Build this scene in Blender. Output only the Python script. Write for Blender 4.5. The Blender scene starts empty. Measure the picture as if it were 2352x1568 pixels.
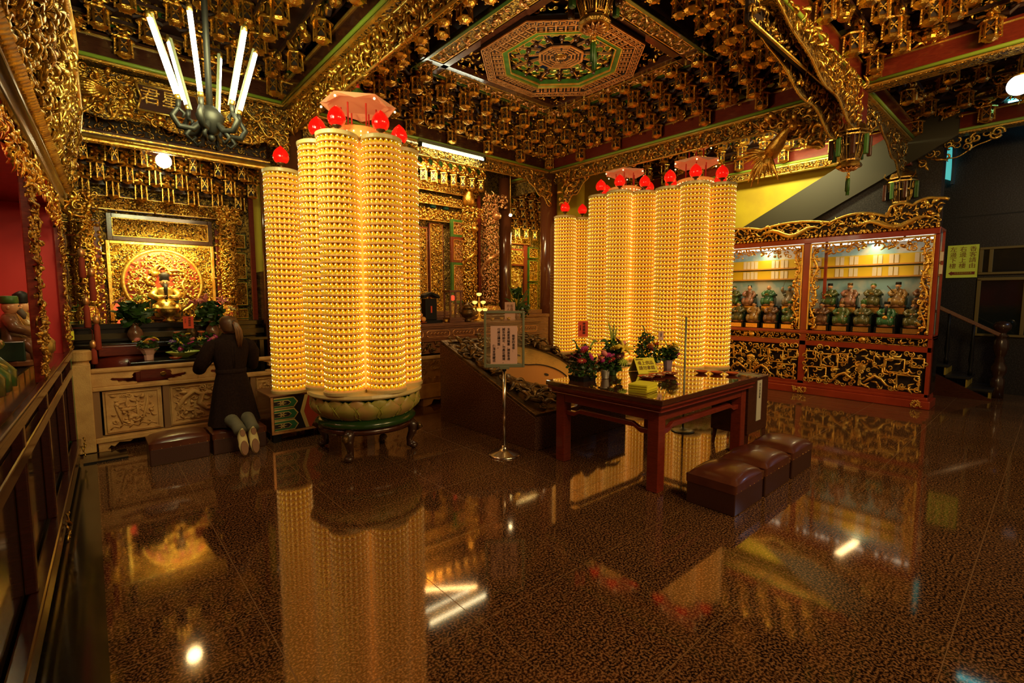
import bpy, math, random
import numpy as np
from mathutils import Vector, Matrix
R = math.radians
PI = math.pi
C = bpy.context.scene.collection
SC = bpy.context.scene

# ---------------- camera, world, exposure ----------------
cam_data = bpy.data.cameras.new('camera')
cam = bpy.data.objects.new('camera', cam_data)
C.objects.link(cam)
cam.location = (0, 0, 1.6)
cam.rotation_euler = (R(90 - 5.114), 0, R(-41.31))
cam_data.sensor_width = 36.0
cam_data.lens = 1106.3 / 2352 * 36
cam_data.clip_start = 0.05
cam_data.clip_end = 100
SC.camera = cam

world = bpy.data.worlds.new('night_ambience')
SC.world = world
world.use_nodes = True
bg = world.node_tree.nodes['Background']
bg.inputs['Color'].default_value = (1.0, 0.62, 0.28, 1)
bg.inputs['Strength'].default_value = 0.16

SC.view_settings.view_transform = 'Standard'
SC.view_settings.look = 'None'
SC.view_settings.exposure = 0.3
SC.view_settings.gamma = 1.0
SC.view_settings.use_curve_mapping = False
cy = SC.cycles
cy.max_bounces = 6
cy.diffuse_bounces = 3
cy.glossy_bounces = 4
cy.transmission_bounces = 4
cy.transparent_max_bounces = 8
cy.sample_clamp_indirect = 4.0
cy.sample_clamp_direct = 0
cy.caustics_reflective = False
cy.caustics_refractive = False
cy.use_denoising = True
cy.use_light_tree = True

def area_lamp(name, loc, target, size, size_y, power, color):
    l = bpy.data.lights.new(name, 'AREA')
    l.shape = 'RECTANGLE'; l.size = size; l.size_y = size_y
    l.energy = power; l.color = color
    o = bpy.data.objects.new(name, l); C.objects.link(o)
    o.location = loc
    d = Vector(target) - Vector(loc)
    o.rotation_euler = d.to_track_quat('-Z', 'Y').to_euler()
    o['kind'] = 'helper'
    return o
# added fill lights without fixtures, aimed at the bays, shrine front and walls
area_lamp('entrance_fill', (2.2, -1.6, 3.9), (3.4, 4.0, 1.5), 1.6, 0.5, 64, (1.0, 0.70, 0.32))  # added fill from behind the camera, brightens the table and flowers
area_lamp('front_bay_fill', (4.8, -1.2, 3.9), (5.4, 4.0, 3.8), 1.6, 0.5, 85, (1.0, 0.64, 0.24))  # added fill from behind the camera, lifts the carved ceiling
area_lamp('main_bay_fill', (3.9, 4.2, 3.3), (4.7, 4.6, 4.8), 0.7, 0.7, 25, (1.0, 0.78, 0.38))  # added uplight floating in mid-air below the coffer
area_lamp('left_bay_fill', (0.75, 4.0, 3.2), (0.8, 7.2, 3.4), 0.5, 0.5, 34, (0.95, 0.90, 0.38))  # added light beside the chandelier, brightens the shrine beam
area_lamp('east_wall_fill', (8.9, 3.4, 4.2), (10.4, 3.6, 3.3), 1.4, .15, 42, (1.0, .86, .40))  # added to brighten the yellow wall, no fixture built
area_lamp('stair_hall_fill', (10.6, -1.6, 3.2), (11.3, 1.0, 2.4), 0.8, 0.3, 9, (0.35, 0.6, 1.0))  # added cool fill for the stair hall, no fixture built

# ---------------- object helpers ----------------
def thing(name, label, cat, loc=(0, 0, 0), rotz=0.0, group=None):
    o = bpy.data.objects.new(name, None); C.objects.link(o)
    o.empty_display_size = 0.1
    o.location = loc; o.rotation_euler = (0, 0, rotz)
    o['label'] = label; o['category'] = cat
    if group: o['group'] = group
    return o
def tag(o, label, cat, group=None):
    o['label'] = label; o['category'] = cat
    if group: o['group'] = group
    return o
ORDW = ['first', 'second', 'third', 'fourth', 'fifth', 'sixth', 'seventh', 'eighth', 'ninth', 'tenth', 'eleventh', 'twelfth', 'thirteenth', 'fourteenth', 'fifteenth', 'sixteenth', 'seventeenth', 'eighteenth', 'nineteenth', 'twentieth']
def struct(o, label=None):
    o['kind'] = 'structure'
    if label: o['label'] = label
    return o
def dup(o, loc=None, rotz=None, label=None, group=None, parent=None, scale=None):
    c = o.copy(); C.objects.link(c)
    if parent is not None: c.parent = parent
    if loc is not None: c.location = loc
    if rotz is not None: c.rotation_euler = (0, 0, rotz)
    if scale is not None: c.scale = scale
    if label: c['label'] = label
    if group: c['group'] = group
    for ch in list(o.children): dup(ch, parent=c)
    return c

class MB:
    """collects shapes and links them as one mesh object"""
    def __init__(s): s.V = []; s.Fc = []; s.M = []; s.n = 0; s.big = []
    def add(s, vs, fs, m=0):
        b = s.n; s.V.extend([tuple(v) for v in vs]); s.n += len(vs)
        for f in fs: s.Fc.append(tuple(i + b for i in f)); s.M.append(m)
    def box(s, x0, x1, y0, y1, z0, z1, m=0):
        v = [(x0,y0,z0),(x1,y0,z0),(x1,y1,z0),(x0,y1,z0),(x0,y0,z1),(x1,y0,z1),(x1,y1,z1),(x0,y1,z1)]
        s.add(v, [(0,3,2,1),(4,5,6,7),(0,1,5,4),(1,2,6,5),(2,3,7,6),(3,0,4,7)], m)
    def bar(s, a, b, w, h, m=0, up=(0,0,1)):
        a = Vector(a); b = Vector(b); d = (b - a).normalized()
        u = Vector(up); sd = d.cross(u)
        if sd.length < 1e-5: sd = d.cross(Vector((1,0,0)))
        sd.normalize(); u = sd.cross(d).normalized()
        vs = []
        for p in (a, b):
            for i, j in ((-1,-1),(1,-1),(1,1),(-1,1)):
                vs.append(p + sd * (i*w/2) + u * (j*h/2))
        s.add(vs, [(0,1,2,3),(7,6,5,4),(0,4,5,1),(1,5,6,2),(2,6,7,3),(3,7,4,0)], m)
    def tube(s, pts, rad, n=8, m=0, cap=True):
        pts = [Vector(p) for p in pts]; k = len(pts)
        if not hasattr(rad, '__len__'): rad = [rad]*k
        vs = []; prev = None
        for i, p in enumerate(pts):
            d = (pts[min(i+1,k-1)] - pts[max(i-1,0)]).normalized()
            if prev is None:
                a = Vector((0,0,1)) if abs(d.z) < .9 else Vector((1,0,0))
                x = d.cross(a).normalized()
            else:
                x = prev - d * prev.dot(d)
                if x.length < 1e-6: x = d.orthogonal()
                x.normalize()
            prev = x; y = d.cross(x)
            for j in range(n):
                t = 2*PI*j/n
                vs.append(p + x*(math.cos(t)*rad[i]) + y*(math.sin(t)*rad[i]))
        fs = [(i*n+j, i*n+(j+1)%n, (i+1)*n+(j+1)%n, (i+1)*n+j) for i in range(k-1) for j in range(n)]
        if cap:
            fs.append(tuple(range(n-1,-1,-1))); fs.append(tuple((k-1)*n+j for j in range(n)))
        s.add(vs, fs, m)
    def lathe(s, prof, n=24, c=(0,0,0), m=0, rot=0.0, sx=1.0, sy=1.0):
        vs = []; k = len(prof)
        for r, z in prof:
            for j in range(n):
                t = 2*PI*j/n + rot
                vs.append((c[0]+math.cos(t)*r*sx, c[1]+math.sin(t)*r*sy, c[2]+z))
        fs = [(i*n+j, i*n+(j+1)%n, (i+1)*n+(j+1)%n, (i+1)*n+j) for i in range(k-1) for j in range(n)]
        fs.append(tuple(range(n-1,-1,-1))); fs.append(tuple((k-1)*n+j for j in range(n)))
        s.add(vs, fs, m)
    def loft(s, rings, m=0, cap=True):
        n = len(rings[0]); vs = [v for r in rings for v in r]; k = len(rings)
        fs = [(i*n+j, i*n+(j+1)%n, (i+1)*n+(j+1)%n, (i+1)*n+j) for i in range(k-1) for j in range(n)]
        if cap:
            fs.append(tuple(range(n-1,-1,-1))); fs.append(tuple((k-1)*n+j for j in range(n)))
        s.add(vs, fs, m)
    def ball(s, c, r, n=10, m=0, sx=1, sy=1, sz=1):
        k = max(4, n//2+1); vs = []
        for i in range(k+1):
            a = PI*i/k
            for j in range(n):
                t = 2*PI*j/n
                vs.append((c[0]+r*sx*math.sin(a)*math.cos(t), c[1]+r*sy*math.sin(a)*math.sin(t), c[2]-r*sz*math.cos(a)))
        fs = [(i*n+j, i*n+(j+1)%n, (i+1)*n+(j+1)%n, (i+1)*n+j) for i in range(k) for j in range(n)]
        s.add(vs, fs, m)
    def poly(s, pts, th, m=0, axis='y', off=0.0):
        """extrude an outline: axis y -> outline in x,z with thickness along y"""
        n = len(pts)
        if axis == 'y': f = lambda p, t: (p[0], t, p[1])
        elif axis == 'z': f = lambda p, t: (p[0], p[1], t)
        else: f = lambda p, t: (t, p[0], p[1])
        vs = [f(p, off) for p in pts] + [f(p, off+th) for p in pts]
        fs = [tuple(range(n)), tuple(range(2*n-1, n-1, -1))] + [(i, i+n, (i+1)%n+n, (i+1)%n) for i in range(n)]
        s.add(vs, fs, m)
    def arr(s, V, Q, m=0):
        s.big.append((np.asarray(V, dtype=float), np.asarray(Q, dtype=int), m))
    def build(s, name, mats, parent=None, smooth=False, bevel=0.0, loc=None, rot=None):
        me = bpy.data.meshes.new(name)
        if not isinstance(mats, (list, tuple)): mats = [mats]
        V = np.array(s.V, dtype=float).reshape(-1, 3)
        tot = len(V); parts = [V]; loops = []; starts = []; mi = []
        pos = 0
        for f, m in zip(s.Fc, s.M):
            starts.append(pos); pos += len(f); loops.extend(f); mi.append(m)
        loops = [np.array(loops, dtype=np.int32)]; starts = [np.array(starts, dtype=np.int32)]; mi = [np.array(mi, dtype=np.int32)]
        for Vb, Q, m in s.big:
            parts.append(Vb); loops.append((Q + tot).ravel().astype(np.int32))
            starts.append((pos + np.arange(len(Q))*Q.shape[1]).astype(np.int32)); pos += Q.size
            mi.append(np.full(len(Q), m, dtype=np.int32)); tot += len(Vb)
        V = np.concatenate(parts); loops = np.concatenate(loops); starts = np.concatenate(starts); mi = np.concatenate(mi)
        me.vertices.add(len(V)); me.vertices.foreach_set('co', V.ravel())
        me.loops.add(len(loops)); me.loops.foreach_set('vertex_index', loops)
        me.polygons.add(len(starts)); me.polygons.foreach_set('loop_start', starts)
        for m in mats: me.materials.append(m)
        me.polygons.foreach_set('material_index', mi)
        me.update(calc_edges=True); me.validate()
        me.polygons.foreach_set('use_smooth', np.full(len(me.polygons), bool(smooth)))
        o = bpy.data.objects.new(name, me); C.objects.link(o)
        if parent is not None: o.parent = parent
        if loc is not None: o.location = loc
        if rot is not None: o.rotation_euler = rot
        if bevel:
            b = o.modifiers.new('soft_edges', 'BEVEL'); b.width = bevel; b.segments = 2; b.limit_method = 'ANGLE'; b.angle_limit = R(35)
        return o
def boxes(name, L_, m, parent, bevel=0.0):
    for c in L_:
        b = MB(); b.box(*c); b.build(name, m, parent, bevel=bevel)
def box(name, x0, x1, y0, y1, z0, z1, m, parent=None, bevel=0.0):
    b = MB(); b.box(x0, x1, y0, y1, z0, z1); return b.build(name, m, parent, bevel=bevel)

# ---------------- materials ----------------
def mat(name, col, rough=0.5, metal=0.0, emit=None, estr=0.0, col2=None, nscale=8.0, bump=0.0, bscale=30.0, coat=0.0, spec=None, alpha=None, trans=0.0, sample=True, thr=(0.35, 0.65), ior=None):
    m = bpy.data.materials.new(name); m.use_nodes = True
    nt = m.node_tree; b = nt.nodes['Principled BSDF']
    b.inputs['Base Color'].default_value = (*col, 1)
    b.inputs['Roughness'].default_value = rough
    b.inputs['Metallic'].default_value = metal
    if coat: b.inputs['Coat Weight'].default_value = coat; b.inputs['Coat Roughness'].default_value = 0.08
    if spec is not None: b.inputs['Specular IOR Level'].default_value = spec
    if ior: b.inputs['IOR'].default_value = ior
    if trans: b.inputs['Transmission Weight'].default_value = trans
    if alpha is not None: b.inputs['Alpha'].default_value = alpha
    if emit:
        b.inputs['Emission Color'].default_value = (*emit, 1); b.inputs['Emission Strength'].default_value = estr
        if not sample: m.cycles.emission_sampling = 'NONE'
    tc = nt.nodes.new('ShaderNodeTexCoord')
    if col2:
        n = nt.nodes.new('ShaderNodeTexNoise'); n.inputs['Scale'].default_value = nscale; n.inputs['Detail'].default_value = 4
        r = nt.nodes.new('ShaderNodeValToRGB')
        r.color_ramp.elements[0].position = thr[0]; r.color_ramp.elements[0].color = (*col2, 1)
        r.color_ramp.elements[1].position = thr[1]; r.color_ramp.elements[1].color = (*col, 1)
        nt.links.new(tc.outputs['Object'], n.inputs['Vector']); nt.links.new(n.outputs['Fac'], r.inputs['Fac'])
        nt.links.new(r.outputs['Color'], b.inputs['Base Color'])
    if bump:
        n2 = nt.nodes.new('ShaderNodeTexNoise'); n2.inputs['Scale'].default_value = bscale; n2.inputs['Detail'].default_value = 3
        bp = nt.nodes.new('ShaderNodeBump'); bp.inputs['Strength'].default_value = bump; bp.inputs['Distance'].default_value = 0.02
        nt.links.new(tc.outputs['Object'], n2.inputs['Vector']); nt.links.new(n2.outputs['Fac'], bp.inputs['Height'])
        nt.links.new(bp.outputs['Normal'], b.inputs['Normal'])
    return m
def wood(name, col, col2, rough=0.3, coat=0.4, scale=(3, 3, 30), dist=3.0):
    m = bpy.data.materials.new(name); m.use_nodes = True
    nt = m.node_tree; b = nt.nodes['Principled BSDF']
    tc = nt.nodes.new('ShaderNodeTexCoord'); mp = nt.nodes.new('ShaderNodeMapping')
    mp.inputs['Scale'].default_value = scale
    n = nt.nodes.new('ShaderNodeTexNoise'); n.inputs['Scale'].default_value = 2.0; n.inputs['Detail'].default_value = 6; n.inputs['Distortion'].default_value = dist
    r = nt.nodes.new('ShaderNodeValToRGB')
    r.color_ramp.elements[0].position = .3; r.color_ramp.elements[0].color = (*col2, 1)
    r.color_ramp.elements[1].position = .7; r.color_ramp.elements[1].color = (*col, 1)
    L = nt.links.new
    L(tc.outputs['Object'], mp.inputs['Vector']); L(mp.outputs[0], n.inputs['Vector']); L(n.outputs['Fac'], r.inputs['Fac']); L(r.outputs[0], b.inputs['Base Color'])
    b.inputs['Roughness'].default_value = rough
    b.inputs['Coat Weight'].default_value = coat; b.inputs['Coat Roughness'].default_value = 0.1
    return m
def relief(name, gold, dark, scale=17.0, rough=0.34, bump=1.0, thr=(0.42, 0.52)):
    """low carved and gilded wood: gilt ridges over dark lacquer grounds"""
    m = bpy.data.materials.new(name); m.use_nodes = True
    nt = m.node_tree; b = nt.nodes['Principled BSDF']; L = nt.links.new
    tc = nt.nodes.new('ShaderNodeTexCoord')
    n = nt.nodes.new('ShaderNodeTexNoise'); n.inputs['Scale'].default_value = scale; n.inputs['Detail'].default_value = 2.5; n.inputs['Distortion'].default_value = 2.2
    r = nt.nodes.new('ShaderNodeValToRGB')
    r.color_ramp.elements[0].position = thr[0]; r.color_ramp.elements[0].color = (0, 0, 0, 1)
    r.color_ramp.elements[1].position = thr[1]; r.color_ramp.elements[1].color = (1, 1, 1, 1)
    mx = nt.nodes.new('ShaderNodeMix'); mx.data_type = 'RGBA'
    mx.inputs[6].default_value = (*dark, 1); mx.inputs[7].default_value = (*gold, 1)
    bp = nt.nodes.new('ShaderNodeBump'); bp.inputs['Strength'].default_value = bump; bp.inputs['Distance'].default_value = 0.03
    L(tc.outputs['Object'], n.inputs['Vector']); L(n.outputs['Fac'], r.inputs['Fac']); L(r.outputs[0], mx.inputs[0])
    L(mx.outputs[2], b.inputs['Base Color']); L(r.outputs[0], b.inputs['Metallic'])
    L(n.outputs['Fac'], bp.inputs['Height']); L(bp.outputs['Normal'], b.inputs['Normal'])
    b.inputs['Roughness'].default_value = rough
    return m
M = {}
M['gold'] = mat('gilt_carving', (1.0, 0.66, 0.13), 0.30, 0.95, col2=(0.62, 0.27, 0.035), nscale=14, bump=.35, bscale=60)
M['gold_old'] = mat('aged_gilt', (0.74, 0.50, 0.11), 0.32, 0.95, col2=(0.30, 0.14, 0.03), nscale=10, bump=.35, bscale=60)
M['gold_hi'] = mat('bright_gilt', (1.0, 0.74, 0.18), 0.32, 0.8, col2=(0.85, 0.42, 0.06), nscale=9, bump=.25, bscale=50)
M['copper'] = mat('coppery_gilt', (0.95, 0.50, 0.20), 0.34, 0.7, col2=(0.66, 0.28, 0.09), nscale=12)
M['relief'] = relief('gilt_relief', (0.90, 0.55, 0.09), (0.035, 0.010, 0.004))
M['relief_red'] = relief('gilt_relief_on_red', (0.95, 0.60, 0.10), (0.35, 0.02, 0.008), scale=16)
M['relief_dark'] = relief('old_gilt_relief', (0.55, 0.36, 0.08), (0.02, 0.007, 0.003), scale=18)
M['lacquer'] = wood('dark_brown_lacquer', (0.085, 0.024, 0.011), (0.04, 0.010, 0.005), 0.25, 0.5)
M['tabletop'] = wood('glass_topped_dark_table', (0.10, 0.030, 0.012), (0.06, 0.016, 0.007), 0.05, 1.0)
M['tabletop'].node_tree.nodes['Principled BSDF'].inputs['IOR'].default_value = 1.9
M['tabletop'].node_tree.nodes['Principled BSDF'].inputs['Coat Roughness'].default_value = 0.03
M['darkred'] = wood('very_dark_red_lacquer', (0.055, 0.010, 0.006), (0.03, 0.006, 0.004), 0.22, 0.5)
M['redlac'] = wood('red_lacquer', (0.24, 0.030, 0.013), (0.13, 0.014, 0.008), 0.28, 0.4)
M['dark'] = mat('dark_recess', (0.018, 0.006, 0.004), 0.7)
M['soffit'] = mat('dark_red_soffit', (0.055, 0.014, 0.008), 0.6, col2=(0.025, 0.007, 0.005), nscale=5)
M['green'] = mat('painted_green', (0.06, 0.17, 0.025), 0.4, col2=(0.035, 0.10, 0.015), nscale=12)
M['darkgreen'] = mat('dark_glossy_green', (0.02, 0.06, 0.012), 0.2, coat=.4)
M['lime'] = mat('lime_green_bead', (0.32, 0.48, 0.05), 0.35, coat=.3)
M['teal'] = mat('painted_teal', (0.06, 0.26, 0.22), 0.45)
M['blue'] = mat('painted_blue', (0.02, 0.05, 0.16), 0.45)
M['white'] = mat('painted_cream', (0.6, 0.48, 0.33), 0.5)
M['yellow'] = mat('yellow_painted_wall', (0.85, 0.66, 0.03), 0.6, col2=(0.70, 0.50, 0.03), nscale=2)
M['stone'] = mat('carved_sandstone', (0.66, 0.38, 0.13), 0.65, col2=(0.50, 0.26, 0.08), nscale=7, bump=.25, bscale=90)
M['leather'] = mat('brown_leather', (0.115, 0.028, 0.012), 0.3, coat=.35, col2=(0.075, 0.018, 0.008), nscale=6)
M['iron'] = mat('black_iron', (0.006, 0.0055, 0.005), 0.5, spec=.25)
M['steel'] = mat('polished_steel', (0.75, 0.70, 0.60), 0.18, 1.0)
M['alu'] = mat('grey_green_aluminium', (0.24, 0.25, 0.15), 0.4, 0.5)
M['bronze'] = mat('dark_bronze', (0.20, 0.115, 0.035), 0.36, 0.75, col2=(0.08, 0.045, 0.016), nscale=8, bump=.3, bscale=40)
M['marble'] = mat('black_marble', (0.016, 0.012, 0.008), 0.15, col2=(0.006, 0.005, 0.004), nscale=40, coat=.5)
M['glass'] = mat('clear_glass', (1, 1, 1), 0.02, trans=1.0, ior=1.45)
M['tube'] = mat('lit_fluorescent_tube', (1, 1, 1), 0.4, emit=(0.97, 1.0, 0.72), estr=18)
M['globe'] = mat('lit_globe', (1, 1, 1), 0.4, emit=(1.0, 0.86, 0.46), estr=30)
M['bulbred'] = mat('lit_red_glass_bulb', (0.55, 0.0, 0.0), 0.15, emit=(1.0, 0.010, 0.004), estr=0.62, coat=.6)
M['led'] = mat('small_led', (1, 1, 1), 0.4, emit=(1.0, 0.72, 0.25), estr=5.0, sample=False)
M['black'] = mat('ink_black', (0.015, 0.006, 0.004), 0.6)
M['paper'] = mat('pink_paper', (0.72, 0.42, 0.33), 0.8)
M['redpaper'] = mat('red_paper', (0.75, 0.075, 0.02), 0.7)
M['yelpaper'] = mat('yellow_paper', (0.80, 0.72, 0.03), 0.7)
M['leaf'] = mat('leaf_green', (0.045, 0.115, 0.012), 0.45, col2=(0.015, 0.045, 0.006), nscale=20)
M['leaf2'] = mat('light_leaf_green', (0.22, 0.27, 0.03), 0.45)

# granite: speckled polished slabs
def granite(name, a, b_, c_, rough, tiles=None, spec=0.5, ior=1.5, sc=150.0):
    m = bpy.data.materials.new(name); m.use_nodes = True
    nt = m.node_tree; b = nt.nodes['Principled BSDF']; L = nt.links.new
    tc = nt.nodes.new('ShaderNodeTexCoord')
    n = nt.nodes.new('ShaderNodeTexNoise'); n.inputs['Scale'].default_value = sc; n.inputs['Detail'].default_value = 2
    r = nt.nodes.new('ShaderNodeValToRGB')
    e = r.color_ramp.elements; e[0].position = .44; e[0].color = (*b_, 1); e[1].position = .52; e[1].color = (*a, 1)
    x = e.new(.68); x.color = (*c_, 1)
    n2 = nt.nodes.new('ShaderNodeTexNoise'); n2.inputs['Scale'].default_value = 1.3; n2.inputs['Detail'].default_value = 3
    mr = nt.nodes.new('ShaderNodeMapRange'); mr.inputs[3].default_value = .65; mr.inputs[4].default_value = 1.3
    mul = nt.nodes.new('ShaderNodeMix'); mul.data_type = 'RGBA'; mul.blend_type = 'MULTIPLY'; mul.inputs[0].default_value = 1
    L(tc.outputs['Object'], n.inputs['Vector']); L(tc.outputs['Object'], n2.inputs['Vector'])
    L(n.outputs['Fac'], r.inputs['Fac']); L(n2.outputs['Fac'], mr.inputs[0])
    L(r.outputs[0], mul.inputs[6]); L(mr.outputs[0], mul.inputs[7])
    out = mul.outputs[2]
    if tiles:
        br = nt.nodes.new('ShaderNodeTexBrick')
        br.offset = 0.0; br.inputs['Scale'].default_value = 1.0
        br.inputs['Brick Width'].default_value = tiles[0]; br.inputs['Row Height'].default_value = tiles[1]
        br.inputs['Mortar Size'].default_value = tiles[2]; br.inputs['Mortar Smooth'].default_value = 0
        br.inputs['Color1'].default_value = (0, 0, 0, 1); br.inputs['Color2'].default_value = (0, 0, 0, 1); br.inputs['Mortar'].default_value = (1, 1, 1, 1)
        mp = nt.nodes.new('ShaderNodeMapping'); mp.inputs['Location'].default_value = tiles[3]; mp.inputs['Rotation'].default_value = tiles[4]
        L(tc.outputs['Object'], mp.inputs['Vector']); L(mp.outputs[0], br.inputs['Vector'])
        m2 = nt.nodes.new('ShaderNodeMix'); m2.data_type = 'RGBA'; m2.inputs[7].default_value = tiles[5]
        L(br.outputs['Color'], m2.inputs[0]); L(out, m2.inputs[6]); out = m2.outputs[2]
        rr = nt.nodes.new('ShaderNodeMapRange'); rr.inputs[3].default_value = rough; rr.inputs[4].default_value = .6
        L(br.outputs['Color'], rr.inputs[0]); L(rr.outputs[0], b.inputs['Roughness'])
    else:
        b.inputs['Roughness'].default_value = rough
    L(out, b.inputs['Base Color'])
    b.inputs['Specular IOR Level'].default_value = spec; b.inputs['IOR'].default_value = ior
    return m
M['floor'] = granite('polished_brown_granite_floor', (0.15, 0.064, 0.024), (0.010, 0.005, 0.003), (0.34, 0.16, 0.06), 0.06,
                     tiles=(0.80, 0.78, 0.0022, (-0.57, -0.24, 0), (0, 0, 0), (0.16, 0.08, 0.03, 1)), spec=0.5, ior=1.9, sc=85)
M['floor'].node_tree.nodes['Principled BSDF'].inputs['Specular Tint'].default_value = (1.0, 0.64, 0.34, 1)
M['slab'] = granite('red_brown_granite', (0.14, 0.055, 0.028), (0.045, 0.016, 0.010), (0.24, 0.11, 0.055), 0.25, sc=90)
M['darkwall'] = granite('black_granite_cladding', (0.022, 0.020, 0.022), (0.010, 0.009, 0.010), (0.045, 0.040, 0.042), 0.35,
                        tiles=(3.0, 0.93, 0.012, (0, 0, 0), (R(90), 0, R(90)), (0.004, 0.004, 0.004, 1)), sc=60)

def text(name, s, size, m, parent, loc, rot, depth=0.001, vertical=True, sx=1.0):
    """lettering as a mesh; vertical writing puts one character per line"""
    cu = bpy.data.curves.new(name, 'FONT')
    cu.body = '\n'.join(s) if vertical else s
    cu.size = size; cu.extrude = depth; cu.align_x = 'CENTER'; cu.align_y = 'TOP'; cu.space_line = 1.0; cu.resolution_u = 3
    t = bpy.data.objects.new(name, cu); C.objects.link(t)
    dg = bpy.context.evaluated_depsgraph_get(); dg.update()
    me = bpy.data.meshes.new_from_object(t.evaluated_get(dg))
    bpy.data.objects.remove(t); bpy.data.curves.remove(cu)
    me.materials.clear(); me.materials.append(m); me.name = name
    o = bpy.data.objects.new(name, me); C.objects.link(o)
    o.parent = parent; o.location = loc; o.rotation_euler = rot; o.scale = (sx, 1, 1)
    return o

# ---------------- carving: curls, leaves and knobs of solid geometry ----------------
RNG = np.random.default_rng(7)
def _tube_np(P, r, n=5, flat=1.0):
    P = np.asarray(P, float); k = len(P)
    d = np.gradient(P, axis=0); d /= np.linalg.norm(d, axis=1)[:, None] + 1e-9
    up = np.array([0, 1.0, 0])
    x = np.cross(d, up); x /= np.linalg.norm(x, axis=1)[:, None] + 1e-9
    y = np.cross(x, d)
    t = np.arange(n)*2*PI/n
    V = P[:, None, :] + (x[:, None, :]*np.cos(t)[None, :, None]*r[:, None, None] + y[:, None, :]*np.sin(t)[None, :, None]*r[:, None, None]*flat)
    Q = []
    for i in range(k-1):
        for j in range(n):
            Q.append((i*n+j, i*n+(j+1) % n, (i+1)*n+(j+1) % n, (i+1)*n+j))
    return V.reshape(-1, 3), np.array(Q)
def _templates():
    T = {'curl': [], 'flame': [], 'leaf': [], 'knob': []}
    for turns in (1.1, 1.4, 0.8):
        a = np.linspace(0, turns*2*PI, 13); rr = np.linspace(.5, .1, 13)
        P = np.stack([np.cos(a)*rr, -0.25*np.linspace(0, 1, 13), np.sin(a)*rr], 1)
        T['curl'].append(_tube_np(P, np.linspace(.15, .09, 13), 5))
    for ph in (0, 1.3, 2.6):
        u = np.linspace(0, 1, 9)
        P = np.stack([.25*np.sin(u*5+ph), -.25*np.sin(u*PI), u*1.3-.65], 1)
        T['flame'].append(_tube_np(P, .16*np.sin(u*PI*.9+.25)+.02, 5, .8))
    for ph in (0.0, .8):
        u = np.linspace(0, 1, 7)
        P = np.stack([.15*np.sin(u*3+ph), -.35*np.sin(u*PI), u*1.1-.55], 1)
        T['leaf'].append(_tube_np(P, .27*np.sin(u*PI)**.7+.01, 6, .45))
    u = np.linspace(0, 1, 6)
    P = np.stack([0*u, -.4*u, 0*u+1e-4*u], 1)
    up = []
    n = 7; V = []; Q = []
    for i, a in enumerate(np.linspace(0, PI/2, 4)):
        for j in range(n):
            t = 2*PI*j/n; V.append((.34*math.cos(a)*math.cos(t), -.42*math.sin(a), .34*math.cos(a)*math.sin(t)))
    for i in range(3):
        for j in range(n): Q.append((i*n+j, (i+1)*n+j, (i+1)*n+(j+1) % n, i*n+(j+1) % n))
    T['knob'].append((np.array(V), np.array(Q)))
    return T
TPL = _templates()
MIX = {'foliage': ['curl', 'curl', 'flame', 'leaf', 'leaf', 'knob'], 'flames': ['flame', 'flame', 'curl', 'leaf'], 'scroll': ['curl', 'curl', 'curl', 'flame'],
       'figures': ['knob', 'leaf', 'leaf', 'flame', 'knob', 'curl'], 'fringe': ['flame']}
def carve(mb, w, h, n, smin, smax, mix='foliage', mask=None, m=0, depth=0.02, xf=None, seed=None, rot=None, curve=None):
    """n carved motifs spread over a w x h panel lying in x,z and standing out toward -y"""
    rng = np.random.default_rng(seed if seed is not None else RNG.integers(1 << 30))
    nx = max(1, int(round(math.sqrt(n*w/h)))); nz = max(1, int(round(n/nx)))
    Vs = []; Qs = []; tot = 0
    names = MIX[mix]
    for i in range(nx):
        for j in range(nz):
            x = (i + rng.uniform(.05, .95))*w/nx; z = (j + rng.uniform(.05, .95))*h/nz
            if mask is not None and not mask(x, z): continue
            tl = TPL[names[rng.integers(len(names))]]; V, Q = tl[rng.integers(len(tl))]
            s = rng.uniform(smin, smax); a = rng.uniform(0, 2*PI) if rot is None else rot + rng.uniform(-.5, .5)
            fl = -1 if rng.random() < .5 else 1
            c, sn = math.cos(a), math.sin(a)
            X = V[:, 0]*fl*s; Z = V[:, 2]*s
            W = np.stack([x + X*c - Z*sn, V[:, 1]*s*rng.uniform(.7, 1.3) - rng.uniform(0, depth), z + X*sn + Z*c], 1)
            Vs.append(W); Qs.append(Q + tot); tot += len(V)
    if not Vs: return
    V = np.concatenate(Vs)
    if curve is not None: V = curve(V)
    if xf is not None:
        A = np.array(xf)[:3, :3]; t = np.array(xf)[:3, 3]; V = V @ A.T + t
    Q = np.concatenate(Qs); 
    # quads of different templates are all quads
    mb.arr(V, Q, m)
def XF(loc, rotz=0.0, rx=0.0, ry=0.0):
    return Matrix.Translation(Vector(loc)) @ Matrix.Rotation(rotz, 4, 'Z') @ Matrix.Rotation(ry, 4, 'Y') @ Matrix.Rotation(rx, 4, 'X')
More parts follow.
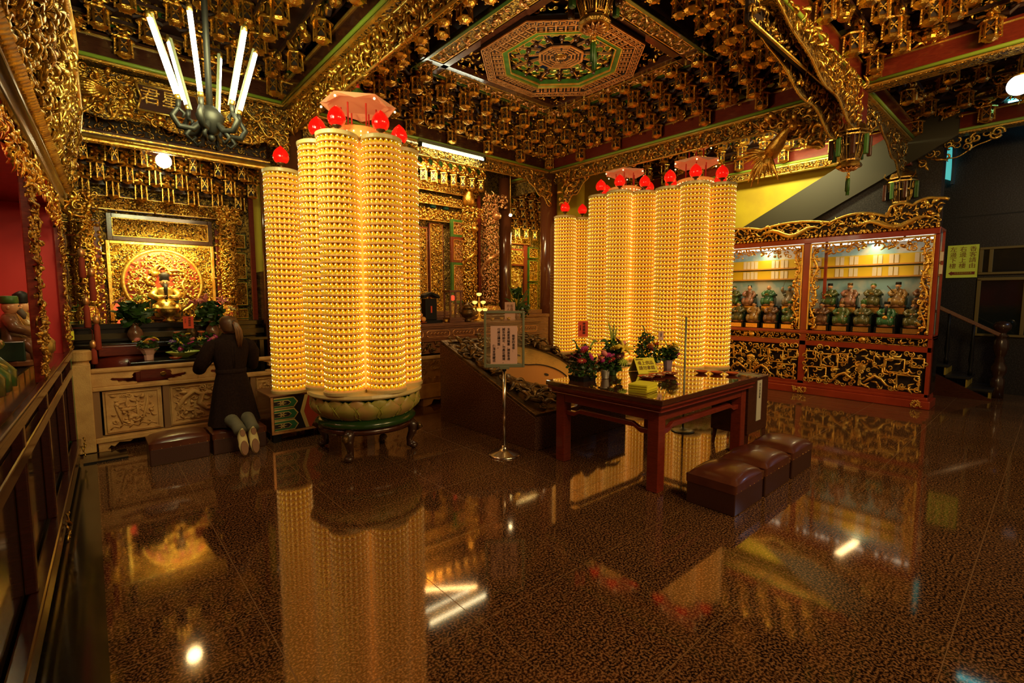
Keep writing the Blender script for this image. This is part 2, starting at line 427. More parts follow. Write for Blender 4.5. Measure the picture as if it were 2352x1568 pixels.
# ================= THE HALL =================
ZB = 4.10            # underside of the main beams
X0, X1, Y0, Y1 = 2.18, 7.20, 1.85, 7.05     # grid lines of the main bay
def plain(name, x0, x1, y0, y1, z0, z1, m, label=None):
    return struct(box(name, x0, x1, y0, y1, z0, z1, m), label)
plain('floor', -3, 12, -5, 10, -0.1, 0, M['floor'], 'polished speckled brown granite floor of large slabs')
plain('ceiling', -3, 11.7, -0.6, 10, 5.3, 5.4, M['dark'])
plain('wall_left', -1.15, -1.0, -0.5, 7.2, 0, 5.3, M['soffit'])
plain('wall_altar_side', -0.62, -0.5, 7.2, 9, 0, 5.3, M['soffit'])
plain('wall_back', -1.2, 8.6, 8.9, 9.0, 0, 5.3, M['soffit'])
plain('wall_back_side', 8.5, 8.6, 7.3, 8.9, 0, 5.3, M['yellow'])
plain('wall_east', 10.42, 10.5, 1.75, 9.0, 0, 5.3, M['yellow'], 'yellow painted wall behind the statue cabinet')
plain('wall_north', 8.6, 10.5, 9.0, 9.1, 0, 5.3, M['yellow'])
plain('wall_right', 11.5, 11.6, -3, 3.5, 0, 5.3, M['darkwall'], 'black granite clad wall of the stair hall')
plain('wall_niche', 1.97, 2.2, 8.5, 8.6, 1.9, 4.0, M['yellow'], 'narrow yellow wall strip right of the left shrine')
M['stairunder'] = mat('olive_grey_stair_soffit', (0.045, 0.040, 0.022), .6)
b = MB(); b.poly([(4.9, 2.75), (4.05, 3.21), (2.82, 3.87), (1.6, 4.5), (1.36, 4.5), (1.36, 0), (4.9, 0)], 0.3, axis='x', off=10.08)
struct(b.build('wall_stair_side', M['darkwall']), 'dark granite side wall under the upper stair flight')
# stair soffit crossing the yellow wall, rising towards the viewer
b = MB(); b.poly([(4.05, 3.17), (2.82, 3.83), (1.6, 4.46), (1.2, 4.5), (1.2, 4.05), (2.3, 3.45), (3.0, 3.07), (3.8, 2.66), (4.9, 2.1), (4.9, 2.72)], 0.4, axis='x', off=9.98)
struct(b.build('ceiling_stair', M['stairunder']), 'dark sloping underside of the upper stair flight against the yellow wall')

# ---- main beams with bead and gilt edge ----
nb = [0]
def beam(a, bb, label, z=ZB, w=0.22, h=0.27, mt='lacquer', bead='lime'):
    """beam along x or y with a bead moulding and gilt fillet at the lower edges"""
    nb[0] += 1
    r = bpy.data.objects.new('trim_%d' % nb[0], None); C.objects.link(r); struct(r, label)
    a = Vector(a); bb = Vector(bb); d = (bb - a).normalized(); s = Vector((d.y, -d.x))
    L3 = lambda p, zz: (p.x, p.y, zz)
    m_ = MB(); m_.bar(L3(a, z+h/2+.03), L3(bb, z+h/2+.03), w, h); m_.build('beam_core', M[mt], r, bevel=.012)
    m_ = MB()
    for sg in (-1, 1):
        o = s * (sg*(w/2+.012)); m_.tube([L3(a+o, z+.035), L3(bb+o, z+.035)], .022, 8)
    m_.build('bead_moulding', M[bead], r, smooth=True)
    m_ = MB()
    for sg in (-1, 1):
        o = s * (sg*(w/2-.01)); m_.bar(L3(a+o, z), L3(bb+o, z), .03, .022)
        o = s * (sg*(w/2+.006)); m_.bar(L3(a+o, z+h-.02), L3(bb+o, z+h-.02), .02, .018)
    m_.build('gilt_fillet', M['gold_hi'], r)
    m_ = MB(); m_.bar(L3(a, z), L3(bb, z), w-.05, .03); m_.build('soffit_board', M['relief'], r)
    return r
beam((X0, Y1), (X1, Y1), 'dark lacquered beam behind the tall light towers')
beam((X0, -0.5), (X0, Y1), 'dark lacquered beam running from the left column towards the viewer')
beam((X1, Y0), (X1, Y1), 'dark lacquered beam over the right group of light towers', mt='redlac')
beam((X0, Y0), (X1, Y0), 'red lacquered beam running to the hanging lantern post', mt='redlac')
beam((-0.7, Y1-.05), (X0, Y1-.05), 'dark lacquered beam above the left shrine')
beam((X1, -0.5), (X1, Y0), 'red lacquered beam at the right edge', mt='redlac')
beam((X1, Y0), (10.2, Y0), 'red lacquered beam between the two hanging lantern posts', mt='redlac')
beam((10.2, -0.5), (10.2, 7.3), 'lacquered beam along the yellow wall', mt='redlac')
beam((X1, Y1), (X1, 8.9), 'dark beam behind the middle column')

# ---- columns ----
nc = [0]
def column(x, y, r, z1=4.12, z0=0.0, label='round dark lacquered column', m='lacquer'):
    nc[0] += 1
    t = struct(bpy.data.objects.new('column', None), label); C.objects.link(t); t.location = (x, y, 0)
    b = MB(); b.lathe([(r*1.0, z0), (r, z1)], 40); b.build('shaft', M[m], t, smooth=True)
    if z0 == 0:
        b = MB(); b.lathe([(r*1.25, 0), (r*1.5, .06), (r*1.5, .14), (r*1.2, .24), (r*1.05, .26)], 32); b.build('column_base', M['slab'], t, smooth=True)
    return t
M['colm'] = mat('reddish_lacquered_column', (0.13, 0.038, 0.014), 0.16, coat=.7)
column(X0+.04, Y1, .17, label='round dark column behind the lone light column', m='colm')
column(X1, Y1, .175, label='round glossy red-brown column left of the right light towers', m='colm')
column(6.83, 8.0, .14, label='slimmer dark column beside the carved phoenix column', m='colm')
column(1.95, 7.45, .06, label='slim dark post at the right of the left shrine', m='colm')
def post(x, y, label):
    t = struct(bpy.data.objects.new('hanging_post', None), label); C.objects.link(t); t.location = (x, y, 0)
    b = MB(); b.box(-.12, .12, -.12, .12, 3.72, 4.45); b.build('post_stub', M['redlac'], t, bevel=.01)
    return t
post(X1, Y0, 'short red square post hanging at the beam corner above the near palace lantern')
post(10.1, Y0, 'short red square post hanging above the far palace lantern')

# ---- brackets ----
def bracket_mesh(kind, seed):
    b = MB()
    n = 6 if kind != 'square' else 4
    H = .125 if kind != 'square' else .17
    r = .062 if kind != 'square' else .055
    # lantern body: posts, rims, dark panes with crossed lattice
    b.lathe([(r*.72, -.0), (r*.72, -H)], n, (0, 0, 0), 1)
    b.lathe([(r*.5, .035), (r*1.0, .02), (r*1.45, -.008), (r*1.4, -.02), (r*.9, -.02)], n, (0, 0, 0), 0)
    b.lathe([(r*.95, -H), (r*1.08, -H-.012), (r*.8, -H-.03), (r*.3, -H-.045)], n, (0, 0, 0), 0)
    for j in range(n):
        t0 = 2*PI*j/n; t1 = 2*PI*(j+1)/n
        p0 = Vector((math.cos(t0)*r, math.sin(t0)*r, 0)); p1 = Vector((math.cos(t1)*r, math.sin(t1)*r, 0))
        dz = Vector((0, 0, 1))
        b.bar(p0 - dz*.01, p0*1.08 - dz*(H+.025), .012, .012, 0)
        b.bar(p0*.9 - dz*.03, p1*.9 - dz*(H-.02), .009, .009, 0)
        b.bar(p1*.9 - dz*.03, p0*.9 - dz*(H-.02), .009, .009, 0)
        b.bar(p0*.93 - dz*H*.5, p1*.93 - dz*H*.5, .009, .009, 0)
    rng = np.random.default_rng(seed)
    # carved figure and leaves above the lantern, side scrolls
    carve(b, .15, .16, 9, .06, .10, 'figures', xf=XF((-.075, -.02, .02)), seed=seed)
    carve(b, .34, .10, 6, .05, .085, 'scroll', xf=XF((-.17, .03, .05)), seed=seed+5)
    b.tube([(0, 0, .02), (0, .0, .20)], [.022, .03], 6, 0)
    # red-brown curved arms
    for sg in (-1, 1):
        P = [(sg*.03, .02, .05), (sg*.10, .02, .03), (sg*.145, .02, .065), (sg*.13, .02, .11), (sg*.10, .02, .10)]
        b.tube(P, [.018, .02, .018, .014, .01], 6, 2)
    b.bar((0, .0, .21), (0, .30, .24), .045, .05, 2)
    # painted green board with a pale edge
    b.box(-.15, .15, .045, .058, .10, .19, 3); b.box(-.15, .15, .043, .06, .19, .20, 4)
    me = b.build('lantern_bracket', [M['gold'], M['dark'], M['soffit'], M['green'], M['white']], None)
    return me
def beast_mesh(seed):
    b = MB()
    b.ball((0, -.02, -.02), .055, 10, 0, 1.2, 1, .9); b.ball((.045, -.06, .03), .035, 8, 0)
    b.tube([(-.05, 0, -.02), (-.10, -.01, .02), (-.12, -.02, .08), (-.08, -.02, .11)], [.03, .025, .02, .008], 7, 0)
    carve(b, .24, .20, 16, .04, .08, 'flames', xf=XF((-.12, -.03, -.10)), seed=seed)
    b.box(-.09, .09, -.03, .2, .06, .10, 1)
    return b.build('beast_corbel', [M['gold'], M['soffit']], None)
PROTO = {}
for k, (kind, sd) in dict(a=('hex', 11), b=('hex', 22), c=('hex', 35), sq=('square', 44)).items():
    PROTO[k] = bracket_mesh(kind, sd)
PROTO['beast'] = beast_mesh(5); PROTO['beast2'] = beast_mesh(9)
USED = {k: False for k in PROTO}
def put(kind, name, loc, rotz, label, cat, group, scale=1.0):
    p = PROTO[kind]
    if not USED[kind]:
        o = p; USED[kind] = True
    else:
        o = p.copy(); C.objects.link(o)
    o.name = name; o.location = loc; o.rotation_euler = (0, 0, rotz); o.scale = (scale,)*3
    tag(o, label, cat, group)
    return o
rnd = random.Random(3)
ORD = ['lowest', 'second lowest', 'middle', 'second highest', 'highest', 'topmost']
def field(a, bb, inward, z0, z1, run, rows, where, ref, step=.37, square=False, skip=None, corner=True, scale=1.0, beasts=True):
    """stepped rows of brackets from the beam line a-bb inward and up; plus the stepped soffit behind them"""
    a = Vector(a); bb = Vector(bb); d = (bb - a); L = d.length; d.normalize(); n = Vector(inward)
    rz = math.atan2(n.y, n.x) + PI/2      # local -y looks inward
    for r in range(rows):
        t = (r + .35)/rows
        ins = run*t if corner else 0
        l0, l1 = ins, L - ins
        k = max(1, int((l1 - l0)/step))
        off = (.5 if r % 2 else 0)
        cnt = 0
        for i in range(k + 1):
            s = l0 + (i + off)*(l1 - l0)/max(k, 1)
            if s > l1 + .01: continue
            p = a + d*s + n*(run*t)
            z = z0 + (z1 - z0)*t
            if skip and skip(p.x, p.y): continue
            cnt += 1; pos = '%s from the %s' % (ORDW[cnt-1], ref)
            if r == 0 and i % 2 and beasts:
                put(rnd.choice(['beast', 'beast2']), 'beast_corbel', (p.x, p.y, z-.02), rz, 'gilded beast corbel %s, %s' % (where, pos), 'carved corbel', 'beast corbels %s' % where, 1.15*scale)
            else:
                put('sq' if square else rnd.choice('abc'), 'lantern_bracket', (p.x, p.y, z-.06), rz, 'gilded lantern bracket, %s row %s, %s' % (ORD[r], where, pos), 'ceiling bracket', '%s row of lantern brackets %s' % (ORD[r], where), scale*1.22*rnd.uniform(.92, 1.08))
    nb[0] += 1
    m_ = MB()
    for r in range(rows):
        t0 = r/rows; t1 = (r+1)/rows
        for (ta, tb, za, zb, mi) in ((t0, t1, t0+.65/rows, t0+.65/rows, 0), (t0, t0+.02, t0-.1/rows, t0+.65/rows, 0)):
            i0 = run*ta if corner else 0; i1 = run*tb if corner else 0
            q = [a + d*i0 + n*run*ta, bb - d*i0 + n*run*ta, bb - d*i1 + n*run*tb, a + d*i1 + n*run*tb]
            Z = z0 + (z1 - z0)*zb + .14; Z0 = z0 + (z1-z0)*za + .14
            m_.add([(q[0].x, q[0].y, Z0-.03), (q[1].x, q[1].y, Z0-.03), (q[2].x, q[2].y, Z0-.03), (q[3].x, q[3].y, Z0-.03),
                    (q[0].x, q[0].y, Z), (q[1].x, q[1].y, Z), (q[2].x, q[2].y, Z), (q[3].x, q[3].y, Z)],
                   [(0, 1, 2, 3), (7, 6, 5, 4), (0, 4, 5, 1), (1, 5, 6, 2), (2, 6, 7, 3), (3, 7, 4, 0)], mi)
        # gilt edged tier bar
        ii = run*t0 if corner else 0
        pa = a + d*ii + n*run*(t0+.55/rows); pb = bb - d*ii + n*run*(t0+.55/rows); zz = z0 + (z1-z0)*t0 + .125
        m_.bar((pa.x, pa.y, zz), (pb.x, pb.y, zz), .035, .035, 0)
        m_.bar((pa.x, pa.y, zz-.02), (pb.x, pb.y, zz-.02), .012, .012, 1)
    struct(m_.build('ceiling_soffit', [M['soffit'], M['gold_old']]), 'dark red stepped soffit behind the brackets %s' % where)
xa, xb, ya, yb = X0+.13, X1-.13, Y0+.13, Y1-.13
ZT = 4.36
field((xa, yb), (xb, yb), (0, -1), ZT, 4.92, 1.10, 5, 'over the back beam', 'left column')
field((xb, yb), (xb, ya), (-1, 0), ZT, 4.92, 1.10, 5, 'over the right beam', 'middle column')
field((xa, ya), (xa, yb), (1, 0), ZT, 4.92, 1.10, 4, 'over the left beam', 'near end', step=.42, skip=lambda x, y: y < 2.6)
field((xb, ya), (xa, ya), (0, 1), ZT, 4.92, 1.10, 4, 'over the near beam', 'lantern post', step=.42, skip=lambda x, y: x < 4.2)
field((-.35, Y1-.18), (X0-.13, Y1-.18), (0, -1), ZT, 4.85, 1.1, 4, 'over the shrine beam', 'left edge', step=.36, corner=False)
field((X0-.13, Y1-.3), (X0-.13, 2.6), (-1, 0), ZT, 4.85, 1.0, 3, 'left of the column beam', 'column', step=.38, corner=False)
field((4.4, Y0-.13), (X1-.13, Y0-.13), (0, -1), ZT, 4.85, 1.1, 4, 'in the dark right bay', 'left end', step=.4, corner=False, skip=lambda x, y: False)
field((X1-.13, 1.6), (X1-.13, -.3), (-1, 0), ZT, 4.75, .6, 2, 'by the upper right beam', 'lantern post', step=.4, corner=False)
field((10.07, Y0-.15), (10.07, -.3), (-1, 0), ZT, 4.85, 1.1, 3, 'past the far lantern post', 'post', step=.4, corner=False)
field((X1+.2, Y0-.15), (9.0, Y0-.15), (0, -1), ZT, 4.85, .8, 2, 'between the lantern posts', 'near post', step=.4, corner=False)
field((10.07, 6.9), (10.07, ya), (-1, 0), ZT, 4.75, 1.1, 3, 'over the yellow wall', 'far end', step=.4, corner=False)
for k, o in list(PROTO.items()):
    if not USED[k]: pass

# ceiling boards closing the bays above the brackets
plain('ceiling_left', -1.1, X0, 2.0, 5.9, 4.98, 5.02, M['soffit'])
plain('ceiling_right', 4.0, X1, -0.6, .75, 4.98, 5.02, M['soffit'])
plain('ceiling_stair_hall', X1, 11.6, -2, 1.0, 4.98, 5.02, M['soffit'])
plain('ceiling_east', X1, 9.1, Y0, 9, 4.9, 4.94, M['soffit'])

# ---- carved hanging boards and corner spandrels ----
def fretboard(name, w, h, loc, rotz, label, cat, n, smin=.05, smax=.09, mix='foliage', m='gold', back='relief_dark', edge=None, mask=None, th=.03, rx=0, frame=None, outline=None, group=None, seed=None):
    """carved board: backing, gilt carving and edge rails, as a thing with parts"""
    t = thing(name, label, cat, loc, rotz, group)
    if rx: t.rotation_euler = (rx, 0, rotz)
    if back:
        b = MB()
        if outline: b.poly(outline, th)
        else: b.box(0, w, 0, th, 0, h)
        b.build('backing', M[back], t)
    b = MB(); carve(b, w, h, n, smin, smax, mix, mask=mask, seed=seed); 
    if b.big: b.build('carving', M[m], t, smooth=True)
    if edge:
        b = MB()
        for (p, q) in edge: b.tube([(p[0], -.02, p[1]), (q[0], -.02, q[1])], .014, 6)
        b.build('edge_rail', M['gold_hi'], t, smooth=True)
    if frame:
        b = MB(); f = frame
        b.box(-f, 0, -.03, th, -f, h+f); b.box(w, w+f, -.03, th, -f, h+f); b.box(0, w, -.03, th, -f, 0); b.box(0, w, -.03, th, h, h+f)
        b.build('frame', M['redlac'], t, bevel=.006)
        b = MB(); g = .012
        b.box(0, g, -.034, 0, 0, h); b.box(w-g, w, -.034, 0, 0, h); b.box(g, w-g, -.034, 0, 0, g); b.box(g, w-g, -.034, 0, h-g, h)
        b.build('gilt_bead', M['gold_hi'], t)
    return t
# under the left beam, seen from the left bay (faces -x)
fretboard('carved_board', 4.3, .30, (X0-.02, 6.85, 3.76), -PI/2, 'long gilded leaf carving hanging under the beam from the left column', 'carved board', 330, .07, .13, 'foliage', edge=[((0, 0), (4.3, 0)), ((0, .30), (4.3, .30))])
# under the back beam, right of the towers
fretboard('carved_board', 4.6, .17, (X0+.2, Y1-.05, 3.90), 0, 'gilded carved strip under the back beam beside the fluorescent tube', 'carved board', 170, .05, .09, 'foliage', edge=[((0, 0), (4.6, 0))])
# under the right beam
fretboard('carved_board', 4.9, .20, (X1-.02, 6.85, 3.88), -PI/2, 'gilded carved strip under the beam above the right light towers', 'carved board', 190, .06, .10, 'foliage', edge=[((0, 0), (4.9, 0))])
fretboard('carved_board', 2.9, .22, (4.2, Y0, 3.86), 0, 'dim carved strip under the red beam at the upper right', 'carved board', 110, .06, .10, 'foliage', m='gold_old', back='dark', edge=[((0, 0), (2.9, 0))])  # darker gilt and near-black backing put the strip's shade into the colour
fretboard('carved_board', 5.0, .12, (10.05, 7.0, 3.95), -PI/2, 'gilded carved strip along the top of the yellow wall', 'carved board', 170, .05, .08, 'foliage', edge=[((0, 0), (5.0, 0))])
# big dragon spandrels around the near post
def spandrel(name, w, h, loc, rotz, label, n, flip=False, m='gold', smin=.055, smax=.11, mix='flames', open_=False, seed=None, depth=.06):
    """wing-shaped corner bracket, tall at the post and tapering away"""
    def lim(x):
        u = x/w if not flip else 1 - x/w
        return h*(1 - u)**.75*(1 + .10*math.sin(u*16)) if u < 1 else 0
    t = thing(name, label, 'carved spandrel', loc, rotz)
    k = 24
    pts = [(w*i/k, h) for i in range(k+1)] + [(w*i/k, h - max(.02, lim(w*i/k))) for i in range(k, -1, -1)]
    if not open_:
        b = MB(); b.poly(pts, .03); b.build('backing', M['relief_dark'], t)
    b = MB(); carve(b, w, h, n, smin, smax, mix, mask=lambda x, z: z > h - lim(x) + .02, depth=depth, seed=seed)
    b.build('carving', M[m], t, smooth=True)
    b = MB(); b.tube([(p[0], 0.01, p[1]) for p in pts[k+1:]], .010, 6); b.build('curved_rim', M['gold_hi'], t, smooth=True)
    return t
spandrel('dragon_spandrel', 2.6, .56, (X1-2.86, Y0+.08, 3.52), 0, 'large gilded dragon and phoenix carving under the beam left of the near lantern post', 330, flip=True, seed=3)
spandrel('dragon_spandrel', 2.4, .50, (X1-2.78, Y0-.14, 3.58), 0, 'gilded cloud carving hanging in front of the near lantern post beam', 260, flip=True, seed=4)
spandrel('dragon_spandrel', .9, .55, (X1-.14, Y0+1.15, 3.5), -PI/2, 'gilded phoenix head carving beside the near lantern post', 60, flip=True, seed=5, smin=.08, smax=.16)
spandrel('vine_spandrel', 1.15, .42, (X1+.14, Y0-.02, 3.62), 0, 'open gilded vine carving right of the near lantern post', 55, m='gold_old', mix='scroll', smin=.10, smax=.17, seed=6)
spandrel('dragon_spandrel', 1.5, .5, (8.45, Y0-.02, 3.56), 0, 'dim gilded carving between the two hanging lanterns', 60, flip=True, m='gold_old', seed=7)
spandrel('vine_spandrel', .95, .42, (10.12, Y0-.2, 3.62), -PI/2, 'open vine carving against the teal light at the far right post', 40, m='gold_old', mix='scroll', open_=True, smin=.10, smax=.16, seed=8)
spandrel('dragon_spandrel', .75, .62, (X1+.05, Y1-.35, 3.42), -PI/2, 'gilded phoenix carving with claws on the glossy middle column', 60, smin=.07, smax=.14, seed=9, depth=.12)
spandrel('dragon_spandrel', .6, .45, (X0+.12, Y1-.2, 3.5), 0, 'gilded carving with claws right of the left column', 36, seed=10)
spandrel('dragon_spandrel', .55, .55, (X0-.62, Y1-.22, 3.48), 0, 'gilded dragon carving left of the left column', 40, flip=True, seed=12, mix='scroll')
spandrel('dragon_spandrel', .7, .5, (6.4, Y1-.16, 3.45), 0, 'brown gilded carving left of the middle column', 30, flip=True, seed=13)
# phoenix wings: long layered feathers at the right beam
t = thing('phoenix_carving', 'gilded phoenix with spread feathers perched under the beam right of the light towers', 'carved bird', (X1-.12, 2.75, 3.55), -PI/2)
b = MB()
b.tube([(0, 0, 0), (.12, -.06, .10), (.22, -.1, .22), (.30, -.14, .24)], [.10, .09, .05, .03], 10)
b.ball((.33, -.15, .25), .055, 10); b.tube([(.37, -.16, .25), (.44, -.17, .22)], [.02, .003], 6)
b.build('body', M['gold'], t, smooth=True)
for k in range(14):
    a = R(150 + k*11); L_ = .32 + .1*math.sin(k)
    f = MB(); u = [i/7 for i in range(8)]
    f.tube([(math.cos(a)*L_*s, -.03 - .05*math.sin(s*PI), math.sin(a)*L_*s*1.0 - .05*s*s) for s in u], [.028*math.sin(min(1, s*.8+.2)*PI)+.004 for s in u], 5)
    f.build('feather', M['gold'], t, smooth=True)
# ================= CAISSON =================
cx, cyy, oz = 4.82, 4.52, 4.65
t = thing('octagonal_ceiling_caisson', 'gilded octagonal ceiling coffer with trigram disc at its centre', 'coffered ceiling', (cx, cyy, oz))
fx0, fx1, fy0, fy1 = 3.80-cx, 5.95-cx, 3.50-cyy, 5.70-cyy
b = MB()
for x in (fx0, fx1): b.bar((x, fy0-.36, .1), (x, fy1+.36, .1), .10, .09)
for y in (fy0, fy1): b.bar((fx0-.36, y, .1), (fx1+.36, y, .1), .10, .09)
b.build('crossed_frame', M['lacquer'], t, bevel=.006)
b = MB()
for x in (fx0-.30, fx1+.30): b.bar((x, fy0-.33, .08), (x, fy1+.33, .08), .05, .07)
for y in (fy0-.30, fy1+.30): b.bar((fx0-.33, y, .08), (fx1+.33, y, .08), .05, .07)
b.build('outer_frame', M['darkgreen'], t, bevel=.006)
b = MB(); b.box(fx0-.33, fx1+.33, fy0-.33, fy1+.33, .30, .33); b.build('top_board', M['soffit'], t)
# side and corner panels with carving facing down
def down_panel(x0, x1, y0, y1, z, name='side_panel', n=40):
    f = MB(); f.box(x0, x1, y0, y1, z, z+.02)
    o = f.build(name, M['relief_dark'], t)
    c = MB(); w, h = x1-x0, y1-y0
    carve(c, w, h, n, .05, .09, 'foliage', xf=Matrix.Translation((x0, y0, z)) @ Matrix(((1,0,0,0),(0,0,1,0),(0,1,0,0),(0,0,0,1))))
    c.build('panel_carving', M['copper'], o, smooth=True)
    g = MB(); e = .012
    for (a, bb) in (((x0,y0),(x1,y0)),((x1,y0),(x1,y1)),((x1,y1),(x0,y1)),((x0,y1),(x0,y0))): g.bar((a[0],a[1],z-.006), (bb[0],bb[1],z-.006), e, e)
    g.build('gilt_bead', M['gold_hi'], o)
down_panel(fx0+.07, fx1-.07, fy1+.07, fy1+.26, .07); down_panel(fx0+.07, fx1-.07, fy0-.26, fy0-.07, .07)
down_panel(fx0-.26, fx0-.07, fy0+.07, fy1-.07, .07); down_panel(fx1+.07, fx1+.26, fy0+.07, fy1-.07, .07)
for sx in (0, 1):
    for sy in (0, 1):
        x = fx0-.26 if sx == 0 else fx1+.07; y = fy0-.26 if sy == 0 else fy1+.07
        down_panel(x, x+.19, y, y+.19, .07, 'corner_panel', 8)
# triangles between square and octagon
b = MB()
carve(b, fx1-fx0, fy1-fy0, 420, .05, .09, 'foliage', mask=lambda x, z: math.hypot(x-(fx1-fx0)/2, z-(fy1-fy0)/2) > 1.04,
      xf=Matrix.Translation((fx0, fy0, .12)) @ Matrix(((1,0,0,0),(0,0,1,0),(0,1,0,0),(0,0,0,1))))
b.build('corner_carving', M['gold'], t, smooth=True)
def octring(r0, r1, z0, z1, name, m, parent=t, smooth=False):
    f = MB(); k = 1/math.cos(PI/8)
    f.loft([[(math.cos(R(22.5+45*j))*r, math.sin(R(22.5+45*j))*r, z) for j in range(8)] for r, z in ((r0, z0), (r1, z0), (r1, z1), (r0, z1), (r0, z0))], cap=False)
    return f.build(name, M[m], parent)
octring(.96, 1.08, 0.0, .05, 'meander_border', 'dark')
# key-fret meander in relief on the border and a perforated gallery inside
b = MB()
for k in range(8):
    a0, a1 = R(22.5+45*k), R(67.5+45*k)
    for (r, wd) in ((1.075, .012), (.965, .012)):
        b.bar((math.cos(a0)*r, math.sin(a0)*r, -.006), (math.cos(a1)*r, math.sin(a1)*r, -.006), wd, .014)
    p0 = Vector((math.cos(a0)*1.02, math.sin(a0)*1.02, -.006)); p1 = Vector((math.cos(a1)*1.02, math.sin(a1)*1.02, -.006))
    d = (p1-p0).normalized(); nrm = Vector((d.y, -d.x, 0)); L_ = (p1-p0).length; q = int(L_/.085)
    for i in range(q):
        s = p0 + d*(L_*(i+.5)/q); u = L_/q
        P = [s - d*u*.45 - nrm*.03, s - d*u*.45 + nrm*.03, s + d*u*.25 + nrm*.03, s + d*u*.25 - nrm*.008, s - d*u*.15 - nrm*.008]
        for c0, c1 in zip(P[:-1], P[1:]): b.bar(c0, c1, .010, .012)
        b.bar(s - d*u*.15 - nrm*.03, s + d*u*.5 - nrm*.03, .010, .012)
b.build('key_fret', M['copper'], t)
octring(.80, .955, .03, .06, 'gallery_ring', 'dark')
b = MB()
rng = np.random.default_rng(5)
for k in range(8):
    a0, a1 = R(22.5+45*k), R(67.5+45*k)
    p0 = Vector((math.cos(a0)*.88, math.sin(a0)*.88, .02)); p1 = Vector((math.cos(a1)*.88, math.sin(a1)*.88, .02)); d = (p1-p0); L_ = d.length; d.normalize(); nrm = Vector((d.y, -d.x, 0))
    for i in range(12):
        s = p0 + d*(L_*(i+.5)/12)
        for off in (-.045, 0, .045):
            dd = d if (i + int(off*100)) % 2 else nrm
            b.bar(s + nrm*off - dd*.022, s + nrm*off + dd*.022, .016, .03)
b.build('gallery_pattern', M['copper'], t)
octring(.72, .80, .02, .09, 'green_ring', 'green'); octring(.715, .73, .01, .03, 'gilt_ring', 'gold_hi'); octring(.795, .81, .0, .02, 'gilt_ring', 'gold_hi')
octring(.0, .74, .24, .25, 'dome_ground', 'blue')
for k in range(16):
    a = PI*k/8; rb = MB()
    c, s = math.cos(a), math.sin(a)
    rb.bar((c*.28, s*.28, .12), (c*.70, s*.70, .10), .018, .03)
    o = rb.build('rib', M['copper'], t)
    sd = MB()
    for r in (.45, .68): sd.ball((c*r, s*r, .085), .035, 10)
    sd.build('stud', M['lacquer'], o, smooth=True)
    # green cloud leaf edged with gilt
    a2 = a + PI/16; c, s = math.cos(a2), math.sin(a2)
    for rr in (.38, .50, .61):
        if k % 2 and rr == .38: continue
        pts = []
        for i in range(14):
            u = 2*PI*i/14; q = .055*(1+.22*math.cos(u*5)); pts.append((c*rr + math.cos(u)*q*.9*c - math.sin(u)*q*1.25*s, s*rr + math.cos(u)*q*.9*s + math.sin(u)*q*1.25*c))
        lf = MB(); lf.poly(pts, .012, axis='z', off=.115); o2 = lf.build('cloud_leaf', M['green'], t)
        ed = MB(); ed.tube([(p[0], p[1], .113) for p in pts + pts[:1]], .006, 5); ed.build('gilt_edge', M['gold_hi'], o2)
sv = MB()
for k in range(24):
    a = PI*2*k/24; sv.tube([(math.cos(a)*.66, math.sin(a)*.66, .10), (math.cos(a+.07)*.60, math.sin(a+.07)*.60, .08), (math.cos(a+.13)*.65, math.sin(a+.13)*.65, .09)], [.02, .018, .008], 6)
sv.build('scroll_ring', M['gold'], t, smooth=True)
dz = .08
f = MB(); f.lathe([(.30, dz), (.30, dz+.03)], 8, rot=R(22.5)); disc = f.build('trigram_disc', M['dark'], t)
f = MB()
for r in (.30, .235, .175, .115):
    pass
for k in range(8):
    a = R(45*k); tx, ty = -math.sin(a), math.cos(a)
    code = (0b111, 0b011, 0b101, 0b001, 0b000, 0b100, 0b010, 0b110)[k]
    for i, r in enumerate((.225, .18, .135)):
        L_ = r*.74
        P = [(-.5, .5)] if (code >> i) & 1 else [(-.5, -.08), (.08, .5)]
        for u0, u1 in P:
            f.bar((math.cos(a)*r + tx*L_*u0, math.sin(a)*r + ty*L_*u0, dz-.004), (math.cos(a)*r + tx*L_*u1, math.sin(a)*r + ty*L_*u1, dz-.004), .017, .012)
    a0, a1 = R(22.5+45*k), R(67.5+45*k)
    f.bar((math.cos(a0)*.295, math.sin(a0)*.295, dz-.006), (math.cos(a1)*.295, math.sin(a1)*.295, dz-.006), .03, .016)
    f.bar((math.cos(a0)*.10, math.sin(a0)*.10, dz-.003), (math.cos(a0)*.28, math.sin(a0)*.28, dz-.003), .008, .01)
f.build('trigrams', M['copper'], disc)
f = MB()
f.ball((0, 0, dz+.005), .085, 20, 0, 1, 1, .25); yy = f.build('taiji_boss', M['gold_old'], disc, smooth=True)
f = MB(); f.tube([(.08*math.sin(u)*.5*(1 if u < PI else 1), -.08 + .16*u/(2*PI), dz-.02) for u in np.linspace(0, 2*PI, 14)], .008, 6); f.ball((.0, .04, dz-.018), .012, 8); f.ball((0, -.04, dz-.018), .012, 8)
f.build('taiji_curve', M['copper'], yy, smooth=True)

